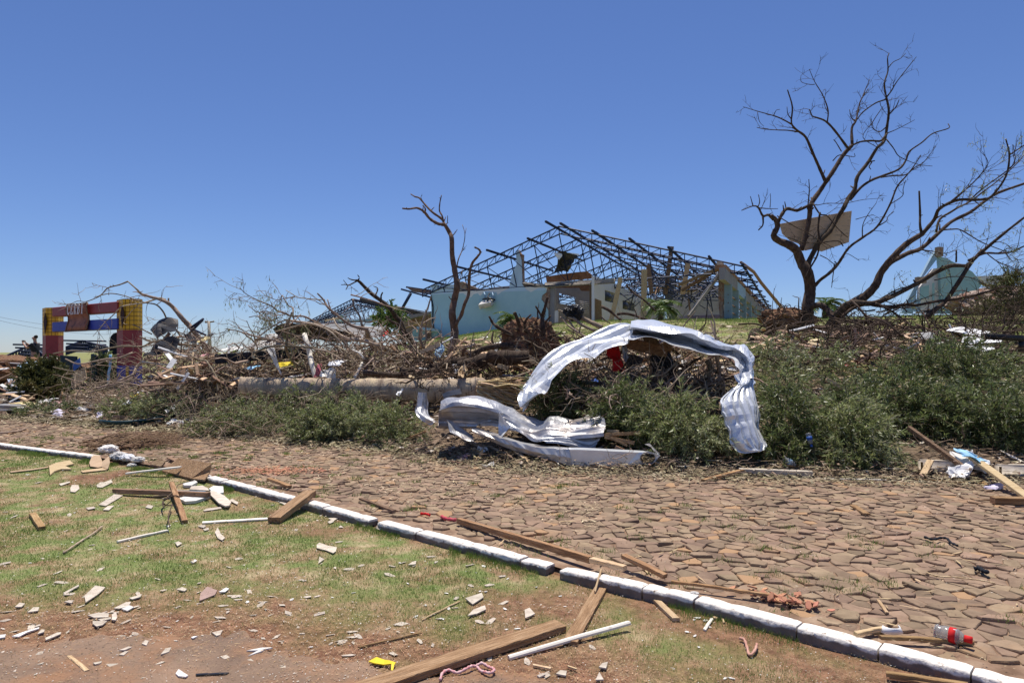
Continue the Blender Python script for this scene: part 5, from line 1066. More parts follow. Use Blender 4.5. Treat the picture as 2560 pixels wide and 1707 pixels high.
mb = MB(); mb.grid(np.array([[PG(Z5, *p, 9.3) for p in [(2055,1175),(2110,1200),(2130,1230),(2175,1262)]], [PG(Z5, *p, 9.2) for p in [(2100,1170),(2125,1200),(2150,1225),(2180,1250)]]])); tag(mb.build('sheet_offcut', M['white'], smooth=False), 'small crumpled white scrap standing beside the pointed gutter end', 'scrap')
# left edge: pale corrugated sheets
sheet_grid([[P(*ZL(90, 915), 21), P(*ZL(200, 912), 21), P(*ZL(310, 912), 21)], [P(*ZL(130, 1000), 20.6), P(*ZL(250, 1000), 20.6), P(*ZL(350, 990), 20.6)], [P(*ZL(185, 1100), 20.2), P(*ZL(290, 1100), 20.2), P(*ZL(410, 1090), 20.2)], [P(*ZL(155, 1250), 19.8), P(*ZL(250, 1245), 19.8), P(*ZL(340, 1240), 19.8)]], M['metal'], 'roof_sheet', 'ribbed pale metal roof sheet slumped at the far left beside the leafy bush', 'roof sheet', 5, .03, .10, 6, ns=2)
sheet_grid([[P(*ZL(40, 1060), 19.9), P(*ZL(160, 1010), 20.1)], [P(*ZL(100, 1130), 19.7), P(*ZL(200, 1110), 19.8)], [P(*ZL(120, 1220), 19.5), P(*ZL(200, 1180), 19.6)]], M['metaldirty'], 'roof_sheet', 'small bent silver sheet in front of the ribbed sheet at the far left', 'roof sheet', 3, .03)
sheet_grid([[P(*ZL(240, 750), 23), P(*ZL(400, 700), 23), P(*ZL(520, 690), 23)], [P(*ZL(280, 800), 22.5), P(*ZL(400, 790), 22.5), P(*ZL(500, 800), 22.5)], [P(*ZL(320, 880), 22), P(*ZL(380, 880), 22), P(*ZL(430, 880), 22)]], M['paleblue'], 'blue_sheet', 'blue grey sheet leaning behind the leafy bush at the far left', 'sheet', 3, .03)
for a, b, wd, m, lab in (((0,1355),(420,1345),.35, M['woodwhite'], 'white board stretched along the far left road edge'), ((0,1450),(200,1455),.3, M['woodwhite'], 'lowest pale board at the far left road edge'), ((-20,1310),(300,1325),.4, M['greytin'], 'flat grey board lying below the ribbed sheet at the far left'), ((-20,940),(315,870),.25, M['woodbrown'], 'weathered beam slanting behind the ribbed sheet at the far left')):
    A = P(*ZL(*a), 17.3 if a[1] > 1300 else 21.5); B = P(*ZL(*b), 17.3 if a[1] > 1300 else 21.5); mb = MB(); mb.bar(A, B, wd, .08, bev=.01); tag(mb.build('board', m, smooth=False), lab, 'board')
sheet_grid([[P(*ZL(100, 1285), 17.9), P(*ZL(250, 1270), 17.9), P(*ZL(400, 1265), 17.9), P(*ZL(520, 1275), 17.9)], [P(*ZL(150, 1310), 17.4), P(*ZL(280, 1325), 17.4), P(*ZL(400, 1315), 17.4), P(*ZL(480, 1300), 17.4)]], M['paleyellow'], 'foam_sheet', 'pale yellow sheet lying at the foot of the leafy bush, far left', 'sheet', 4, .04)
# big dark roof pieces in the brush
sheet_grid([[PG(Z2, *p, 16.2) for p in [(725,735),(830,690),(1000,680),(1150,690),(1260,720),(1480,760)]], [PG(Z2, *p, 16.9) for p in [(760,770),(850,760),(1000,765),(1150,765),(1300,790),(1480,800)]], [PG(Z2, *p, 17.7) for p in [(800,810),(870,850),(1000,850),(1150,830),(1300,840),(1480,850)]]], M['darktin'], 'roof_sheet', 'wide dark corrugated roof sheet arched inside the brush pile', 'roof sheet', 6, .05, .05, 10, ns=1.5)
sheet_grid([[PG(Z2, *p, 17.8) for p in [(1100,668),(1300,662),(1500,668),(1800,690)]], [PG(Z2, *p, 17.2) for p in [(1150,690),(1350,720),(1500,730),(1800,720)]]], M['greytin'], 'roof_sheet', 'long flat grey roof sheet lying along the top of the brush pile', 'roof sheet', 6, .04, .04, 8, ns=1.5)
sheet_grid([[PG(Z2, *p, 17) for p in [(460,890),(620,800),(700,770),(800,790)]], [PG(Z2, *p, 16.8) for p in [(500,905),(640,850),(740,820),(820,830)]], [PG(Z2, *p, 16.6) for p in [(540,910),(660,890),(760,880),(830,870)]]], M['offwhite'], 'white_sheet', 'pale grey sheet folded at the left end of the dark roof sheet', 'sheet', 4, .06, ns=1.5)
sheet_grid([[PG(ZM, *p, 19) for p in [(310,520),(400,370),(520,290),(680,240),(820,265)]], [PG(ZM, *p, 18.6) for p in [(330,560),(440,470),(560,430),(700,380),(825,390)]], [PG(ZM, *p, 18.3) for p in [(370,620),(480,560),(560,520),(640,470),(720,440)]]], M['darktin'], 'roof_sheet', 'dark curved roof sheet rearing up behind the long snapped limb right of the gateway', 'roof sheet', 5, .10, .03, 6, ns=1.3)
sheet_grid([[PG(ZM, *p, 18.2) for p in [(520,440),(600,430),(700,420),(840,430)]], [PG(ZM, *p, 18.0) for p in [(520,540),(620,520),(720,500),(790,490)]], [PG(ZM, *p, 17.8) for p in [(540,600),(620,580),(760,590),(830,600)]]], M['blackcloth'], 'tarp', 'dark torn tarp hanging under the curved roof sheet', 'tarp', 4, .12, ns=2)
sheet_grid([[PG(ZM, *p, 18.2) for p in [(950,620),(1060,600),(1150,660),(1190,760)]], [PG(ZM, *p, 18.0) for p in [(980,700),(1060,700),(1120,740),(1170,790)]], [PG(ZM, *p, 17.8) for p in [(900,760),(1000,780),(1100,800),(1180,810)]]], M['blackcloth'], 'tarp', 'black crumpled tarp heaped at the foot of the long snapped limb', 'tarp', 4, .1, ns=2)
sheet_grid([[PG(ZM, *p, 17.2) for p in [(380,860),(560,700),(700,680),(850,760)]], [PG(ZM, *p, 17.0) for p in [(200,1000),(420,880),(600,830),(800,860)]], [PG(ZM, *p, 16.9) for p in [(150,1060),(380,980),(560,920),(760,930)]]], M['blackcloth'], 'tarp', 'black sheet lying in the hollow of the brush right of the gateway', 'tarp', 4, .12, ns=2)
for lab, a, b, Y in (('upper of two thin dark bars pointing up behind the snapped limb', (1080,460), (1325,285), 19), ('lower of two thin dark bars pointing up behind the snapped limb', (1000,620), (1310,310), 19.1), ('thin dark bar leaning on the distant pole', (1390,650), (1510,585), 18.5), ('dark bar crossing under the snapped limb', (1150,510), (1370,610), 18.7)):
    mb = MB(); mb.bar(PG(ZM, *a, Y), PG(ZM, *b, Y), .05, .05); tag(mb.build('metal_bar', M['steel']), lab, 'bar')
# long dark horizontal beam in the brush
mb = MB(); mb.bar(PG(Z2, 150, 1010, 15.6), PG(Z2, 1050, 940, 15.8), .12, .22, bev=.02); tag(mb.build('beam', M['blackcloth'], smooth=False), 'long black beam lying level through the brush above the palm trunk', 'beam')
# white paper-bark post and other things in the brush
def tubething(name, fr, pts, Y0, Y1, w0, w1, m, label, cat, k=8, wig=.06): return log(name, fr, pts, Y0, Y1, w0, w1, m, label, cat, 4, k, None, wig)
tubething('white_post', Z2, [(1025,770),(1045,850),(1075,960),(1100,1080),(1140,1195)], 15.3, 14.6, 13, 13, M['woodwhite'], 'white peeling post standing aslant behind the palm trunk', 'post')
tubething('white_pipe', Z2, [(1500,925),(1560,950),(1610,1010)], 14.9, 14.8, 5, 5, M['offwhite'], 'bent white pipe stub at the end of the pale branch', 'pipe')
tubething('white_pipe', Z2, [(1590,1045),(1560,1110),(1515,1195)], 14.7, 14.4, 7, 7, M['woodwhite'], 'short white peeling stick standing just behind the palm trunk', 'stick')
sheet_grid([[PG(Z2, *p, 15) for p in [(640,900),(730,900)]], [PG(Z2, *p, 14.9) for p in [(680,960),(740,945)]], [PG(Z2, *p, 14.8) for p in [(730,1060),(765,1050)]], [PG(Z2, *p, 14.7) for p in [(790,1160),(800,1165)]]], M['offwhite'], 'white_rag', 'white rag hanging in a point from the black beam', 'rag', 3, .03)
sheet_grid([[PG(Z2, *p, 14.9) for p in [(770,1050),(830,1035),(915,1035)]], [PG(Z2, *p, 14.7) for p in [(780,1085),(850,1065),(910,1070)]]], M['yellow'], 'yellow_bag', 'bright yellow scrap caught in the brush above the palm trunk', 'scrap', 3, .04)
sheet_grid([[PG(Z2, *p, 14.8) for p in [(1150,1060),(1190,1050)]], [PG(Z2, *p, 14.6) for p in [(1140,1120),(1195,1110)]], [PG(Z2, *p, 14.5) for p in [(1110,1190),(1170,1180)]]], mat('crimson_net', [(.22, .02, .04), (.45, .16, .2)], 30, .9), 'red_net', 'crimson netting beside the white peeling post', 'netting', 3, .05)
for x0, x1, y0, y1, lab in ((1180,1230,1160,1180,'a'), (1230,1330,1125,1185,'b')):
    sheet_grid([[PG(Z2, x0, y0, 14.5), PG(Z2, (x0+x1)/2, y0-25, 14.5), PG(Z2, x1, y0, 14.5)], [PG(Z2, x0, y1+10, 14.3), PG(Z2, (x0+x1)/2, y1+12, 14.3), PG(Z2, x1, y1+12, 14.3)]], M['offwhite'], 'white_bag', ('small' if lab == 'a' else 'larger')+' white crumpled bag just above the middle of the palm trunk', 'bag', 3, .07)
# ============================================================ LOGS, STUMPS
log('palm_trunk', Z2, [(380,1268),(440,1274),(560,1282),(760,1290),(1000,1296),(1250,1302),(1500,1306)], 14.5, 14.3, 44, 56, M['palmlog'], 'long smooth fallen palm trunk, left length lying on the bank', 'fallen trunk', 6, 20, wig=.03)
log('palm_trunk', Z5, [(-390,716),(-200,718),(0,722),(150,728),(330,728),(520,724),(690,716)], 14.3, 13.2, 56, 60, M['palmlog'], 'thick butt end of the fallen palm trunk, snapped into yellow splinters', 'fallen trunk', 6, 22, wig=.03)
spb = MB()
for k in range(120):
    a = PG(Z5, U(640, 760), U(650, 790), U(12.7, 13.0)); d = Vector((U(.5, 1.3), U(-.3, .1), U(-.5, .12)))*U(.5, .95); m1 = a+d*.5+Vector((0, 0, U(-.05, .1)))
    spb.tube(catmull([a, m1, a+d], 2), np.linspace(U(.03, .07), .008, 5), 4, flat=.4)
tag(spb.build('splinters', M['splinter']), 'spray of yellow wood splinters at the snapped end of the palm trunk', 'splinters', None, 'stuff')
log('log', Z5, [(500,530),(650,490),(800,460),(1000,450),(1080,450)], 14.6, 14.2, 34, 38, M['bark'], 'thick dark log with a cut face lying right of the slim dead tree', 'log', wig=.12)
log('log', Z5, [(590,435),(650,400),(720,370),(850,350),(920,360),(1010,385)], 15.3, 15, 14, 16, M['bark'], 'slender dark log arched over the thick cut log', 'log', wig=.1)
log('log', Z5, [(740,470),(760,440),(775,425)], 14.2, 14.0, 24, 26, M['bark'], 'short sawn limb stub on top of the thick cut log', 'log', wig=.1)
log('log', Z5, [(0,560),(150,570),(300,530),(420,500),(560,480)], 14.6, 14.7, 18, 26, M['bark'], 'dark log lying at the feet of the slim dead tree', 'log', wig=.1)
log('log', Z2, [(1600,1150),(1800,1160),(2000,1170),(2200,1150),(2350,1100)], 14.4, 14.3, 12, 16, M['bark'], 'dark log lying close behind the thick end of the palm trunk', 'log', wig=.1)
def clod(name, c, r, m, label, cat, seed, sq=(1, 1, 1), n=2200, amp=.35):
    bm = bmesh.new(); bmesh.ops.create_icosphere(bm, subdivisions=5, radius=1)
    V = np.array([tuple(v.co) for v in bm.verts]); 
    d = (fbm(V[:, 0]*2.2+seed, V[:, 1]*2.2+V[:, 2]*1.7, seed, 4)-.5)*2*amp+(fbm(V[:, 0]*9+seed, V[:, 1]*9-V[:, 2]*8, seed+5, 3)-.5)*amp*.8
    V = V*(1+d)[:, None]*np.array(sq)*r+np.array(c); F_ = [tuple(v.index for v in f.verts) for f in bm.faces]; bm.free()
    mb = MB(); mb.add(V, None, F_); return mb
def rootball(label, c, r, sq, seed, nroots, rl, up=.3):
    t = thing('root_plate', label, 'root ball', (c[0], c[1], c[2]-r*sq[2])); clod('', c, r, None, '', '', seed, sq).build('soil_clod', M['soil'], t, smooth=False)
    rb = MB()
    for k in range(nroots):
        d = Vector((random.gauss(0, 1), random.gauss(0, 1)*.6-.3, random.gauss(0, .8)+up)).normalized(); a = Vector(c)+Vector((d.x*sq[0], d.y*sq[1], d.z*sq[2]))*r*U(.7, .95); q = [a]
        L = rl*U(.3, 1)
        for s_ in range(6): d = (d+Vector((random.gauss(0, .35), random.gauss(0, .35), random.gauss(0, .3)-.12))).normalized(); q.append(q[-1]+d*L/6)
        rb.tube(catmull(q, 2), np.linspace(U(.012, .035), .004, 13), 5)
    tag(rb.build('roots', M['bark'], t), kind='stuff'); return t
c = PG(Z5, 1090, 350, 15.4); rb1 = rootball('upturned root ball of reddish soil and dark roots left of the white arch', c, .62, (1.0, .7, 1.0), 3, 110, .6)
for pts, w0, w1 in (([(1000,300),(900,240),(830,200),(780,160),(750,105)], 13, 5), ([(1180,300),(1200,200),(1195,110),(1210,60),(1225,0),(1240,-60)], 13, 6), ([(1195,120),(1165,60),(1140,20)], 6, 4), ([(1200,180),(1240,130),(1265,100)], 6, 4), ([(1040,180),(1060,130),(1100,90)], 7, 4), ([(1010,200),(980,110),(960,70)], 9, 9)):
    Pp, R = limb_path(Z5, pts, 15.2, 15.0, w0, w1, 4); mb = MB(); mb.tube(Pp, knots(Pp, R), 8); mb.build('root', M['bark'], rb1)
c = PG(Z8, 300, 275, 22.6); rootball('dark red root ball at the foot of the tall bare tree on the bank', c, .72, (1.2, .7, .5), 8, 70, .7)
c = PG(Z2, 2180, 1070, SY-.1); rootball('small dark root clump at the foot of the snapped tree', c, .26, (1.1, .8, 1), 11, 40, .4)
# logs on the bank near the big tree
for lab, pts, w0, w1, y0, y1 in (('fat sawn log section nearest the arch top on the right bank', [(60,440),(75,400),(90,370)], 30, 32, 19.5, 19.6), ('brown log lying behind the sawn section on the right bank', [(100,400),(160,380),(250,370),(340,380)], 24, 22, 20, 20), ('long brown log lying at the foot of the tall bare tree', [(440,350),(560,345),(700,350),(880,370)], 24, 18, 21, 21), ('dark log lying right of the leaning tree foot', [(640,290),(800,290),(950,300),(1100,330),(1250,330)], 12, 9, 20.3, 19.5), ('dark limb rising right of the leaning tree foot', [(560,400),(600,360),(650,310),(660,260)], 22, 15, 20.6, 20.9), ('thin curved root arching over the grass left of the tall bare tree', [(-40,310),(60,305),(140,325),(200,350)], 4, 5, 22.5, 22), ('grey log lying across the upper right slope', [(990,370),(1100,380),(1200,410),(1350,430)], 12, 9, 18.5, 18), ('forked dark limb lying on the slope under the leaning tree', [(790,480),(860,520),(930,560),(960,680)], 9, 5, 17.5, 15)):
    log('log', Z8, pts, y0, y1, w0, w1, M['bark'], lab, 'log', wig=.1)
for i, (pts, w0, w1) in enumerate([([(980,370),(1050,290),(1130,270),(1200,275)], 3, 4), ([(1040,400),(1100,350),(1140,300),(1130,280)], 3, 3), ([(750,140),(800,190),(870,260),(980,290),(1100,390)], 6, 5), ([(1740,430),(1800,490),(1900,510),(1960,530)], 7, 6), ([(1740,420),(1780,350),(1850,300)], 5, 3), ([(1760,430),(1860,370),(1960,330)], 4, 3), ([(1400,230),(1560,330),(1640,400)], 3, 3), ([(1900,600),(1960,600),(2000,605)], 7, 7), ([(1790,610),(1850,650),(1900,690)], 4, 3)]):
    log('branch', Z8, pts, 17.5, 16.5, w0, w1, M['twigdark'], ['pale looping twig lowest on the right slope', 'pale twig just right of the looping twig', 'dark drooping limb beneath the leaning tree', 'dark crooked limb at the right photo edge', 'upward stub of the crooked limb at the right photo edge', 'forked spur of the crooked limb near the right photo edge', 'thin straight branch crossing the white sheets', 'short black limb at the right photo edge', 'thin dark branch below the crooked limb at the right edge'][i], 'branch')
# stout limbs in the arch hollow
for i, (pts, w0, w1, Y) in enumerate([([(0,500),(60,480),(150,480),(200,410)], 6, 6, 12.2), ([(430,480),(560,440),(600,420),(640,390)], 13, 9, 12.6), ([(640,500),(700,540),(760,560),(830,510),(900,480)], 10, 6, 12.4), ([(950,500),(980,560),(970,640),(985,720),(960,800),(930,835)], 14, 9, 12.0), ([(985,580),(1060,620),(1130,640),(1215,640)], 7, 5, 12), ([(400,650),(560,640),(700,600),(850,560)], 13, 8, 12.6), ([(640,560),(700,680),(760,740),(860,710),(960,660)], 7, 5, 11.7), ([(0,720),(100,660),(180,600),(230,530),(270,470)], 5, 4, 11.8), ([(1240,560),(1130,560),(1060,600),(1000,560),(990,500)], 4, 4, 12), ([(470,380),(560,380),(640,400),(700,450)], 7, 6, 12.6), ([(200,650),(330,690),(450,720),(560,700),(640,690)], 8, 5, 12.3), ([(660,830),(700,800),(850,790),(1100,800)], 4, 3, 11.3)]):
    log('branch', Z6, pts, Y, Y-.3, w0, w1, M['bark'] if i not in (3, 8) else M['twig'], ['thin branch at the left of the arch hollow', 'stout limb under the pine frame', 'forked limb right of the pine frame', 'thick pale vertical limb standing in the arch hollow', 'side limb reaching right from the vertical limb', 'thick level limb low in the arch hollow', 'curved limb looping under the pine frame', 'rising thin limb beside the red jacket', 'pale crooked twig near the right foot of the arch', 'limb resting on the pine frame', 'low crooked limb behind the leafy heap', 'thin level twig above the green heap'][i], 'branch')
# tilted limbs in front of the building (dry pile at the arch crown)
for i, (pts, w0, w1, Y) in enumerate([([(400,1135),(450,1160),(540,1200),(640,1330),(740,1400)], 5, 5, 19), ([(600,1140),(700,1220),(820,1290),(960,1350)], 7, 8, 18.6), ([(720,1130),(850,1190),(980,1250),(1080,1300)], 11, 13, 18.8), ([(360,1015),(430,1040),(500,1120),(600,1150)], 4, 5, 19), ([(1080,960),(1180,1010),(1280,1090),(1380,1170)], 8, 6, 19.2), ([(1330,1080),(1450,1070),(1600,1100),(1740,1150),(1860,1190)], 7, 6, 19.1), ([(1470,600),(1600,740),(1740,830),(1860,940),(1960,1030)], 5, 4, 19.4), ([(1060,1120),(1130,1180),(1210,1230)], 4, 3, 19), ([(1620,1100),(1640,1080),(1600,990)], 4, 2.5, 19.1), ([(440,1140),(520,1260),(620,1340),(690,1400)], 4, 4, 18.9)]):
    log('branch', ZI, pts, Y, Y-.3, w0, w1, M['twig'] if i < 4 or i == 9 else M['bark'], ['leftmost pale dry branch pointing at the open room', 'second pale dry branch below the black bag', 'thickest pale dry limb under the black bag', 'crooked pale twig left of the black bag', 'dark limb crossing the white panel wall low down', 'dark level limb above the arch crown', 'long thin dark limb slanting across the small palm', 'short dark twig in front of the white panel wall', 'upright spur of the level dark limb', 'pale twig lowest of those left of the arch'][i], 'branch')
# black bag on the branches
mb = clod('', PG(ZI, 620, 1050, 18.8), .22, None, '', '', 21, (1.2, .9, .95), amp=.5); mb2 = clod('', PG(ZI, 545, 1100, 18.8), .12, None, '', '', 5, (1.2, .8, .7), amp=.5); mb.add(np.concatenate(mb2.V), None, np.concatenate(mb2.Ft)); tag(mb.build('black_bag', M['black'], smooth=False), 'black plastic bag snagged on the dry branches before the open room', 'bag')
mb = MB(); mb.prism([PG(ZI, *p, 33) for p in [(395,1330),(430,1270),(480,1225),(535,1235),(525,1280),(470,1345),(420,1350)]], Vector((.05, .1, 0))); tag(mb.build('red_plastic', M['red'], smooth=False), 'curved red plastic piece lying in the open room doorway', 'plastic piece')
mb = MB(); mb.prism([PG(ZI, *p, 35) for p in [(305,1025),(355,1015),(350,1240),(305,1230)]], Vector((.05, .08, 0))); tag(mb.build('switchboard', M['plaster'], smooth=False), 'narrow pale switchboard panel on the grey pillar', 'panel')
# ============================================================ FOLIAGE, BRUSH
def bough(label, centers, n_sprays, L, leaf=.088, wdt=.0070, m=None, spray_leaves=34, droop=.5, name='leafy_bough', cat='leafy branch', stem_m=None, spread=1.0, up=.0, group=None):
    """centers: list of (x,y,z, rx,ry,rz) ellipsoids of sprays"""
    m = m or M['leafdark']; cs = np.array([c[:3] for c in centers]); base = Vector((cs[:, 0].mean(), cs[:, 1].mean(), float((cs[:, 2]-np.array([c[5] for c in centers])).min())))
    t = thing(name, label, cat, base, group)
    stems = MB(); LP = []; LD = []
    vol = np.array([c[3]*c[5] for c in centers]); pr = vol/vol.sum()
    for k in range(int(n_sprays*.8)):
        c = centers[RNG.choice(len(centers), p=pr)]; v = RNG.normal(0, 1, 3); v /= np.linalg.norm(v); rr = RNG.random()**.40
        p = np.array(c[:3])+v*rr*np.array(c[3:6]); gz = h1(p[0], p[1]); p[2] = max(p[2], gz+.03)
        d = v*np.array([1, 1, .6])*spread+RNG.normal(0, .45, 3); d[2] += up; d[1] -= .15; d /= np.linalg.norm(d); l = L*U(.6, 1.25)
        q = [p]; 
        for s_ in range(5): d = d+np.array([0, 0, -droop*.13])+RNG.normal(0, .08, 3); d /= np.linalg.norm(d); q.append(q[-1]+d*l/5)
        q = np.array(q); g2 = h1(q[-1][0], q[-1][1]); q[:, 2] = np.maximum(q[:, 2], g2+.015)
        stems.tube(q, np.linspace(.006, .002, 6), 3, cap=False)
        u = RNG.random(spray_leaves)*4.98; i0 = u.astype(int); f = (u-i0)[:, None]; pts = q[i0]*(1-f)+q[i0+1]*f
        tg = q[i0+1]-q[i0]; tg /= np.linalg.norm(tg, axis=1, keepdims=True)+1e-9
        LP.append(pts); LD.append(tg*.8+RNG.normal(0, .5, tg.shape))
    lp = np.concatenate(LP); ld = np.concatenate(LD); V, Q = leaf_mesh(lp, ld, leaf, wdt, .15, .05)
    mb = MB(); mb.add(V, Q); o = mb.build('foliage', m, t, smooth=False); tag(o, kind='stuff')
    for c in centers[:3]:
        a = np.array(c[:3])+np.array([c[3]*U(-.9, -.4), c[4]*.3, -.3*c[5]]); b = np.array(c[:3])+np.array([c[3]*U(.3, .8), U(-.3, .3)*c[4], c[5]*U(0, .6)]); mid = (a+b)/2+RNG.normal(0, .08, 3)
        stems.tube(catmull([a, mid, b], 4), np.linspace(.028, .008, 9), 6)
    tag(stems.build('stems', M['twigdark'] if stem_m is None else stem_m, t), kind='stuff'); return t
def el(px, py, Y, rpx, rpy, ry=.7):   # ellipsoid given by photo position and half sizes in pixels
    p = P(px, py, Y); return (p.x, p.y, p.z, rpx*Y/F, ry, rpy*Y/F)
LF, LD_ = M['leaf'], M['leafdark']
# right heap
bough('dark green leafy bough hanging right beside the crumpled sheet tail', [el(1960, 1060, 9.9, 62, 95, .5), el(1950, 1130, 9.5, 55, 45, .4)], 560, .30, m=LD_)
bough('broad green leafy mass lowest at the road edge right of the sheet tail', [el(2110, 1065, 9.8, 80, 70, .6), el(2150, 1125, 9.3, 85, 40, .4)], 640, .32, m=LF, droop=.9)
bough('dark leafy mound in the centre of the right heap', [el(2250, 985, 10.8, 80, 60, .6), el(2330, 1050, 10.3, 90, 70, .5)], 640, .32, m=LD_)
bough('leafy bough at the right photo edge above the grey kerb', [el(2460, 1040, 10.0, 90, 70, .6), el(2540, 1070, 9.7, 70, 60, .5)], 600, .32, m=LD_, droop=.8)
bough('tall leafy crown rising in front of the white sheets on the right slope', [el(2410, 915, 12.0, 90, 45, .7), el(2310, 900, 12.4, 50, 30, .5), el(2500, 960, 11.4, 70, 45, .6)], 560, .32, m=LD_, up=.3)
bough('thin green leafy branch on the slope below the tall bare tree', [el(2060, 910, 13, 60, 30, .6), el(1950, 960, 12.2, 50, 45, .5)], 210, .32, m=LF)
bough('small leafy sprig between the sheet tail and the standing plank', [el(1920, 880, 13.5, 50, 40, .5)], 110, .3, m=LF)
bough('sparse green bough lying on the middle of the right slope', [el(2140, 990, 11.3, 70, 30, .5)], 170, .3, m=LD_)
# middle heap under the arch
bough('rounded heap of fresh green foliage under the right half of the white arch', [el(1690, 1060, 10.0, 90, 62, .6), el(1750, 1095, 9.7, 75, 42, .4), el(1620, 1055, 10.2, 70, 45, .5)], 720, .30, m=LF, droop=.8)
bough('leafy branch spilling left below the white arch above the gutter', [el(1560, 1010, 10.6, 60, 50, .5), el(1530, 1060, 10.3, 45, 35, .4)], 330, .28, m=LD_)
bough('dark foliage under the left foot of the white arch', [el(1390, 985, 11.6, 65, 50, .5)], 330, .28, m=LD_)
# left heap in front of the palm trunk
bough('grey green foliage heaped before the middle of the palm trunk', [el(870, 1050, 12.6, 100, 40, .6), el(800, 1065, 12.3, 80, 32, .5)], 800, .28, leaf=.07, m=LF)
bough('low leafy branch lying on the road edge left of centre', [el(650, 1045, 13.4, 110, 36, .7), el(560, 1060, 13.3, 70, 24, .5)], 820, .28, leaf=.07, m=LF)
bough('leafy branch draped over the narrow part of the palm trunk', [el(745, 990, 13.6, 30, 15, .3), el(840, 1000, 13.4, 50, 20, .3)], 130, .26, leaf=.07, m=LF)
bough('flattened foliage between the gateway brush and the road', [el(440, 1015, 15.4, 90, 28, .7), el(340, 1020, 16, 70, 22, .6)], 620, .28, leaf=.07, m=LF)
bough('trampled leaves at the road edge below the left bush', [el(120, 1028, 17.2, 70, 16, .6)], 300, .25, leaf=.07, m=LD_)
bough('ragged twigs and leaves left of the curled flashing', [el(980, 1060, 11.9, 60, 40, .5), el(1010, 1110, 11.5, 50, 20, .4)], 330, .26, leaf=.06, m=LF)
bough('leafy shrub with reddish shoots standing left of the gateway', [el(108, 950, 20.5, 34, 38, .7), el(100, 985, 20, 36, 25, .6)], 620, .34, leaf=.13, wdt=.02, m=M['leafdry'], up=.8, droop=.1, name='bush', cat='bush')
bough('green shrub seen through the gateway opening', [el(268, 935, 25.5, 24, 40, .6)], 220, .4, leaf=.14, wdt=.02, m=M['leaf'], up=.7, droop=.1, name='bush', cat='bush')
bough('dull green bush at the right edge of the photo on top of the bank', [el(2545, 725, 24, 34, 42, 1), el(2500, 775, 24, 40, 16, .8)], 380, .5, leaf=.14, wdt=.013, m=M['leafdry'], up=.5, name='bush', cat='bush')
bough('sprig of yellow green leaves beside the snapped tree', [el(975, 800, 24, 18, 22, .5)], 90, .4, leaf=.14, wdt=.03, m=M['palm'], up=.5, name='bush', cat='bush')
bough('dark broken bush tangled behind the brush right of the gateway', [el(560, 960, 16.5, 60, 35, .6)], 260, .35, leaf=.09, wdt=.009, m=LD_)
# small palms
def palm(label, px, py, Y, rpx, nf, stemh=0):
    c = P(px, py, Y); r = rpx*Y/F; g = h1(c.x, c.y); t = thing('small_palm', label, 'palm', Vector((c.x, c.y, g)))
    mb = MB(); mb.tube([(c.x, c.y, g-.1), (c.x+.03, c.y, c.z)], [.14, .11], 8); mb.build('trunk', M['woodbrown'], t)
    for k in range(nf):
        a = U(0, 2*math.pi); e = U(.05, 1.25); d = Vector((math.cos(a)*math.cos(e), math.sin(a)*math.cos(e), math.sin(e))); l = r*U(.8, 1.15); q = [c]; dd = d.copy()
        for s_ in range(7): dd = (dd+Vector((0, 0, -.22))).normalized(); q.append(q[-1]+dd*l/6.5)
        q = np.array([tuple(v) for v in q]); n = 64; u = np.linspace(.6, 6.9, n); i0 = np.minimum(u.astype(int), 6); f = (u-i0)[:, None]; pts = q[i0]*(1-f)+q[i0+1]*f; tg = q[i0+1]-q[i0]; tg /= np.linalg.norm(tg, axis=1, keepdims=True)
        sd = np.cross(tg, [0, 0, 1]); sd /= np.linalg.norm(sd, axis=1, keepdims=True)+1e-9; sg = np.where(np.arange(n) % 2 == 0, 1, -1)[:, None]
        V, Q = leaf_mesh(pts, tg*.7+sd*sg+np.array([0, 0, -.15]), r*.34, r*.018, .08, .05); fm = MB(); fm.add(V, Q); fm.tube(q, np.linspace(.02, .006, 8), 4, cap=False); fm.build('frond', M['palm'], t, smooth=False)
palm('small palm standing before the blue wall behind the root ball', 1285, 800, 33, 46, 24)
palm('small yellow green palm in front of the hall trusses', 1652, 768, 31, 46, 28)
palm('small palm peeping over the crest beside the tall bare tree', 2062, 762, 30, 46, 24)
# ---- tangled brush
def brush(label, regs, n, L, mat_, rmin=.004, rmax=.016, hmax=.9, seed=0, bent=.35, horiz=.6):
    """regs: (x0,x1,ytop,ybot,Y0,Y1) photo columns; twigs between the ground and the pile's top"""
    mb = MB()
    for _ in range(n):
        x0, x1, yt, yb, Y0, Y1 = random.choices(regs, weights=[(r[1]-r[0])*(r[3]-r[2]) for r in regs])[0]
        px = U(x0, x1); f = random.random(); py = yb+(yt-yb)*f**1.25; Y = Y0+(Y1-Y0)*f+U(-.5, .5); p = np.array(P(px, py, Y)); g = h1(p[0], p[1]); p[2] = max(p[2], g+.02)
        l = L*U(.25, 1.1); d = RNG.normal(0, 1, 3); d[2] *= horiz; d /= np.linalg.norm(d); q = [p]; ns = 6
        for s_ in range(ns): d = d+RNG.normal(0, bent, 3); d[2] -= .04; d /= np.linalg.norm(d); q.append(q[-1]+d*l/ns)
        q = np.array(q); q[:, 2] = np.maximum(q[:, 2], g-.05+.1*random.random()); r0 = rmin+(rmax-rmin)*random.random()**2.5
        mb.tube(q, np.linspace(r0, r0*.35, ns+1), 4 if r0 > .009 else 3, cap=False)
        if random.random() < .5: add_twigs(mb, q, np.linspace(r0, r0*.4, ns+1), 2, l*.5, 1, .2, .1, rmin=rmin*.9)
    o = mb.build('brush_pile', mat_); tag(o, label, 'brush', None, 'stuff')
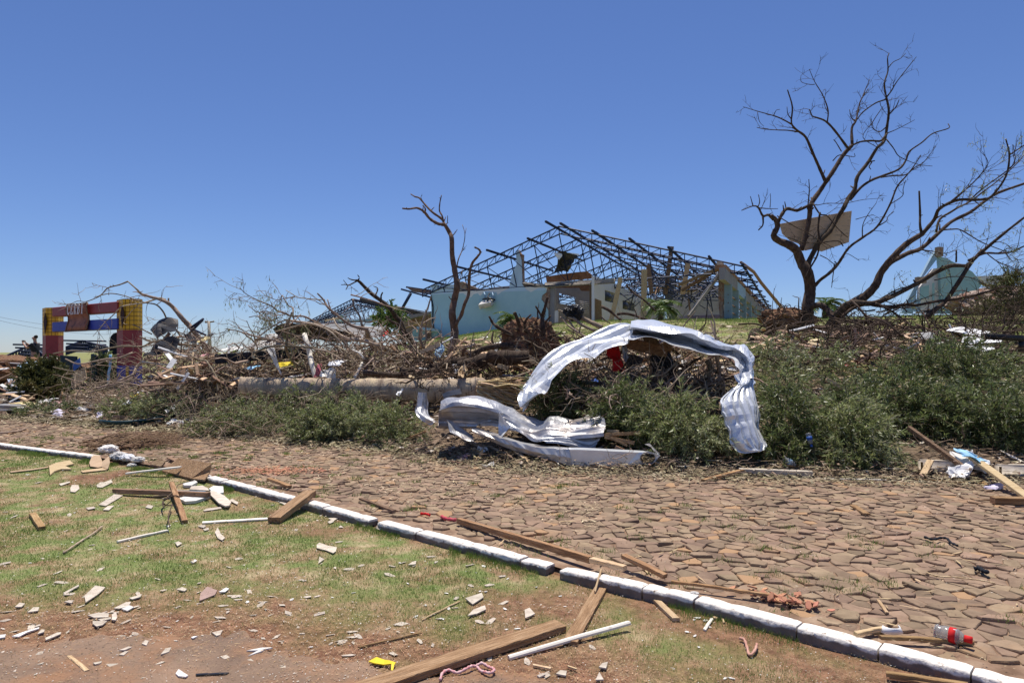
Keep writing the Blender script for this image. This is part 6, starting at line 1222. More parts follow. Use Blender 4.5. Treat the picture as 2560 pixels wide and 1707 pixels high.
brush('tangled pale twigs heaped right of the gateway', [(360, 560, 880, 1010, 15.5, 17.6), (480, 700, 905, 1000, 15, 16.6), (390, 520, 840, 900, 17.8, 18.6)], 1150, 1.1, M['twig'], .005, .026, seed=1)
brush('tangled twigs above the palm trunk', [(560, 900, 870, 940, 15.2, 16.4), (800, 1060, 870, 935, 15.0, 16)], 620, 1.0, M['twig'], .005, .024)
brush('dark twig tangle between the slim dead tree and the arch', [(1050, 1300, 870, 980, 13.2, 15.5), (1000, 1200, 900, 960, 13.5, 14.5)], 420, .8, M['twigdark'], .005, .022)
brush('dense tangle of grey twigs in the hollow of the arch', [(1400, 1820, 860, 1000, 10.9, 13.5), (1480, 1800, 930, 1010, 10.6, 12)], 900, .9, M['twig'], .004, .022)
brush('dark twigs mixed under the arch', [(1340, 1830, 850, 1010, 11.3, 14.2)], 520, 1.0, M['twigdark'], .005, .03)
brush('scattered twigs low on the palm trunk front', [(430, 1000, 985, 1075, 12.2, 13.4)], 380, .8, M['twig'], .003, .009)
brush('brushwood under the leaning tree on the right slope', [(1900, 2560, 800, 900, 13, 20), (2100, 2560, 770, 830, 18, 21)], 800, 1.3, M['twigdark'], .006, .026)
brush('grey twigs showing through the right foliage heap', [(1900, 2560, 880, 1100, 9.8, 13.5)], 420, .8, M['twig'], .003, .010)
brush('fine twigs strewn along the road edge', [(980, 1500, 1090, 1180, 9.6, 11), (1500, 2450, 1140, 1195, 8.9, 9.6), (560, 1000, 1070, 1110, 11.8, 13)], 620, .5, M['twig'], .003, .007, horiz=.15)
brush('wiry dark twigs around the gateway foot', [(150, 420, 950, 1030, 17, 20)], 260, 1.2, M['twig'], .006, .016)
brush('twiggy brown tangle at the right edge of the bank crest', [(2400, 2580, 730, 810, 21, 22.5)], 200, .9, M['twigdark'], .006, .018)
brush('grey brushwood piled on the crest of the middle debris band', [(640, 1080, 825, 900, 15.6, 16.8), (1050, 1300, 865, 950, 14.6, 16.2)], 600, .9, M['twig'], .006, .03)
for lab, rg, n in (('thick broken limbs jumbled through the brush left of centre', [(370, 700, 890, 980, 15.2, 17.2), (620, 1050, 870, 930, 15, 16.2)], 60), ('thick broken limbs jumbled behind the arch and the root ball', [(1030, 1340, 860, 960, 13.6, 16.5), (1400, 1830, 850, 960, 11.6, 14.6)], 75), ('thick broken limbs lying on the slope under the leaning tree', [(1900, 2560, 800, 900, 13.5, 20)], 70)):
    brush(lab, rg, n, 1.7, M['twig'] if n != 70 else M['bark'], .018, .048, bent=.22, horiz=.35)
def timber(label, regs, n, m, l0, l1):
    mb = MB()
    for _ in range(n):
        x0, x1, yt, yb, Y0, Y1 = random.choices(regs, weights=[(r[1]-r[0])*(r[3]-r[2]) for r in regs])[0]
        f = random.random(); Y = Y0+(Y1-Y0)*f; p = P(U(x0, x1), yb+(yt-yb)*f, Y); p.z = max(p.z, h1(p.x, p.y)+.04); d = Vector((random.gauss(0, 1), random.gauss(0, .7), random.gauss(0, .35))).normalized()*U(l0, l1)/2
        mb.bar(p-d, p+d, U(.025, .12), U(.012, .035), up=(random.gauss(0, .5), -.4, 1), bev=.003)
    tag(mb.build('timber_scraps', m, smooth=False), label, 'timber scraps', None, 'stuff')
RG = [(380, 1050, 880, 960, 14.9, 17), (1050, 1340, 850, 960, 13.6, 16.5), (1400, 1830, 860, 960, 12, 14.5), (1900, 2400, 820, 900, 14, 19), (0, 100, 900, 1000, 18, 24)]
timber('pale broken timber scraps mixed all through the debris band', RG, 300, mat('pale_timber', [(.42, .27, .14), (.60, .43, .25), (.72, .56, .36)], 1, .8, island=.3, accent=((.78, .76, .72), .22)), .15, .85)
timber('brown and grey broken board pieces mixed through the debris band', RG, 320, mat('brown_timber', [(.12, .075, .05), (.24, .15, .10), (.36, .25, .18)], 1, .85, island=.35, accent=((.42, .43, .45), .2)), .2, 1.1)
# spray of grey foliage strings near the palm trunk: dry hanging leaves
# dry frond bundle on the road
fb = thing('dry_palm_frond', 'bundle of dry brown palm fibres lying across the road beside the kerb gap', 'palm frond', G(330, 1125)); mb = MB()
for k in range(170):
    a = G(U(195, 330), U(1112, 1128)); b = G(U(360, 470), U(1095, 1120)); mid = (a+b)/2; a.z += U(.01, .10); b.z += U(.01, .14); mid.z += U(.03, .22); mb.tube(catmull([a, mid, b], 3), np.linspace(.008, .003, 7), 3, cap=False)
tag(mb.build('fibres', M['woodbrown'], fb), kind='stuff')
# ============================================================ PLANKS AND RUBBISH
def plank(a, b, wd, th, m, label, la=.0, lb=.0, cat='plank', name='plank', bev=.003, roll=0.0, frame=None, group=None):
    if frame: a = frame(*a); b = frame(*b)
    A = G(*a, la+th/2+.004); B = G(*b, lb+th/2+.004)
    mb = MB(); d = (B-A); n = 7; L = d.length; up = Vector((math.sin(roll), 0, math.cos(roll))); dn = d/L; sd = dn.cross(up).normalized(); u2 = sd.cross(dn)
    # a plank with slightly warped, chipped outline
    rows = []
    for i in range(n+1):
        t = i/n; c = A+d*t+u2*math.sin(t*3.1)*U(0, .004); w0 = wd/2*(1+U(-.03, .03)); w1 = wd/2*(1+U(-.03, .03)); e = U(-.006, .006) if i in (0, n) else 0
        rows.append([c-sd*w0+u2*(th/2-bev)+dn*e, c-sd*(w0-bev)+u2*th/2+dn*e, c+sd*(w1-bev)+u2*th/2-dn*e, c+sd*w1+u2*(th/2-bev)-dn*e, c+sd*w1-u2*th/2-dn*e, c-sd*w0-u2*th/2+dn*e, c-sd*w0+u2*(th/2-bev)+dn*e])
    mb.grid(np.array(rows)); k = 7
    for r, rev in ((0, False), (n, True)):
        V = [tuple(p) for p in rows[r][:6]]+[tuple(sum((Vector(p) for p in rows[r][:6]), Vector())/6)]
        mb.add(V, None, [((j+1) % 6, j, 6) if rev else (j, (j+1) % 6, 6) for j in range(6)])
    o = mb.build(name, m, smooth=False); R_ = Matrix((dn, sd, u2)).transposed(); o.data.transform(R_.inverted().to_4x4()); o.rotation_euler = R_.to_euler(); tag(o, label, cat, group); return o
Za = Frame(880, 1400, 3.267); Zb = Frame(400, 1080, 3.675); Zc = Frame(0, 1060, 3.675); Zd = Frame(1500, 1200, 3.92); Ze = Frame(1960, 1200, 3.093); Zf = Frame(900, 1180, 3.564)
W_ = M['wood']
mw = mat('foreground_board', [(.27, .15, .07), (.42, .255, .135), (.54, .36, .21)], 3, .8, bump=.7, bscale=8, stretch=(1.4, 18, 18), noise2=((.17, .095, .05), 1.8, .54, .70), specks=((.10, .06, .04), 1.6, .68, .74))
plank((815, 1752), (1400, 1562), .115, .038, mw, 'thickest long brown plank lying in the foreground grass, running off the bottom edge')
plank((1500, 1472), (1424, 1606), .085, .024, mw, 'short flat brown plank whose lower end lies under the white stick', .0, .0)
plank((1503, 1440), (1487, 1478), .014, .012, M['woodlight'], 'thin splinter sticking up from the top end of the short flat plank', .02, .03)
plank((1272, 1643), (1573, 1556), .030, .020, M['woodwhite'], 'rounded white stick resting on the short brown plank', .0, .035, bev=.008)
plank((685, 1300), (776, 1243), .13, .06, mw, 'thick short pine beam leaning on the kerb', .0, .05)
plank((506, 1306), (674, 1296), .06, .015, M['woodwhite'], 'white painted strip touching the foot of the short pine beam')
plank((427, 1208), (460, 1304), .055, .035, W_, 'narrow pine batten lying over the white board below the kerb gap', .08, .0)
plank((286, 1226), (522, 1236), .06, .05, M['woodbrown'], 'brown batten with a blue grey painted side lying below the kerb gap', .02, .04)
mb = MB(); mb.bar(G(300, 1232)+Vector((0, -.03, .03)), G(516, 1240)+Vector((0, -.03, .045)), .008, .045); tag(mb.build('painted_strip', M['paleblue'], smooth=False), 'blue grey painted face along the front of the brown batten', 'strip')
plank((316, 1183), (452, 1167), .06, .02, M['woodwhite'], 'white strip reaching up onto the brown board at the kerb gap', .02, .12)
plank((294, 1354), (419, 1326), .03, .018, M['woodwhite'], 'lone white stick in the grass left of the forked twig')
plank((82, 1285), (106, 1320), .06, .035, W_, 'small orange brown wood block alone in the grass at far left')
plank((1630, 1490), (1692, 1548), .045, .022, M['woodlight'], 'bright pine stick in the grass beside the kerb joint')
plank((1762, 1574), (1781, 1546), .02, .01, M['woodwhite'], 'little white stick in the bare soil by the kerb')
plank((1787, 1546), (1798, 1536), .03, .012, M['woodlight'], 'tiny pine chip above the little white stick')
plank((1802, 1538), (1810, 1556), .012, .008, M['woodlight'], 'hair thin pine splinter right of the little white stick')
plank((2215, 1682), (2420, 1712), .035, .02, W_, 'orange pine lath at the bottom edge below the kerb', .02, .02)
plank((2225, 1690), (2400, 1722), .03, .012, W_, 'second orange lath lying against the first at the bottom edge', .01, .01)
plank((901, 1246), (985, 1277), .04, .02, M['woodbrown'], 'thin reddish lath on the road beside the kerb gap')
plank((672, 1197), (724, 1216), .06, .03, W_, 'short pine piece on the road behind the kerb, left of centre', .05, .0)
plank((1147, 1301), (1478, 1399), .045, .05, W_, 'long narrow pine board lying on the road right along the kerb', .01, .02)
plank((1478, 1399), (1562, 1420), .05, .035, M['woodlight'], 'split pine board end lying across the worn kerb', .04, .05)
plank((1559, 1389), (1663, 1440), .05, .03, W_, 'brown broken batten slanting to the kerb near the crushed brick', .07, .02)
plank((1679, 1452), (1934, 1488), .022, .018, W_, 'long thin pine lath lying along the road above the crushed brick', .02, .02)
plank((2200, 1592), (2430, 1604), .03, .02, W_, 'pine lath lying under the clear bottle')
plank((2140, 1605), (2215, 1570), .03, .02, M['woodlight'], 'rough pine splinter on the road left of the broken white cup')
plank((2195, 1500), (2218, 1532), .02, .015, M['woodlight'], 'short pine splinter standing between cobbles near the kerb', .03, 0)
plank((2132, 1263), (2168, 1285), .06, .02, W_, 'small orange board lying alone on the cobbles at upper right')
for A, B, w_, t_, m, lab in ((P(2271, 1068, 9.3), G(2437, 1188, .03), .07, .05, M['woodbrown'], 'long rusty brown bar leaning from the foliage heap to the road'), (P(2431, 1143, 8.75), G(2575, 1247, .03), .10, .04, M['woodlight'], 'pale pine plank slanting to the right edge over the grey kerb')):
    mb = MB(); mb.bar(A, B, w_, t_, bev=.004); tag(mb.build('plank', m, smooth=False), lab, 'plank')
plank((2481, 1250), (2600, 1252), .10, .07, W_, 'dark ended pine beam on the road at the right edge', .0, .0)
plank((1848, 1176), (2030, 1183), .10, .06, M['cement'], 'pale grey board lying on the road edge below the sheet tail', .0, .0)
plank((1758, 1200), (1868, 1172), .06, .025, W_, 'narrow brown plank pointing to the pale grey board', .0, .03)
plank((1690, 1126), (1768, 1126), .05, .02, W_, 'small pine piece lying in the leaves under the green heap')
plank((2060, 1196), (2215, 1199), .03, .01, M['woodwhite'], 'thin white strip on the road in front of the green heap')
plank((2265, 1196), (2420, 1206), .03, .012, W_, 'thin pine lath on the road below the rusty bar')
plank((1935, 1150), (1960, 1170), .06, .02, M['woodbrown'], 'short brown board behind the pale grey board')
plank((2305, 1190), (2325, 1150), .08, .02, M['woodlight'], 'upright pale splinter leaning at the road edge below the rusty bar', 0, .12)
plank((1075, 1142), (1155, 1158), .06, .025, M['woodbrown'], 'short brown board on the road edge left of the gutter')
plank((1165, 1148), (1225, 1152), .04, .02, M['woodbrown'], 'second short brown board next to the pink rag')
plank((1280, 1120), (1322, 1155), .06, .02, M['woodlight'], 'pale splintered strip in front of the gutter', .08, 0)
plank((1370, 1170), (1475, 1172), .04, .015, W_, 'thin pine strip on the road below the gutter middle')
plank((1465, 1160), (1525, 1170), .04, .02, M['woodlight'], 'pale strip on the road below the gutter fold')
plank((998, 1106), (1065, 1078), .06, .04, W_, 'pine stick sloping up left of the buckled sheet', .0, .12)
plank((80, 1117), (130, 1105), .05, .02, M['woodbrown'], 'thin brown stick on the far left stretch of road')
for fr, a, b, wd, Y, m, lab in ((Z5, (1700,1100), (2030,1080), .05, 9.8, W_, 'longest orange splinter pointing right from the buckled sheet'), (Z5, (1720,1115), (1970,1168), .05, 9.75, W_, 'orange splinter slanting down right from the buckled sheet'), (Z5, (1740,1065), (1840,1070), .04, 9.9, M['woodlight'], 'short pale splinter above the long orange one'), (Z5, (1760,1120), (1910,1190), .03, 9.7, W_, 'thin lower orange splinter right of the buckled sheet'), (Z5, (1810,1200), (1880,1232), .05, 9.6, W_, 'stubby orange splinter above the gutter'),
    (Z5, (965,395), (1160,495), .14, 14.6, M['woodlight'], 'pale split plank leaning on the upturned root ball'), (Z5, (820,515), (915,545), .09, 14, M['woodlight'], 'short bright plank below the thick cut log'), (Z6, (560,905), (640,705), .08, 11, M['woodlight'], 'upright splintered plank above the green heap under the arch'), (Z8, (365,420), (340,560), .12, 13.6, W_, 'upper half of the upright plank on the right slope'), (Z8, (340,555), (310,690), .11, 13.2, W_, 'lower half of the upright plank on the right slope'),
    (Z8, (575,695), (820,820), .07, 11.3, M['woodlight'], 'pale plank lying in the middle of the right foliage'), (Z8, (650,765), (740,800), .12, 11.6, mat('salmon_board', [(.55, .25, .16), (.62, .32, .22)], 5, .8), 'salmon coloured board under the pale plank on the right slope'), (Z2, (2160,950), (2352,860), .10, 15, M['woodlight'], 'pale pole lying on the grass left of the slim dead tree'),
    (ZG, (700,1290), (870,1190), .5, 24, M['woodlight'], 'pale board leaning beside the dark gate leaf'), (ZG, (690,1110), (790,1030), .35, 25, mat('royal_blue_board', [(.05, .12, .35), (.07, .16, .42)], 4, .6), 'blue board seen through the gateway opening'), (Z1, (1740,975), (1940,905), .12, 16.8, M['offwhite'], 'upper white slat in the brush right of the gateway'), (Z1, (1740,1010), (1830,985), .12, 16.6, M['offwhite'], 'lower white slat in the brush right of the gateway'),
    (Z1, (580,1250), (610,1180), .15, 17.5, W_, 'orange brown block stump at the gateway foot'), (Z1, (1470,1370), (1530,1260), .07, 15, M['woodbrown'], 'brown stick standing in the leaves before the gateway brush'), (Z1, (2040,1285), (2170,1310), .09, 14.5, W_, 'reddish plank in the leaves left of the palm trunk'), (Z1, (1110,1415), (1430,1445), .08, 15.4, M['woodbrown'], 'long brown board at the road edge behind the dark hose'), (Z2, (540,820), (600,815), .05, 13.8, W_, 'tiny lath on the leaves')):
    mb = MB(); A = PG(fr, *a, Y); B = PG(fr, *b, Y-.1); mb.bar(A, B, .025, wd, bev=.003, up=(0, .3, 1)); tag(mb.build('plank', m, smooth=False), lab, 'plank')
# pine frame under the arch
pf = thing('pine_frame', 'joined pine beams wedged under the crown of the white arch', 'timber frame', PG(Z6, 560, 480, 12.2))
for a, b, w_ in (((240,345), (600,430), .2), ((470,440), (620,370), .16), ((575,430), (650,590), .14)):
    mb = MB(); mb.bar(PG(Z6, *a, 12.3), PG(Z6, *b, 12.0), .12, w_, bev=.008); mb.build('beam', W_, pf, smooth=False)
mb = MB(); mb.bar(PG(Z6, 415, 260, 12.2), PG(Z6, 500, 400, 12.1), .1, .2, bev=.01); tag(mb.build('board', M['woodbrown'], smooth=False), 'rusty brown board standing on the pine frame', 'board')
# flat things
def slab(pts, th, m, label, cat, name, lift=.01, frame=None, lifts=None, bump=0.0, group=None):
    P3 = []
    for i, p in enumerate(pts):
        q = frame(*p) if frame else p; g = G(*q); g.z += lift+(lifts[i] if lifts else 0); P3.append(g)
    mb = MB(); mb.prism(P3, Vector((0, 0, th))); o = mb.build(name, m, smooth=False); tag(o, label, cat, group); return o
slab([(1490,455),(1640,400),(1945,488),(1930,520),(1880,555),(1760,525),(1600,480)], .02, mw, 'brown board bridging the gap in the kerb', 'board', 'board', .02, Zc, [.0,.10,.12,.08,.02,0,0])
slab([(1380,400),(1440,355),(1520,370),(1480,420)], .03, M['woodbrown'], 'small brown board end left of the bridging board', 'board', 'board', .02, Zc); slab([(1530,330),(1570,325),(1700,370),(1660,385)], .02, M['woodbrown'], 'reddish brown board on the road above the bridging board', 'board', 'board', .02, Zc)
slab([(1600,690),(1640,665),(1800,650),(1930,655),(1960,680),(1900,700),(1800,735),(1700,742)], .03, M['offwhite'], 'broad white torn board below the bridging board', 'board', 'board', .01, Zc)
slab([(1930,650),(1960,640),(2060,690),(2125,750),(2105,785),(2070,790),(2010,760),(1940,690)], .015, M['cement'], 'grey pitted sheet piece right of the broad white board', 'roofing shard', 'roofing_shard', .03, Zc); slab([(1920,620),(1960,595),(2050,600),(2055,655),(2020,665),(1940,640)], .03, M['offwhite'], 'white chipped plaster lump above the grey pitted sheet piece', 'plaster lump', 'plaster_lump', .01, Zc)
slab([(1680,575),(1790,540),(1815,560),(1760,590),(1690,590)], .03, M['offwhite'], 'white scrap under the lower edge of the bridging board', 'scrap', 'scrap', .01, Zc); slab([(1760,590),(1860,585),(1910,610),(1920,630),(1740,620)], .02, M['cement'], 'grey sheet piece under the forked twig', 'roofing shard', 'roofing_shard', .01, Zc)
slab([(820,370),(850,330),(920,340),(940,380),(1000,360),(1010,410),(990,430),(930,410),(900,415),(830,405)], .01, mat('cardboard', [(.45, .31, .19), (.52, .38, .25)], 6, .9), 'torn piece of brown cardboard at the end of the left kerb', 'cardboard', 'cardboard', .02, Zc, [0,.05,.06,.03,.08,.06,0,0,0,0])
slab([(450,400),(520,370),(640,350),(680,380),(600,400),(660,430),(560,430),(500,450),(460,485)], .02, M['woodlight'], 'pale torn fibre sheet in the grass under the left kerb', 'fibre sheet', 'fibre_sheet', .01, Zc); slab([(90,445),(300,420),(450,400),(440,410),(300,432),(100,455)], .01, M['woodlight'], 'long pale fibre strip trailing left from the torn fibre sheet', 'fibre strip', 'fibre_strip', .01, Zc); slab([(740,440),(1000,405),(980,430),(760,455)], .01, M['woodlight'], 'thin pale strip below the torn cardboard', 'fibre strip', 'fibre_strip', .01, Zc)
for pts, lab in (([(905,750),(1060,650),(1130,665),(970,760)], 'long grey sheet shard with a raised edge near the brown batten'), ([(885,570),(920,545),(960,545),(1020,520),(1035,545),(940,590),(895,588)], 'wavy grey shard right of the rounded grey shard'), ([(645,600),(660,570),(720,570),(730,600),(690,635),(648,632)], 'rounded pale shard on the left lawn'), ([(540,560),(640,535),(645,545),(560,572)], 'slim shard above the rounded pale shard'), ([(1335,775),(1360,752),(1410,765),(1390,785)], 'oval grey shard left of the forked twig'), ([(1975,1010),(2000,965),(2030,1020),(2068,1060),(2040,1082),(2000,1060)], 'hourglass shaped pale shard below the white painted strip'), ([(1610,1105),(1640,1090),(1675,1110),(1630,1135)], 'small pale shard left of the hourglass shard'), ([(1865,805),(1900,790),(2030,770),(2035,785),(1880,808)], 'narrow grey strip above the white painted strip'), ([(1820,950),(1850,935),(1895,945),(1870,965)], 'flat shard under the white painted strip'), ([(1865,975),(1915,965),(1920,980),(1880,990)], 'tiny white shard under the white painted strip'), ([(945,800),(990,765),(1050,760),(1000,800)], 'left shard of the pair below the long grey sheet shard'), ([(790,780),(860,765),(880,785),(810,795)], 'white shard left of the pair below the long shard'), ([(1755,1280),(1790,1255),(1810,1270),(1775,1290)], 'oval cream shard low in the middle lawn')):
    slab(pts, .006, M['cement'], lab, 'roofing shard', 'roofing_shard', .006, Zc, [U(0, .008) for _ in pts])
for pts, lab in (([(1440,1045),(1465,1030),(1540,1055),(1625,1070),(1615,1110),(1590,1130),(1530,1100),(1440,1080)], 'ragged cream shard in the middle of the lawn'), ([(1455,1220),(1465,1160),(1510,1180)], 'pointed pinkish shard below the ragged cream shard'), ([(1010,610),(1130,570),(1145,585),(1060,615)], 'grey shard leaning at the kerb above the short pine beam'), ([(1095,660),(1110,650),(1185,670),(1170,685)], 'white sliver left of the short pine beam'), ([(660,625),(720,655),(710,680),(640,640)], 'grey shard right of the pitted sheet piece'), ([(1540,840),(1580,815),(1600,835),(1560,850)], 'small white shard near the kerb in mid lawn'), ([(1545,805),(1650,795),(1590,825)], 'flat grey shard above the small white shard'), ([(1860,870),(1880,850),(1905,865),(1880,880)], 'round white pebble like shard near the kerb break'), ([(1640,885),(1660,870),(1685,885)], 'white chip between kerb and lawn')):
    slab(pts, .006, M['cement'], lab, 'roofing shard', 'roofing_shard', .006, Zb, [U(0, .008) for _ in pts])
for pts, lab in (([(925,335),(1060,290),(1075,320),(985,378)], 'thick grey rectangular shard in the near lawn'), ([(945,480),(990,430),(1085,395),(1095,425),(1020,455)], 'long tan shard under the grey rectangular shard'), ([(1410,430),(1450,415),(1495,460),(1450,480),(1415,495)], 'rough white plaster piece left of the short flat plank'), ([(460,55),(490,30),(525,25),(520,50)], 'small grey shard in the green tuft'), ([(2015,905),(2045,865),(2090,860),(2075,910)], 'brownish shard right of the white stick'), ([(1665,950),(1700,925),(1755,930),(1745,965)], 'pinkish flat shard at the bottom edge'), ([(1990,1000),(2020,945),(2055,1000)], 'pointed grey shard at the bottom edge'), ([(1510,965),(1560,945),(1580,965),(1530,980)], 'tan chip at the bottom edge left'), ([(1760,880),(1840,905),(1830,918),(1765,895)], 'pine chip below the white stick'), ([(1475,868),(1630,900),(1620,910),(1480,880)], 'thin pine sliver below the white stick')):
    slab(pts, .008, M['cement'] if 'pine' not in lab else M['woodlight'], lab, 'roofing shard' if 'pine' not in lab else 'wood chip', 'roofing_shard' if 'pine' not in lab else 'wood_chip', .008, Za, [U(0, .008) for _ in pts])
Zh = Frame(0, 1380, 3.36)
for pts, lab, m in (([(1675,430),(1685,360),(1740,310),(1825,335),(1805,375),(1720,405)], 'brown tile shard with pale stripes in the left lawn', 'pk'), ([(710,380),(800,300),(885,315),(830,370),(720,445)], 'large cream shard near the path', 'c'), ([(530,360),(660,290),(665,305),(545,368)], 'long cream shard left of the large cream one', 'c'), ([(735,550),(830,525),(915,530),(910,565),(790,572)], 'upper shard of the stack on the path edge', 'c'), ([(820,580),(930,560),(935,580),(850,595)], 'middle shard of the stack on the path edge', 'c'), ([(780,600),(900,598),(860,635),(810,648),(778,620)], 'lowest shard of the stack on the path edge', 'c'), ([(940,540),(975,525),(985,560),(970,595),(940,590)], 'upright shard right of the stack', 'c'), ([(955,485),(1060,440),(1100,440),(1080,470),(1000,490)], 'tan shard above the stack', 'c'), ([(1020,490),(1090,465),(1125,480),(1070,510)], 'white shard beside the tan shard', 'w'), ([(1085,400),(1190,370),(1180,395),(1110,412)], 'olive grey shard in the grass edge', 'c'), ([(100,725),(200,690),(330,645),(325,658),(230,695),(160,725)], 'long white slat on the path at far left', 'w'), ([(-20,720),(50,715),(40,738),(-20,745)], 'white slat end at the left photo edge', 'w'), ([(380,740),(480,690),(515,690),(505,715),(385,755)], 'cream shard on the path right of the white slat', 'c'), ([(315,710),(345,675),(375,670),(370,695)], 'grey shard right of the long white slat', 'c'), ([(125,480),(165,445),(210,450),(180,480)], 'cream oval shard at far left', 'c'), ([(230,520),(280,485),(330,480),(320,510)], 'cream shard below the oval one at far left', 'c'), ([(540,440),(580,418),(620,425),(600,448)], 'grey shard among chips at left', 'c'), ([(1600,95),(1640,75),(1655,85),(1620,103)], 'little white shard far up the left lawn', 'w'), ([(1840,350),(1900,318),(1925,325),(1890,352)], 'white chip right of the striped tile', 'w'), ([(1480,330),(1530,315),(1572,325),(1550,342)], 'tan chip left of the striped tile', 'c'), ([(1780,695),(1870,672),(1850,710),(1820,725)], 'folded pale shard on the path edge', 'c'), ([(1605,735),(1630,725),(1660,730),(1620,748)], 'white chip left of the folded pale shard', 'w'), ([(1350,885),(1390,830),(1440,820),(1420,855)], 'split pale shard on the path', 'c'), ([(2070,848),(2200,825),(2290,820),(2280,828),(2150,850)], 'upper of two thin pale slats on the path edge', 'w'), ([(2085,888),(2190,838),(2240,825),(2200,852)], 'lower of two thin pale slats on the path edge', 'w'), ([(1475,1040),(1500,1000),(1580,1060),(1560,1075),(1500,1065)], 'crumpled white scrap on the path', 'w'), ([(1000,850),(1080,820),(1110,815),(1050,845)], 'slim cream shard on the path edge', 'c'), ([(1190,790),(1220,765),(1250,765),(1230,800)], 'upright cream chip on the path edge', 'c'), ([(780,955),(855,935),(850,950),(800,965)], 'brown chip on the path', 'c'), ([(1000,880),(1050,855),(1080,850),(1040,885)], 'white grey chip below the slim cream shard', 'c')):
    mm = {'c': M['cement'], 'w': M['offwhite'], 'pk': mat('striped_tile', [(.34, .23, .19), (.40, .28, .24)], 5, .8) if m == 'pk' else None}[m]
    slab(pts, .007, mm, lab, 'roofing shard' if m != 'w' else 'white scrap', 'roofing_shard' if m != 'w' else 'white_scrap', .006, Zh, [U(0, .008) for _ in pts])
plank((172, 1640), (217, 1677), .022, .01, M['woodlight'], 'thin pine stick lying alone on the dirt path')
plank((1055+0, 1549), (1150, 1502), .014, .008, M['woodlight'], 'curved pine sliver in the near lawn')
plank((897, 1617), (1055, 1580), .012, .010, W_, 'long thin orange reed in the near lawn')
plank((490, 1687), (570, 1684), .02, .012, M['black'], 'dark stick lying on the dirt path')
# loose scatter: individually placed chips, alike
def chip_mesh():
    mb = MB(); n = random.choice((4, 5, 5, 6)); a0 = U(0, 6); pts = [Vector((math.cos(a0+i*2*math.pi/n)*U(.6, 1.1), math.sin(a0+i*2*math.pi/n)*U(.35, .7), U(-.04, .04))) for i in range(n)]; mb.prism(pts, Vector((0, 0, .14))); return mb
protos = {}
for key in ('cement', 'offwhite', 'woodlight', 'orange'):
    protos[key] = [chip_mesh().mesh('chip', M[key], False) for _ in range(6)]
GR = {'cement': ('roofing_chip', 'small grey tan chip of broken roofing sheet lying loose on the lawn', 'roofing chip', 'loose roofing chips on the lawn'), 'offwhite': ('plaster_chip', 'small white plaster chip lying loose on the lawn', 'plaster chip', 'loose white chips on the lawn'), 'woodlight': ('wood_chip', 'small pale splinter of wood lying loose on the road', 'wood chip', 'loose wood splinters on the road')}
def chips(key, n, sampler, s0, s1, elong=1.0):
    nm, lab, cat, grp = GR[key]; done = 0
    while done < n:
        px, py = sampler(); g = G(px, py)
        if key == 'woodlight' and not (YK(g.x)+.1 < g.y < YF(g.x)+.3): continue
        if key != 'woodlight' and g.y > YK(g.x)-.12: continue
        o = bpy.data.objects.new(nm, random.choice(protos[key])); COL.objects.link(o); s = U(s0, s1)*(.7+.1*g.y); o.location = g+Vector((0, 0, .005)); o.scale = (s*elong, s/elong, s*.32); o.rotation_euler = (U(-.2, .2), U(-.2, .2), U(0, 6.28)); tag(o, lab, cat, grp); done += 1
chips('cement', 90, lambda: (U(0, 1500), random.choice((U(1180, 1700), U(1400, 1660)))), .018, .045, 1.2)
chips('cement', 60, lambda: (U(0, 900), U(1470, 1700)), .014, .036, 1.3)
chips('offwhite', 50, lambda: (U(0, 2100), U(1180, 1700)), .010, .024, 1.1)
chips('woodlight', 90, lambda: (U(0, 2560), U(1060, 1560)), .014, .035, 2.2)
def scatter(name, label, n, region, smin, smax, m, elong=2.5, lift=.008, cat='debris', flat=.25, pile=0.0):
    X, Y = region(n); n = len(X); Z = H(X, Y)+lift+(RNG.random(n)**2*pile if pile else 0); a = RNG.uniform(0, 6.28, n); s = RNG.uniform(smin, smax, n)*np.clip(Y/7, .6, 2.2); e = 1+RNG.random(n)*(elong-1)
    ca, sa = np.cos(a), np.sin(a); tz = RNG.normal(0, flat, n)
    c = np.stack([X, Y, Z], 1); ux = np.stack([ca, sa, tz*.5], 1)*(s*e)[:, None]; uy = np.stack([-sa, ca, RNG.normal(0, flat, n)], 1)*(s/e)[:, None]
    k = RNG.uniform(.6, 1.2, (n, 4))[:, :, None]
    V = np.stack([c-ux*k[:, 0]-uy*.6, c+uy*k[:, 1], c+ux*k[:, 2]+uy*.3, c-uy*k[:, 3]], 1).reshape(-1, 3); mb = MB(); mb.add(V, np.arange(4*n).reshape(-1, 4)); V2 = V.copy(); V2[:, 2] -= .006
    o = mb.build(name, m, smooth=False, origin=Vector((0, 0, 0))); tag(o, label, cat, None, 'stuff')
def pxreg(x0, x1, y0, y1, keep=None, yrange=None):
    def f(n):
        px = RNG.uniform(x0, x1, n); py = RNG.uniform(y0, y1, n); Y = CAMZ*F/(py-HY); X = (px-CX)/F*Y
        if keep is not None: k = keep(X, Y); X = X[k]; Y = Y[k]
        return X, Y
    return f
onroad = lambda X, Y: (Y > YK(X)+.09) & (Y < YF(X)+.4)
onlawn = lambda X, Y: (Y < YK(X)-.15)
scatter('sawdust_litter', 'fine pale straw and wood litter strewn over the far half of the road', 9000, pxreg(-50, 1500, 1040, 1330, lambda X, Y: onroad(X, Y) & (fbm(X*1.2, Y*1.2, 71) > .42)), .006, .018, mat('straw_litter', [(.42, .31, .19), (.60, .48, .33)], 3, .9, island=.35), 4)
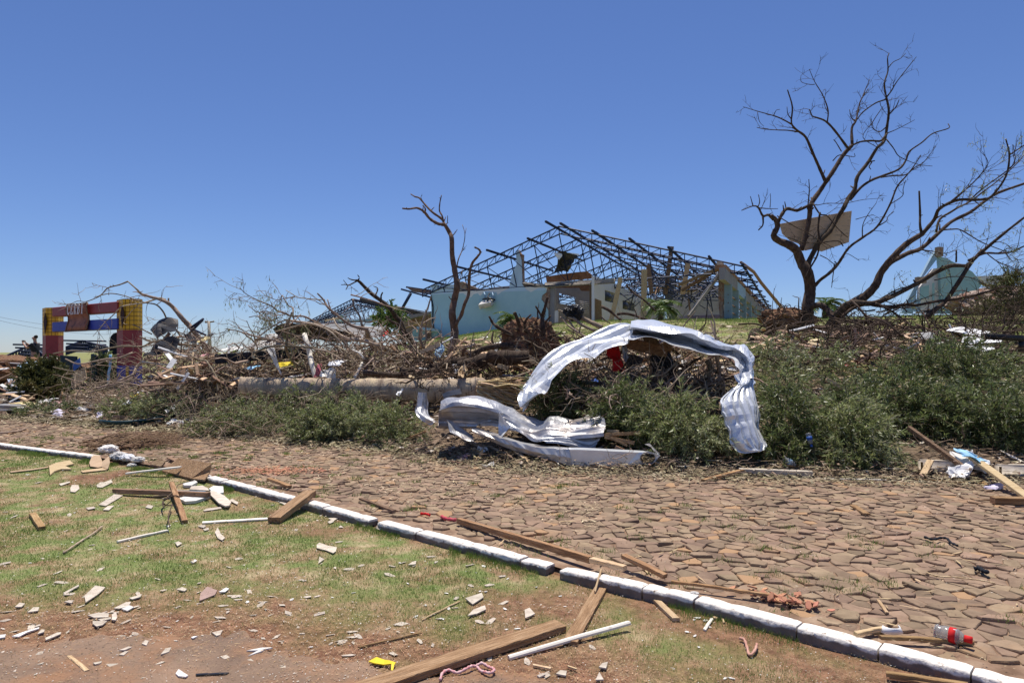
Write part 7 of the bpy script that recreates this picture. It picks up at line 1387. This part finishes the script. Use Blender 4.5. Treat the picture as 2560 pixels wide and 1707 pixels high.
scatter('sawdust_litter', 'sparse pale litter on the cobbles', 2200, pxreg(700, 2600, 1130, 1650, lambda X, Y: onroad(X, Y) & (fbm(X*1.5, Y*1.5, 72) > .5)), .003, .010, mat('pale_litter', [(.5, .42, .32), (.68, .6, .5)], 3, .9, island=.3), 4)
scatter('brown_litter', 'dark brown bark crumbs strewn on the road', 4200, pxreg(-50, 2600, 1040, 1600, lambda X, Y: onroad(X, Y) & (fbm(X*.9, Y*.9, 73) > .46)), .004, .012, mat('bark_litter', [(.12, .07, .045), (.2, .12, .08)], 3, .9, island=.35), 4)
scatter('kerbside_litter', 'straw and brown leaf litter gathered along the road side of the kerb', 7000, pxreg(-50, 2600, 1080, 1690, lambda X, Y: (Y > YK(X)+.08) & (Y < YK(X)+.08+.45*fbm(X*3, Y*0, 15)**1.5)), .004, .014, M['straw'], 4, pile=.02)
scatter('white_specks', 'tiny white plaster crumbs sprinkled over the lawn', 3200, pxreg(-50, 2300, 1120, 1706, lambda X, Y: onlawn(X, Y)), .0025, .008, M['offwhite'], 1.8, .012)
scatter('grey_specks', 'tiny grey roofing crumbs sprinkled over the lawn', 3600, pxreg(-50, 1500, 1120, 1706, lambda X, Y: onlawn(X, Y) & (fbm(X*1.1, Y*1.1, 74) > .45)), .004, .013, M['cement'], 2.2, .012)
scatter('brown_thatch', 'reddish brown dead thatch in the bare patches of the lawn', 26000, pxreg(-50, 2600, 1120, 1706, lambda X, Y: onlawn(X, Y) & (bare(X, Y) < .55)), .003, .008, mat('thatch', [(.17, .085, .05), (.34, .2, .12)], 3, .9, island=.4), 5, .006)
def pathrim(n):
    X = RNG.uniform(-5, 1.2, n); Y = pathedge(X)+RNG.normal(.12, .32, n); return X, Y
scatter('path_straw', 'orange tan straw and dead grass matted along the edge of the dirt path', 15000, pathrim, .003, .010, mat('orange_straw', [(.30, .17, .085), (.46, .29, .16), (.60, .43, .27)], 1.5, .9, island=.35), 6, .006, pile=.012)
scatter('lawn_thatch', 'dark and pale dead stems lying all through the lawn', 34000, pxreg(-50, 2400, 1120, 1706, onlawn), .002, .007, mat('lawn_thatch', [(.09, .05, .03), (.26, .17, .10), (.5, .4, .27)], 40, .9, island=.5), 6, .012, pile=.012)
scatter('red_crumbs', 'orange red brick dust patch on the road by the kerb break', 900, lambda n: (RNG.normal(-3.2, .35, n), RNG.normal(9.2, .16, n)), .006, .018, M['orange'], 2)
def bankreg(n):
    X = RNG.uniform(-16, 16, n); d = RNG.random(n)**1.1*17; Y = YF(X)+d; return X, Y
scatter('bank_litter', 'pale wood, paper and plaster litter scattered over the bank', 7000, bankreg, .012, .045, mat('pale_scraps', [(.38, .28, .19), (.6, .52, .42), (.74, .71, .67)], .9, .9, island=.35), 3.5, .03, pile=.05)
scatter('bank_litter', 'brown bark and leaf litter matted over the bank', 26000, lambda n: (lambda X, Y: (X, Y))(*(lambda X: (X, YF(X)+RNG.random(n)**1.3*11))(RNG.uniform(-15, 14, n))), .012, .04, mat('brown_scraps', [(.10, .065, .04), (.19, .13, .085), (.3, .22, .15)], .9, .9, island=.4), 4, .02, pile=.10)
def toe(n):
    X = RNG.uniform(-13, 8, n); Y = YF(X)+RNG.normal(.0, .28, n); return X, Y
scatter('edge_litter', 'leaf and twig litter along the far edge of the road', 14000, toe, .008, .024, mat('edge_scraps', [(.16, .14, .075), (.30, .25, .15), (.45, .38, .27)], 2, .9, island=.4), 4, .012, pile=.05)
# crushed brick heap by the kerb
for k in range(46):
    px = random.gauss(1960, 48); py = 1503+(px-1960)*.22+random.gauss(0, 6); g = G(px, py); o = bpy.data.objects.new('brick_lump', random.choice(protos['orange'])); COL.objects.link(o); s = U(.015, .045); o.location = g+Vector((0, 0, U(.0, .03))); o.scale = (s*1.2, s, s*1.6); o.rotation_euler = (U(-.5, .5), U(-.5, .5), U(0, 6)); tag(o, 'orange lump of crushed brick heaped on the road against the kerb', 'brick lump', 'crushed brick heap by the kerb')
# plastic bottle
bt = thing('plastic_bottle', 'clear plastic bottle with a red label and red cap lying behind the kerb', 'bottle', G(2378, 1608)); a = G(2336, 1596); b = G(2420, 1618); a.z += .045; b.z += .045; d = (b-a); 
prof = [(0, .010), (.02, .036), (.08, .041), (.18, .036), (.30, .041), (.45, .041), (.56, .037), (.68, .041), (.78, .034), (.86, .020), (.92, .015)]
mb = MB(); mb.tube([a+d*t for t, r in prof], [r for t, r in prof], 16); o = mb.build('body', M['glassclear'], bt)
nb = o.data.materials[0].node_tree.nodes; bs = [x for x in nb if x.type == 'BSDF_PRINCIPLED'][0]; bs.inputs['Transmission Weight'].default_value = .75; bs.inputs['IOR'].default_value = 1.2
mb = MB(); mb.tube([a+d*.46, a+d*.66], [.0425, .0415], 16); mb.build('label_band', M['red'], bt); mb = MB(); mb.tube([a+d*.90, a+d*.90+d.normalized()*.035], [.019, .019], 14); mb.build('cap', M['red'], bt)
mb = MB(); mb.bar(a+d*.50+Vector((0, -.02, .034)), a+d*.60+Vector((0, -.02, .034)), .004, .014); mb.build('label_mark', M['white'], bt)
bt = thing('water_bottle', 'empty clear bottle lying behind the pale grey board', 'bottle', G(1972, 1166)); a = G(1960, 1168); b = G(1984, 1172); a = a+Vector((0, 0, .11)); b = b+Vector((.02, -.05, .05)); d = b-a; mb = MB(); mb.tube([a+d*t for t, r in prof], [r for t, r in prof], 12); mb.build('body', M['glassclear'], bt); mb = MB(); mb.tube([a+d*.4, a+d*.6], [.043, .043], 12); mb.build('label_band', M['paleblue'], bt)
bt = thing('blue_bottle', 'clear bottle with a blue label and cap hanging in the right foliage', 'bottle', P(2025, 1120, 9.2)); a = P(2020, 1082, 9.15); b = P(2028, 1112, 9.1); d = b-a; mb = MB(); mb.tube([a+d*t*1.05 for t, r in prof], [r*.85 for t, r in prof], 12); mb.build('body', M['glassclear'], bt); mb = MB(); mb.tube([a+d*.3, a+d*.6], [.037, .037], 12); mb.build('label_band', M['blue'], bt); mb = MB(); mb.tube([a+d*.96, a+d*1.16], [.018, .018], 10); mb.build('cap', M['blue'], bt)
# broken white cup
mb = MB(); cc = G(2228, 1580); rows_ = [[cc+Vector((math.cos(a)*.065*(1-.3*k), math.sin(a)*.045-.0, .004+.035*k)) for a in np.linspace(math.pi*.95, math.pi*2.05, 12)] for k in (0, .5, 1)]; mb.grid(np.array(rows_)); o = mb.build('broken_cup', M['white']); so_ = o.modifiers.new('solid', 'SOLIDIFY'); so_.thickness = .004; tag(o, 'broken white cup shard standing on the road behind the kerb', 'cup shard')
# yellow bag, pink rope, rags
def rope(fr, pts, r, m, label, name='rope', cat='rope', zig=.01):
    Q = catmull([G(*fr(*p))+Vector((0, 0, .015+U(0, zig))) for p in pts], 6); mb = MB(); mb.tube(Q, r*(1+.25*np.sin(np.arange(len(Q))*1.7)), 6); tag(mb.build(name, m), label, cat)
rope(Za, [(720,1010),(740,970),(790,940),(860,948),(930,935),(975,915),(1010,890),(1060,882),(1110,893),(1150,920),(1160,945),(1130,962),(1085,948),(1050,925),(1020,900)], .0075, M['pink'], 'red and white rope looped in the near grass below the long plank', zig=.02)
Zk = Frame(1500, 1200, 2.219)
rope(Zk, [(775,892),(800,905),(815,940),(830,985),(860,965),(870,930)], .008, mat('salmon_rag', [(.45, .22, .16), (.6, .36, .28)], 6, .9), 'twisted salmon coloured strip in the grass below the kerb', 'fabric_strip', 'strip')
rope(Ze, [(1085,460),(1150,475),(1210,462),(1260,468),(1290,495),(1340,520)], .010, M['blackcloth'], 'dark blue cloth strip lying on the cobbles', 'cloth_strip', 'cloth strip')
rope(Ze, [(1470,700),(1510,705),(1540,722),(1580,735)], .016, M['blackcloth'], 'short dark blue knitted scrap on the cobbles at right', 'cloth_scrap', 'cloth scrap')
rope(Ze, [(1100,730),(1200,760),(1350,775),(1500,795),(1630,820)], .005, M['woodlight'], 'long thin pale reed lying on the cobbles', 'reed', 'reed')
rope(Zf, [(540,385),(590,392),(620,400)], .012, M['red'], 'left red cord scrap by the kerb', 'cord_scrap', 'cord'); rope(Zf, [(725,415),(770,430),(850,445)], .016, mat('pink_red_net', [(.5, .05, .08), (.6, .12, .14)], 5, .8), 'pinkish red net scrap behind the kerb', 'net_scrap', 'netting')
# forked twig on the left lawn
ft = thing('forked_twig', 'dark forked twig lying over the battens below the kerb gap', 'branch', G(420, 1300)); 
for pts, w0, w1 in (([(1560,1000),(1545,930),(1565,850),(1580,800),(1530,790),(1500,800)], 1.3, 2), ([(1505,770),(1600,740),(1660,740),(1720,710),(1860,690)], 2.6, 1.2), ([(1500,770),(1560,720),(1620,660),(1640,620),(1740,600),(1860,565)], 2.2, 1), ([(1410,745),(1470,745),(1530,735)], 4, 4), ([(1500,770),(1495,800),(1510,840)], 3, 1.3)):
    Q = [G(*Zc(*p))+Vector((0, 0, .05+U(0, .05))) for p in pts]; Q = catmull(Q, 4); mb = MB(); mb.tube(Q, np.linspace(w0, w1, len(Q))*.0035, 6); mb.build('stem', M['twigdark'], ft)
rope(Zc, [(580,1200),(680,1140),(760,1080),(850,1030),(940,960)], .008, M['twig'], 'thin grey twig lying in the left lawn', 'twig', 'twig', .01); rope(Zc, [(0,100),(90,90),(180,70),(250,50)], .02, M['twig'], 'long brown twig lying on the far left road', 'twig', 'twig', .03)
rope(Zb, [(1560,85),(1750,90),(1950,100),(2150,110),(2280,80)], .016, M['twigdark'], 'dark branch lying on the road edge below the left foliage', 'branch', 'branch', .03); rope(Z5, [(540,1165),(640,1200),(760,1225),(860,1260),(940,1245),(1000,1210)], .022, M['twig'], 'reddish crooked branch lying before the buckled sheet', 'branch', 'branch', .04); rope(Z5, [(1100,1330),(1180,1375),(1250,1390),(1265,1420)], .012, M['twig'], 'small crooked twig on the cobbles below the gutter', 'twig', 'twig', .02); rope(Z6, [(280,1160),(420,1250),(560,1310),(700,1390),(780,1425),(900,1420),(1040,1370),(1200,1310)], .010, M['twigdark'], 'long thin bent twig on the road right of the gutter', 'twig', 'twig', .04)
# rags, bags and scraps along the edge (placed singly)
def rag(fr, x0, x1, y0, y1, m, label, cat, name, on=None, h=.08):
    def pt(x, y, z): 
        if on: return PG(fr, x, y, on)
        g = G(*fr(x, y)); g.z += z; return g
    xs_ = np.linspace(x0, x1, 4); jx, jy = (x1-x0)*.16, (y1-y0)*.16
    rows = [[pt(x+U(-jx, jx), y+U(-jy, jy)+(abs(k-1.5)-.5)*jy*(1.5-i), U(.02, 1)*h*(1 if 0 < i < 3 else .3)) for k, x in enumerate(xs_)] for i, y in enumerate(np.linspace(y0, y1, 4))]
    if on: rows = [[p+Vector((0, U(-.12, .12)-.12*i, 0)) for p in r] for i, r in enumerate(rows)]
    sheet_grid(rows, m, name, label, cat, 3, .05, ns=5)
slab([(135,850),(200,832),(262,842),(300,862),(358,868),(345,895),(335,925),(318,922),(322,888),(260,880),(185,878)], .006, M['yellow'], 'crumpled bright yellow wrapper in the near grass', 'wrapper', 'yellow_wrapper', .012, Za, [0, .012, .004, .014, .006, .01, 0, 0, .012, .002, .008])
rag(Z1, 510, 640, 1360, 1430, M['lilac'], 'lilac cloth crumpled on the road edge near the gateway', 'cloth', 'cloth', h=.10); rag(Z1, 520, 610, 1270, 1340, M['pink'], 'pink and grey patterned cloth heap above the lilac cloth', 'cloth', 'cloth', h=.10); rag(Z1, 750, 880, 1345, 1370, M['offwhite'], 'flat white bag on the left road edge', 'bag', 'white_bag', h=.15); rag(Z1, 950, 1000, 1390, 1430, M['lilac'], 'small lilac cup like scrap on the left road edge', 'scrap', 'scrap', h=.12)
rag(Z1, 1650, 1800, 1460, 1520, M['white'], 'bright white paper sheet on the road left of the foliage', 'paper', 'paper_sheet', h=.12); rag(Z1, 1500, 1600, 1445, 1480, M['white'], 'smaller white paper left of the bright white sheet', 'paper', 'paper_sheet', h=.08); rag(Z1, 1690, 1740, 1300, 1365, M['white'], 'white rag in the leaves above the road paper', 'rag', 'rag', on=15.2); rag(Z1, 1350, 1400, 1180, 1215, M['yellow'], 'small yellow wrapper in the gateway brush', 'wrapper', 'wrapper', on=16.2); rag(Z1, 1395, 1440, 1155, 1175, M['white'], 'little white paper above the yellow wrapper', 'paper', 'paper', on=16.3); rag(Z1, 1260, 1310, 1255, 1300, M['white'], 'white crumpled cup left of the yellow wrapper', 'cup', 'paper_cup', on=16); rag(Z1, 1480, 1520, 1000, 1090, M['offwhite'], 'off white bag hanging in the gateway brush', 'bag', 'bag', on=17); rag(Z1, 1630, 1690, 930, 1000, M['white'], 'white torn sheet in the gateway brush', 'sheet', 'torn_sheet', on=17); rag(Z1, 2050, 2150, 830, 910, M['paleyellow'], 'cream pillow like scrap on top of the brush', 'scrap', 'cream_scrap', on=17.5); rag(Z1, 2035, 2070, 790, 825, M['pink'], 'small magenta scrap on top of the brush', 'scrap', 'scrap', on=17.6); rag(Z1, 460, 580, 1235, 1262, M['offwhite'], 'white board scrap at the gateway foot', 'scrap', 'scrap', on=18); rag(Z1, 1990, 2040, 640, 690, M['paleyellow'], 'pale splintered stump end behind the snapped limb', 'scrap', 'scrap', on=18.3)
rag(Z5, 660, 740, 1225, 1250, M['offwhite'], 'white scrap in the twigs below the buckled sheet', 'scrap', 'scrap'); rag(Z5, 600, 680, 1230, 1310, M['woodlight'], 'pale bark strip standing in the twigs', 'bark strip', 'bark_strip', h=.15); rag(Z5, 700, 790, 1350, 1372, M['offwhite'], 'flat cream scrap on the road', 'scrap', 'scrap', h=.04); rag(Z5, 480, 570, 1290, 1320, M['pink'], 'pink rag on the road edge by the brown boards', 'rag', 'rag', h=.06); rag(Z5, 1480, 1600, 1600, 1610, M['offwhite'], 'thin white scrap near mid road', 'scrap', 'scrap', h=.02) if False else None
rag(Z5, 500, 560, 510, 600, M['woodlight'], 'pale peeled bark piece standing behind the palm trunk', 'bark', 'bark_piece', on=13.6); rag(Z5, 1600, 1665, 622, 655, M['blue'], 'bright blue plastic scrap under the arch', 'scrap', 'blue_scrap', on=12.2); rag(Z5, 300, 380, 340, 440, M['paleblue'], 'grey blue crumpled scrap near the slim dead tree', 'scrap', 'scrap', on=15.5); rag(Z2, 1960, 2000, 1300, 1350, M['white'], 'small white card lying on the palm trunk', 'card', 'white_card', on=13.3); rag(Z2, 1310, 1430, 1015, 1060, M['white'], 'white bag snagged at the pale branch', 'bag', 'white_bag', on=14.5); rag(Z2, 1815, 1850, 735, 790, M['red'], 'small red scrap near the snapped tree', 'scrap', 'scrap', on=17); rag(Z2, 280, 420, 890, 920, M['offwhite'], 'white sheet scrap lying on the brush at left', 'scrap', 'scrap', on=17.5); rag(Z2, 310, 380, 925, 945, mat('lime_plastic', [(.35, .6, .1), (.42, .68, .15)], 5, .5), 'lime green scrap on the brush', 'scrap', 'scrap', on=17.3); rag(Z2, 490, 600, 1070, 1110, M['lblue'], 'light blue cloth in the brush above the palm trunk', 'cloth', 'cloth', on=15.3)
rag(Z8, 1440, 1600, 1230, 1310, M['offwhite'], 'pale grey box panel standing behind the rusty bar', 'panel', 'grey_sheet', on=9.0); rag(Z8, 1485, 1550, 1185, 1240, M['lblue'], 'light blue plastic piece beside the grey box panel', 'plastic piece', 'plastic_piece', on=8.9); rag(Z8, 1400, 1590, 1330, 1405, M['white'], 'white torn plastic on the road under the rusty bar', 'plastic', 'torn_plastic', h=.15); rag(Z8, 1540, 1590, 1185, 1290, M['white'], 'tall white card leaning right of the light blue piece', 'card', 'card', on=8.95); rag(Z8, 1690, 1820, 1440, 1470, M['lilac'], 'lilac and grey rag on the road near the pine beam', 'rag', 'rag', h=.06); rag(Z8, 1650, 1720, 1410, 1440, W_, 'orange board scrap near the lilac rag', 'board scrap', 'board_scrap', h=.03)
rag(Z8, 700, 740, 590, 610, M['red'], 'tiny red scrap on the right slope', 'scrap', 'scrap', on=13.5); rag(Z8, 740, 790, 325, 385, M['red'], 'red and white cloth on the log by the leaning tree', 'cloth', 'cloth', on=20.3)
# white sheets on the upper right slope
sheet_grid([[PG(ZN, *p, 18.5) for p in [(1180,1550),(1350,1530),(1500,1560),(1650,1590),(1820,1620)]], [PG(ZN, *p, 17.4) for p in [(1080,1600),(1250,1610),(1450,1640),(1600,1660),(1730,1680)]]], M['white'], 'roof_sheet', 'upper white roof sheet lying on the right slope behind the foliage', 'roof sheet', 5, .05, .03, 4, ns=1.2)
sheet_grid([[PG(ZN, *p, 17.2) for p in [(1360,1690),(1550,1700),(1800,1725),(2030,1740)]], [PG(ZN, *p, 16.4) for p in [(1340,1760),(1550,1790),(1750,1790),(1960,1800)]]], M['white'], 'roof_sheet', 'lower white roof sheet lying on the right slope behind the foliage', 'roof sheet', 5, .05, .03, 4, ns=1.2)
rag(ZN, 1360, 1700, 1860, 1930, M['white'], 'white scrap glinting low through the right foliage', 'scrap', 'scrap', on=14.5); sheet_grid([[PG(ZN, *p, 17) for p in [(640,1640),(780,1620),(900,1640)]], [PG(ZN, *p, 16.5) for p in [(680,1730),(800,1720),(900,1730)]]], M['greytin'], 'roof_sheet', 'dark grey roof sheet left of the white sheets on the slope', 'roof sheet', 4, .04, .03, 3)
mb = MB(); mb.bar(PG(ZN, 1700, 1700, 15.5), PG(ZN, 2330, 1735, 15.5), .10, .14); mb.bar(PG(ZN, 2320, 1740, 15.5), PG(ZN, 2300, 1960, 15.5), .08, .10); tag(mb.build('rail', M['black']), 'black bent rail at the right edge behind the foliage', 'rail')
# red jacket and black trousers under the arch
sheet_grid([[PG(Z6, *p, 12.0) for p in [(70,385),(110,365),(165,360)]], [PG(Z6, *p, 11.9) for p in [(60,450),(120,460),(185,455)]], [PG(Z6, *p, 11.8) for p in [(110,500),(150,510),(195,500)]], [PG(Z6, *p, 11.7) for p in [(105,600),(160,600),(230,605)]]], M['red'], 'red_jacket', 'red jacket hanging under the left shoulder of the arch', 'jacket', 4, .05, ns=3)
sheet_grid([[PG(Z6, *p, 12.2) for p in [(200,430),(300,460),(390,480)]], [PG(Z6, *p, 12.0) for p in [(240,560),(310,570),(370,540)]]], M['darktin'], 'dark_sheet', 'dark grey panel hanging beside the red jacket', 'panel', 3, .04)
mb = clod('', PG(Z6, 560, 570, 12.1), .28, None, '', '', 31, (.7, .6, 1.0), amp=.4); tag(mb.build('black_bag', M['black'], smooth=False), 'black plastic bag under the pine frame in the arch hollow', 'bag')
rag(Z6, 185, 225, 340, 520, M['metaldirty'], 'narrow grey strip hanging down beside the red jacket', 'strip', 'hanging_strip', on=11.8)
# dark hose / strip on the left road
mb = MB()
for k in range(4):
    Q = [G(*Z1(x, y+k*5))+Vector((0, 0, .04+.03*k)) for x, y in ((975,1500),(1150,1512),(1350,1500),(1500,1480),(1700,1440),(1850,1415),(1950,1395))]; mb.tube(catmull(Q, 4), .022, 5)
tag(mb.build('cable_bundle', mat('dark_teal_plastic', [(.01, .05, .07), (.02, .08, .10)], 5, .4)), 'flat bundle of dark blue green cables on the left road edge', 'cable')
# metal post in the brush left, chunks of clods along the kerb gap
for i, (px, py, r, m) in enumerate([(272, 1130, .11, 'offwhite'), (300, 1146, .10, 'offwhite'), (318, 1155, .08, 'white'), (345, 1158, .07, 'offwhite'), (330, 1166, .05, 'offwhite'), (955, 1325, .05, 'cement'), (1655, 1500, .035, 'cement'), (1735, 1505, .022, 'offwhite')]):
    g = G(px, py); mb = clod('', g+Vector((0, 0, r*.4)), r, None, '', '', i, (1.3, 1, .6), amp=.4); tag(mb.build('kerb_rubble', M[m], smooth=False), ['largest white lump of broken kerb at the left kerb end', 'second white lump of broken kerb', 'bright white lump right of the second', 'low white lump under the long white strip', 'smallest white lump in the kerb gap', 'grey lump in the gap of the middle kerb', 'grey lump below the right kerb joint', 'white lump against the kerb near the joint'][i], 'rubble')
# ---- earth mound behind brush (left), mound of dirt
for i, (px, py, Y, rx, sq) in enumerate([(10, 925, 26, 1.6, (1.3, 1, .35)), (250, 930, 27, 1.2, (1.3, 1, .3)), (2500, 765, 30, 1.3, (1.6, 1, .6))]):
    c = P(px, py, Y); mb = clod('', c, rx, None, '', '', i+40, sq, amp=.25); tag(mb.build('rubble_mound', M['brick'] if i == 2 else M['soil'], smooth=False), ['low mound of brown rubble at the left photo edge', 'low brown rubble mound seen through the gateway', 'heap of broken red brick on the crest at the right edge'][i], 'rubble mound')

# ============================================================ PERSON
def skinfig(name, joints, edges, m, parent, sub=2, loc=Vector()):
    me = bpy.data.meshes.new(name); me.from_pydata([tuple(Vector(j[:3])) for j in joints], edges, []); o = bpy.data.objects.new(name, me); COL.objects.link(o)
    o.parent = parent; sk = o.modifiers.new('skin', 'SKIN'); sk.use_smooth_shade = True; sd = o.modifiers.new('sub', 'SUBSURF'); sd.levels = sub; sd.render_levels = sub
    for i, j in enumerate(joints): me.skin_vertices[0].data[i].radius = (j[3], j[4] if len(j) > 4 else j[3]); 
    me.skin_vertices[0].data[0].use_root = True; me.materials.append(m); return o
pY = 31.0; foot = P(88, 931, pY); foot.z = h1(foot.x, foot.y)
hz = CAMZ+(HY-838)/F*pY; sc_ = (hz-foot.z)/1.76
ps = thing('person', 'man in a dark t-shirt and trousers holding up a phone left of the gateway', 'person', foot); ps.scale = (sc_,)*3
# local frame: x right in photo, y away; person seen from his left side, facing left (-x), arms raised forward
J = [(0, 0, .95, .13, .10), (0, 0, 1.15, .13, .10), (.01, 0, 1.35, .15, .10), (0, 0, 1.47, .06), (-.01, 0, 1.56, .055), (-.03, 0, 1.64, .085, .08), (-.025, 0, 1.72, .07, .065),
 (.0, -.17, 1.40, .06), (-.18, -.20, 1.27, .045), (-.38, -.10, 1.42, .033), (-.42, -.08, 1.46, .03, .02),
 (.0, .17, 1.40, .06), (-.18, .20, 1.27, .045), (-.38, .08, 1.44, .033), (-.42, .06, 1.48, .03, .02),
 (0, -.09, .88, .09), (-.02, -.10, .48, .062), (.03, -.10, .09, .042), (-.12, -.10, .04, .035), (0, .09, .88, .09), (.03, .10, .48, .062), (.08, .10, .09, .042), (-.07, .10, .04, .035)]
E_ = [(0, 1), (1, 2), (2, 3), (3, 4), (4, 5), (5, 6), (2, 7), (7, 8), (8, 9), (9, 10), (2, 11), (11, 12), (12, 13), (13, 14), (0, 15), (15, 16), (16, 17), (17, 18), (0, 19), (19, 20), (20, 21), (21, 22)]
n0 = len(J)
for base, s_ in ((10, 1), (14, -1)):     # fingers: short chains rooted in the palm
    bx0, by0, bz0 = J[base][:3]
    for k in range(4):
        i1 = len(J); J.append((bx0-.02, by0+s_*(.012*k-.02), bz0+.04+.004*(k == 1), .009)); J.append((bx0-.01, by0+s_*(.012*k-.015), bz0+.085-.006*abs(k-1.5), .008)); E_ += [(base, i1), (i1, i1+1)]
    i1 = len(J); J.append((bx0+.02, by0+s_*.03, bz0+.03, .010)); J.append((bx0+.01, by0+s_*.045, bz0+.06, .009)); E_ += [(base, i1), (i1, i1+1)]
skinfig('body', J, E_, M['skin'], ps)
skinfig('t_shirt', [(0, 0, .93, .15, .12), (0, 0, 1.15, .15, .12), (.01, 0, 1.36, .165, .12), (.0, 0, 1.45, .08, .08), (.0, -.18, 1.40, .075), (-.12, -.20, 1.31, .06), (.0, .18, 1.40, .075), (-.12, .20, 1.31, .06)], [(0, 1), (1, 2), (2, 3), (2, 4), (4, 5), (2, 6), (6, 7)], M['blackcloth'], ps)
skinfig('trousers', [(0, 0, .95, .15, .12), (0, -.09, .86, .105), (-.02, -.10, .48, .08), (.03, -.10, .12, .06), (0, .09, .86, .105), (.03, .10, .48, .08), (.08, .10, .12, .06)], [(0, 1), (1, 2), (2, 3), (0, 4), (4, 5), (5, 6)], mat('grey_trousers', [(.05, .05, .05), (.07, .07, .07)], 5, .9), ps)
skinfig('hair', [(.0, 0, 1.76, .075, .075), (.035, 0, 1.70, .075, .075), (.045, 0, 1.63, .05, .06)], [(0, 1), (1, 2)], M['hair'], ps)
skinfig('shoe', [(.05, -.10, .04, .05), (-.15, -.10, .03, .04)], [(0, 1)], M['black'], ps); skinfig('shoe', [(.10, .10, .04, .05), (-.10, .10, .03, .04)], [(0, 1)], M['black'], ps)
for nm, bx in (('nose', (-.118, 0, 1.645)), ('ear', (-.02, -.085, 1.645))):
    me = MB(); me.box(bx, (.014, 0, 0), (0, .012, 0), (0, 0, .022), bev=.005); o = me.build(nm, M['skin'], None, origin=Vector((0, 0, 0))); o.parent = ps
me = MB(); me.box((-.46, -.01, 1.53), (.005, 0, 0), (0, .075, 0), (0, 0, .04), bev=.003); o = me.build('phone', M['black'], None); o.location = foot+Vector((-.455, -.01, 1.49))*sc_; o.scale = (sc_,)*3; tag(o, 'phone held up in both hands by the man left of the gateway', 'phone')
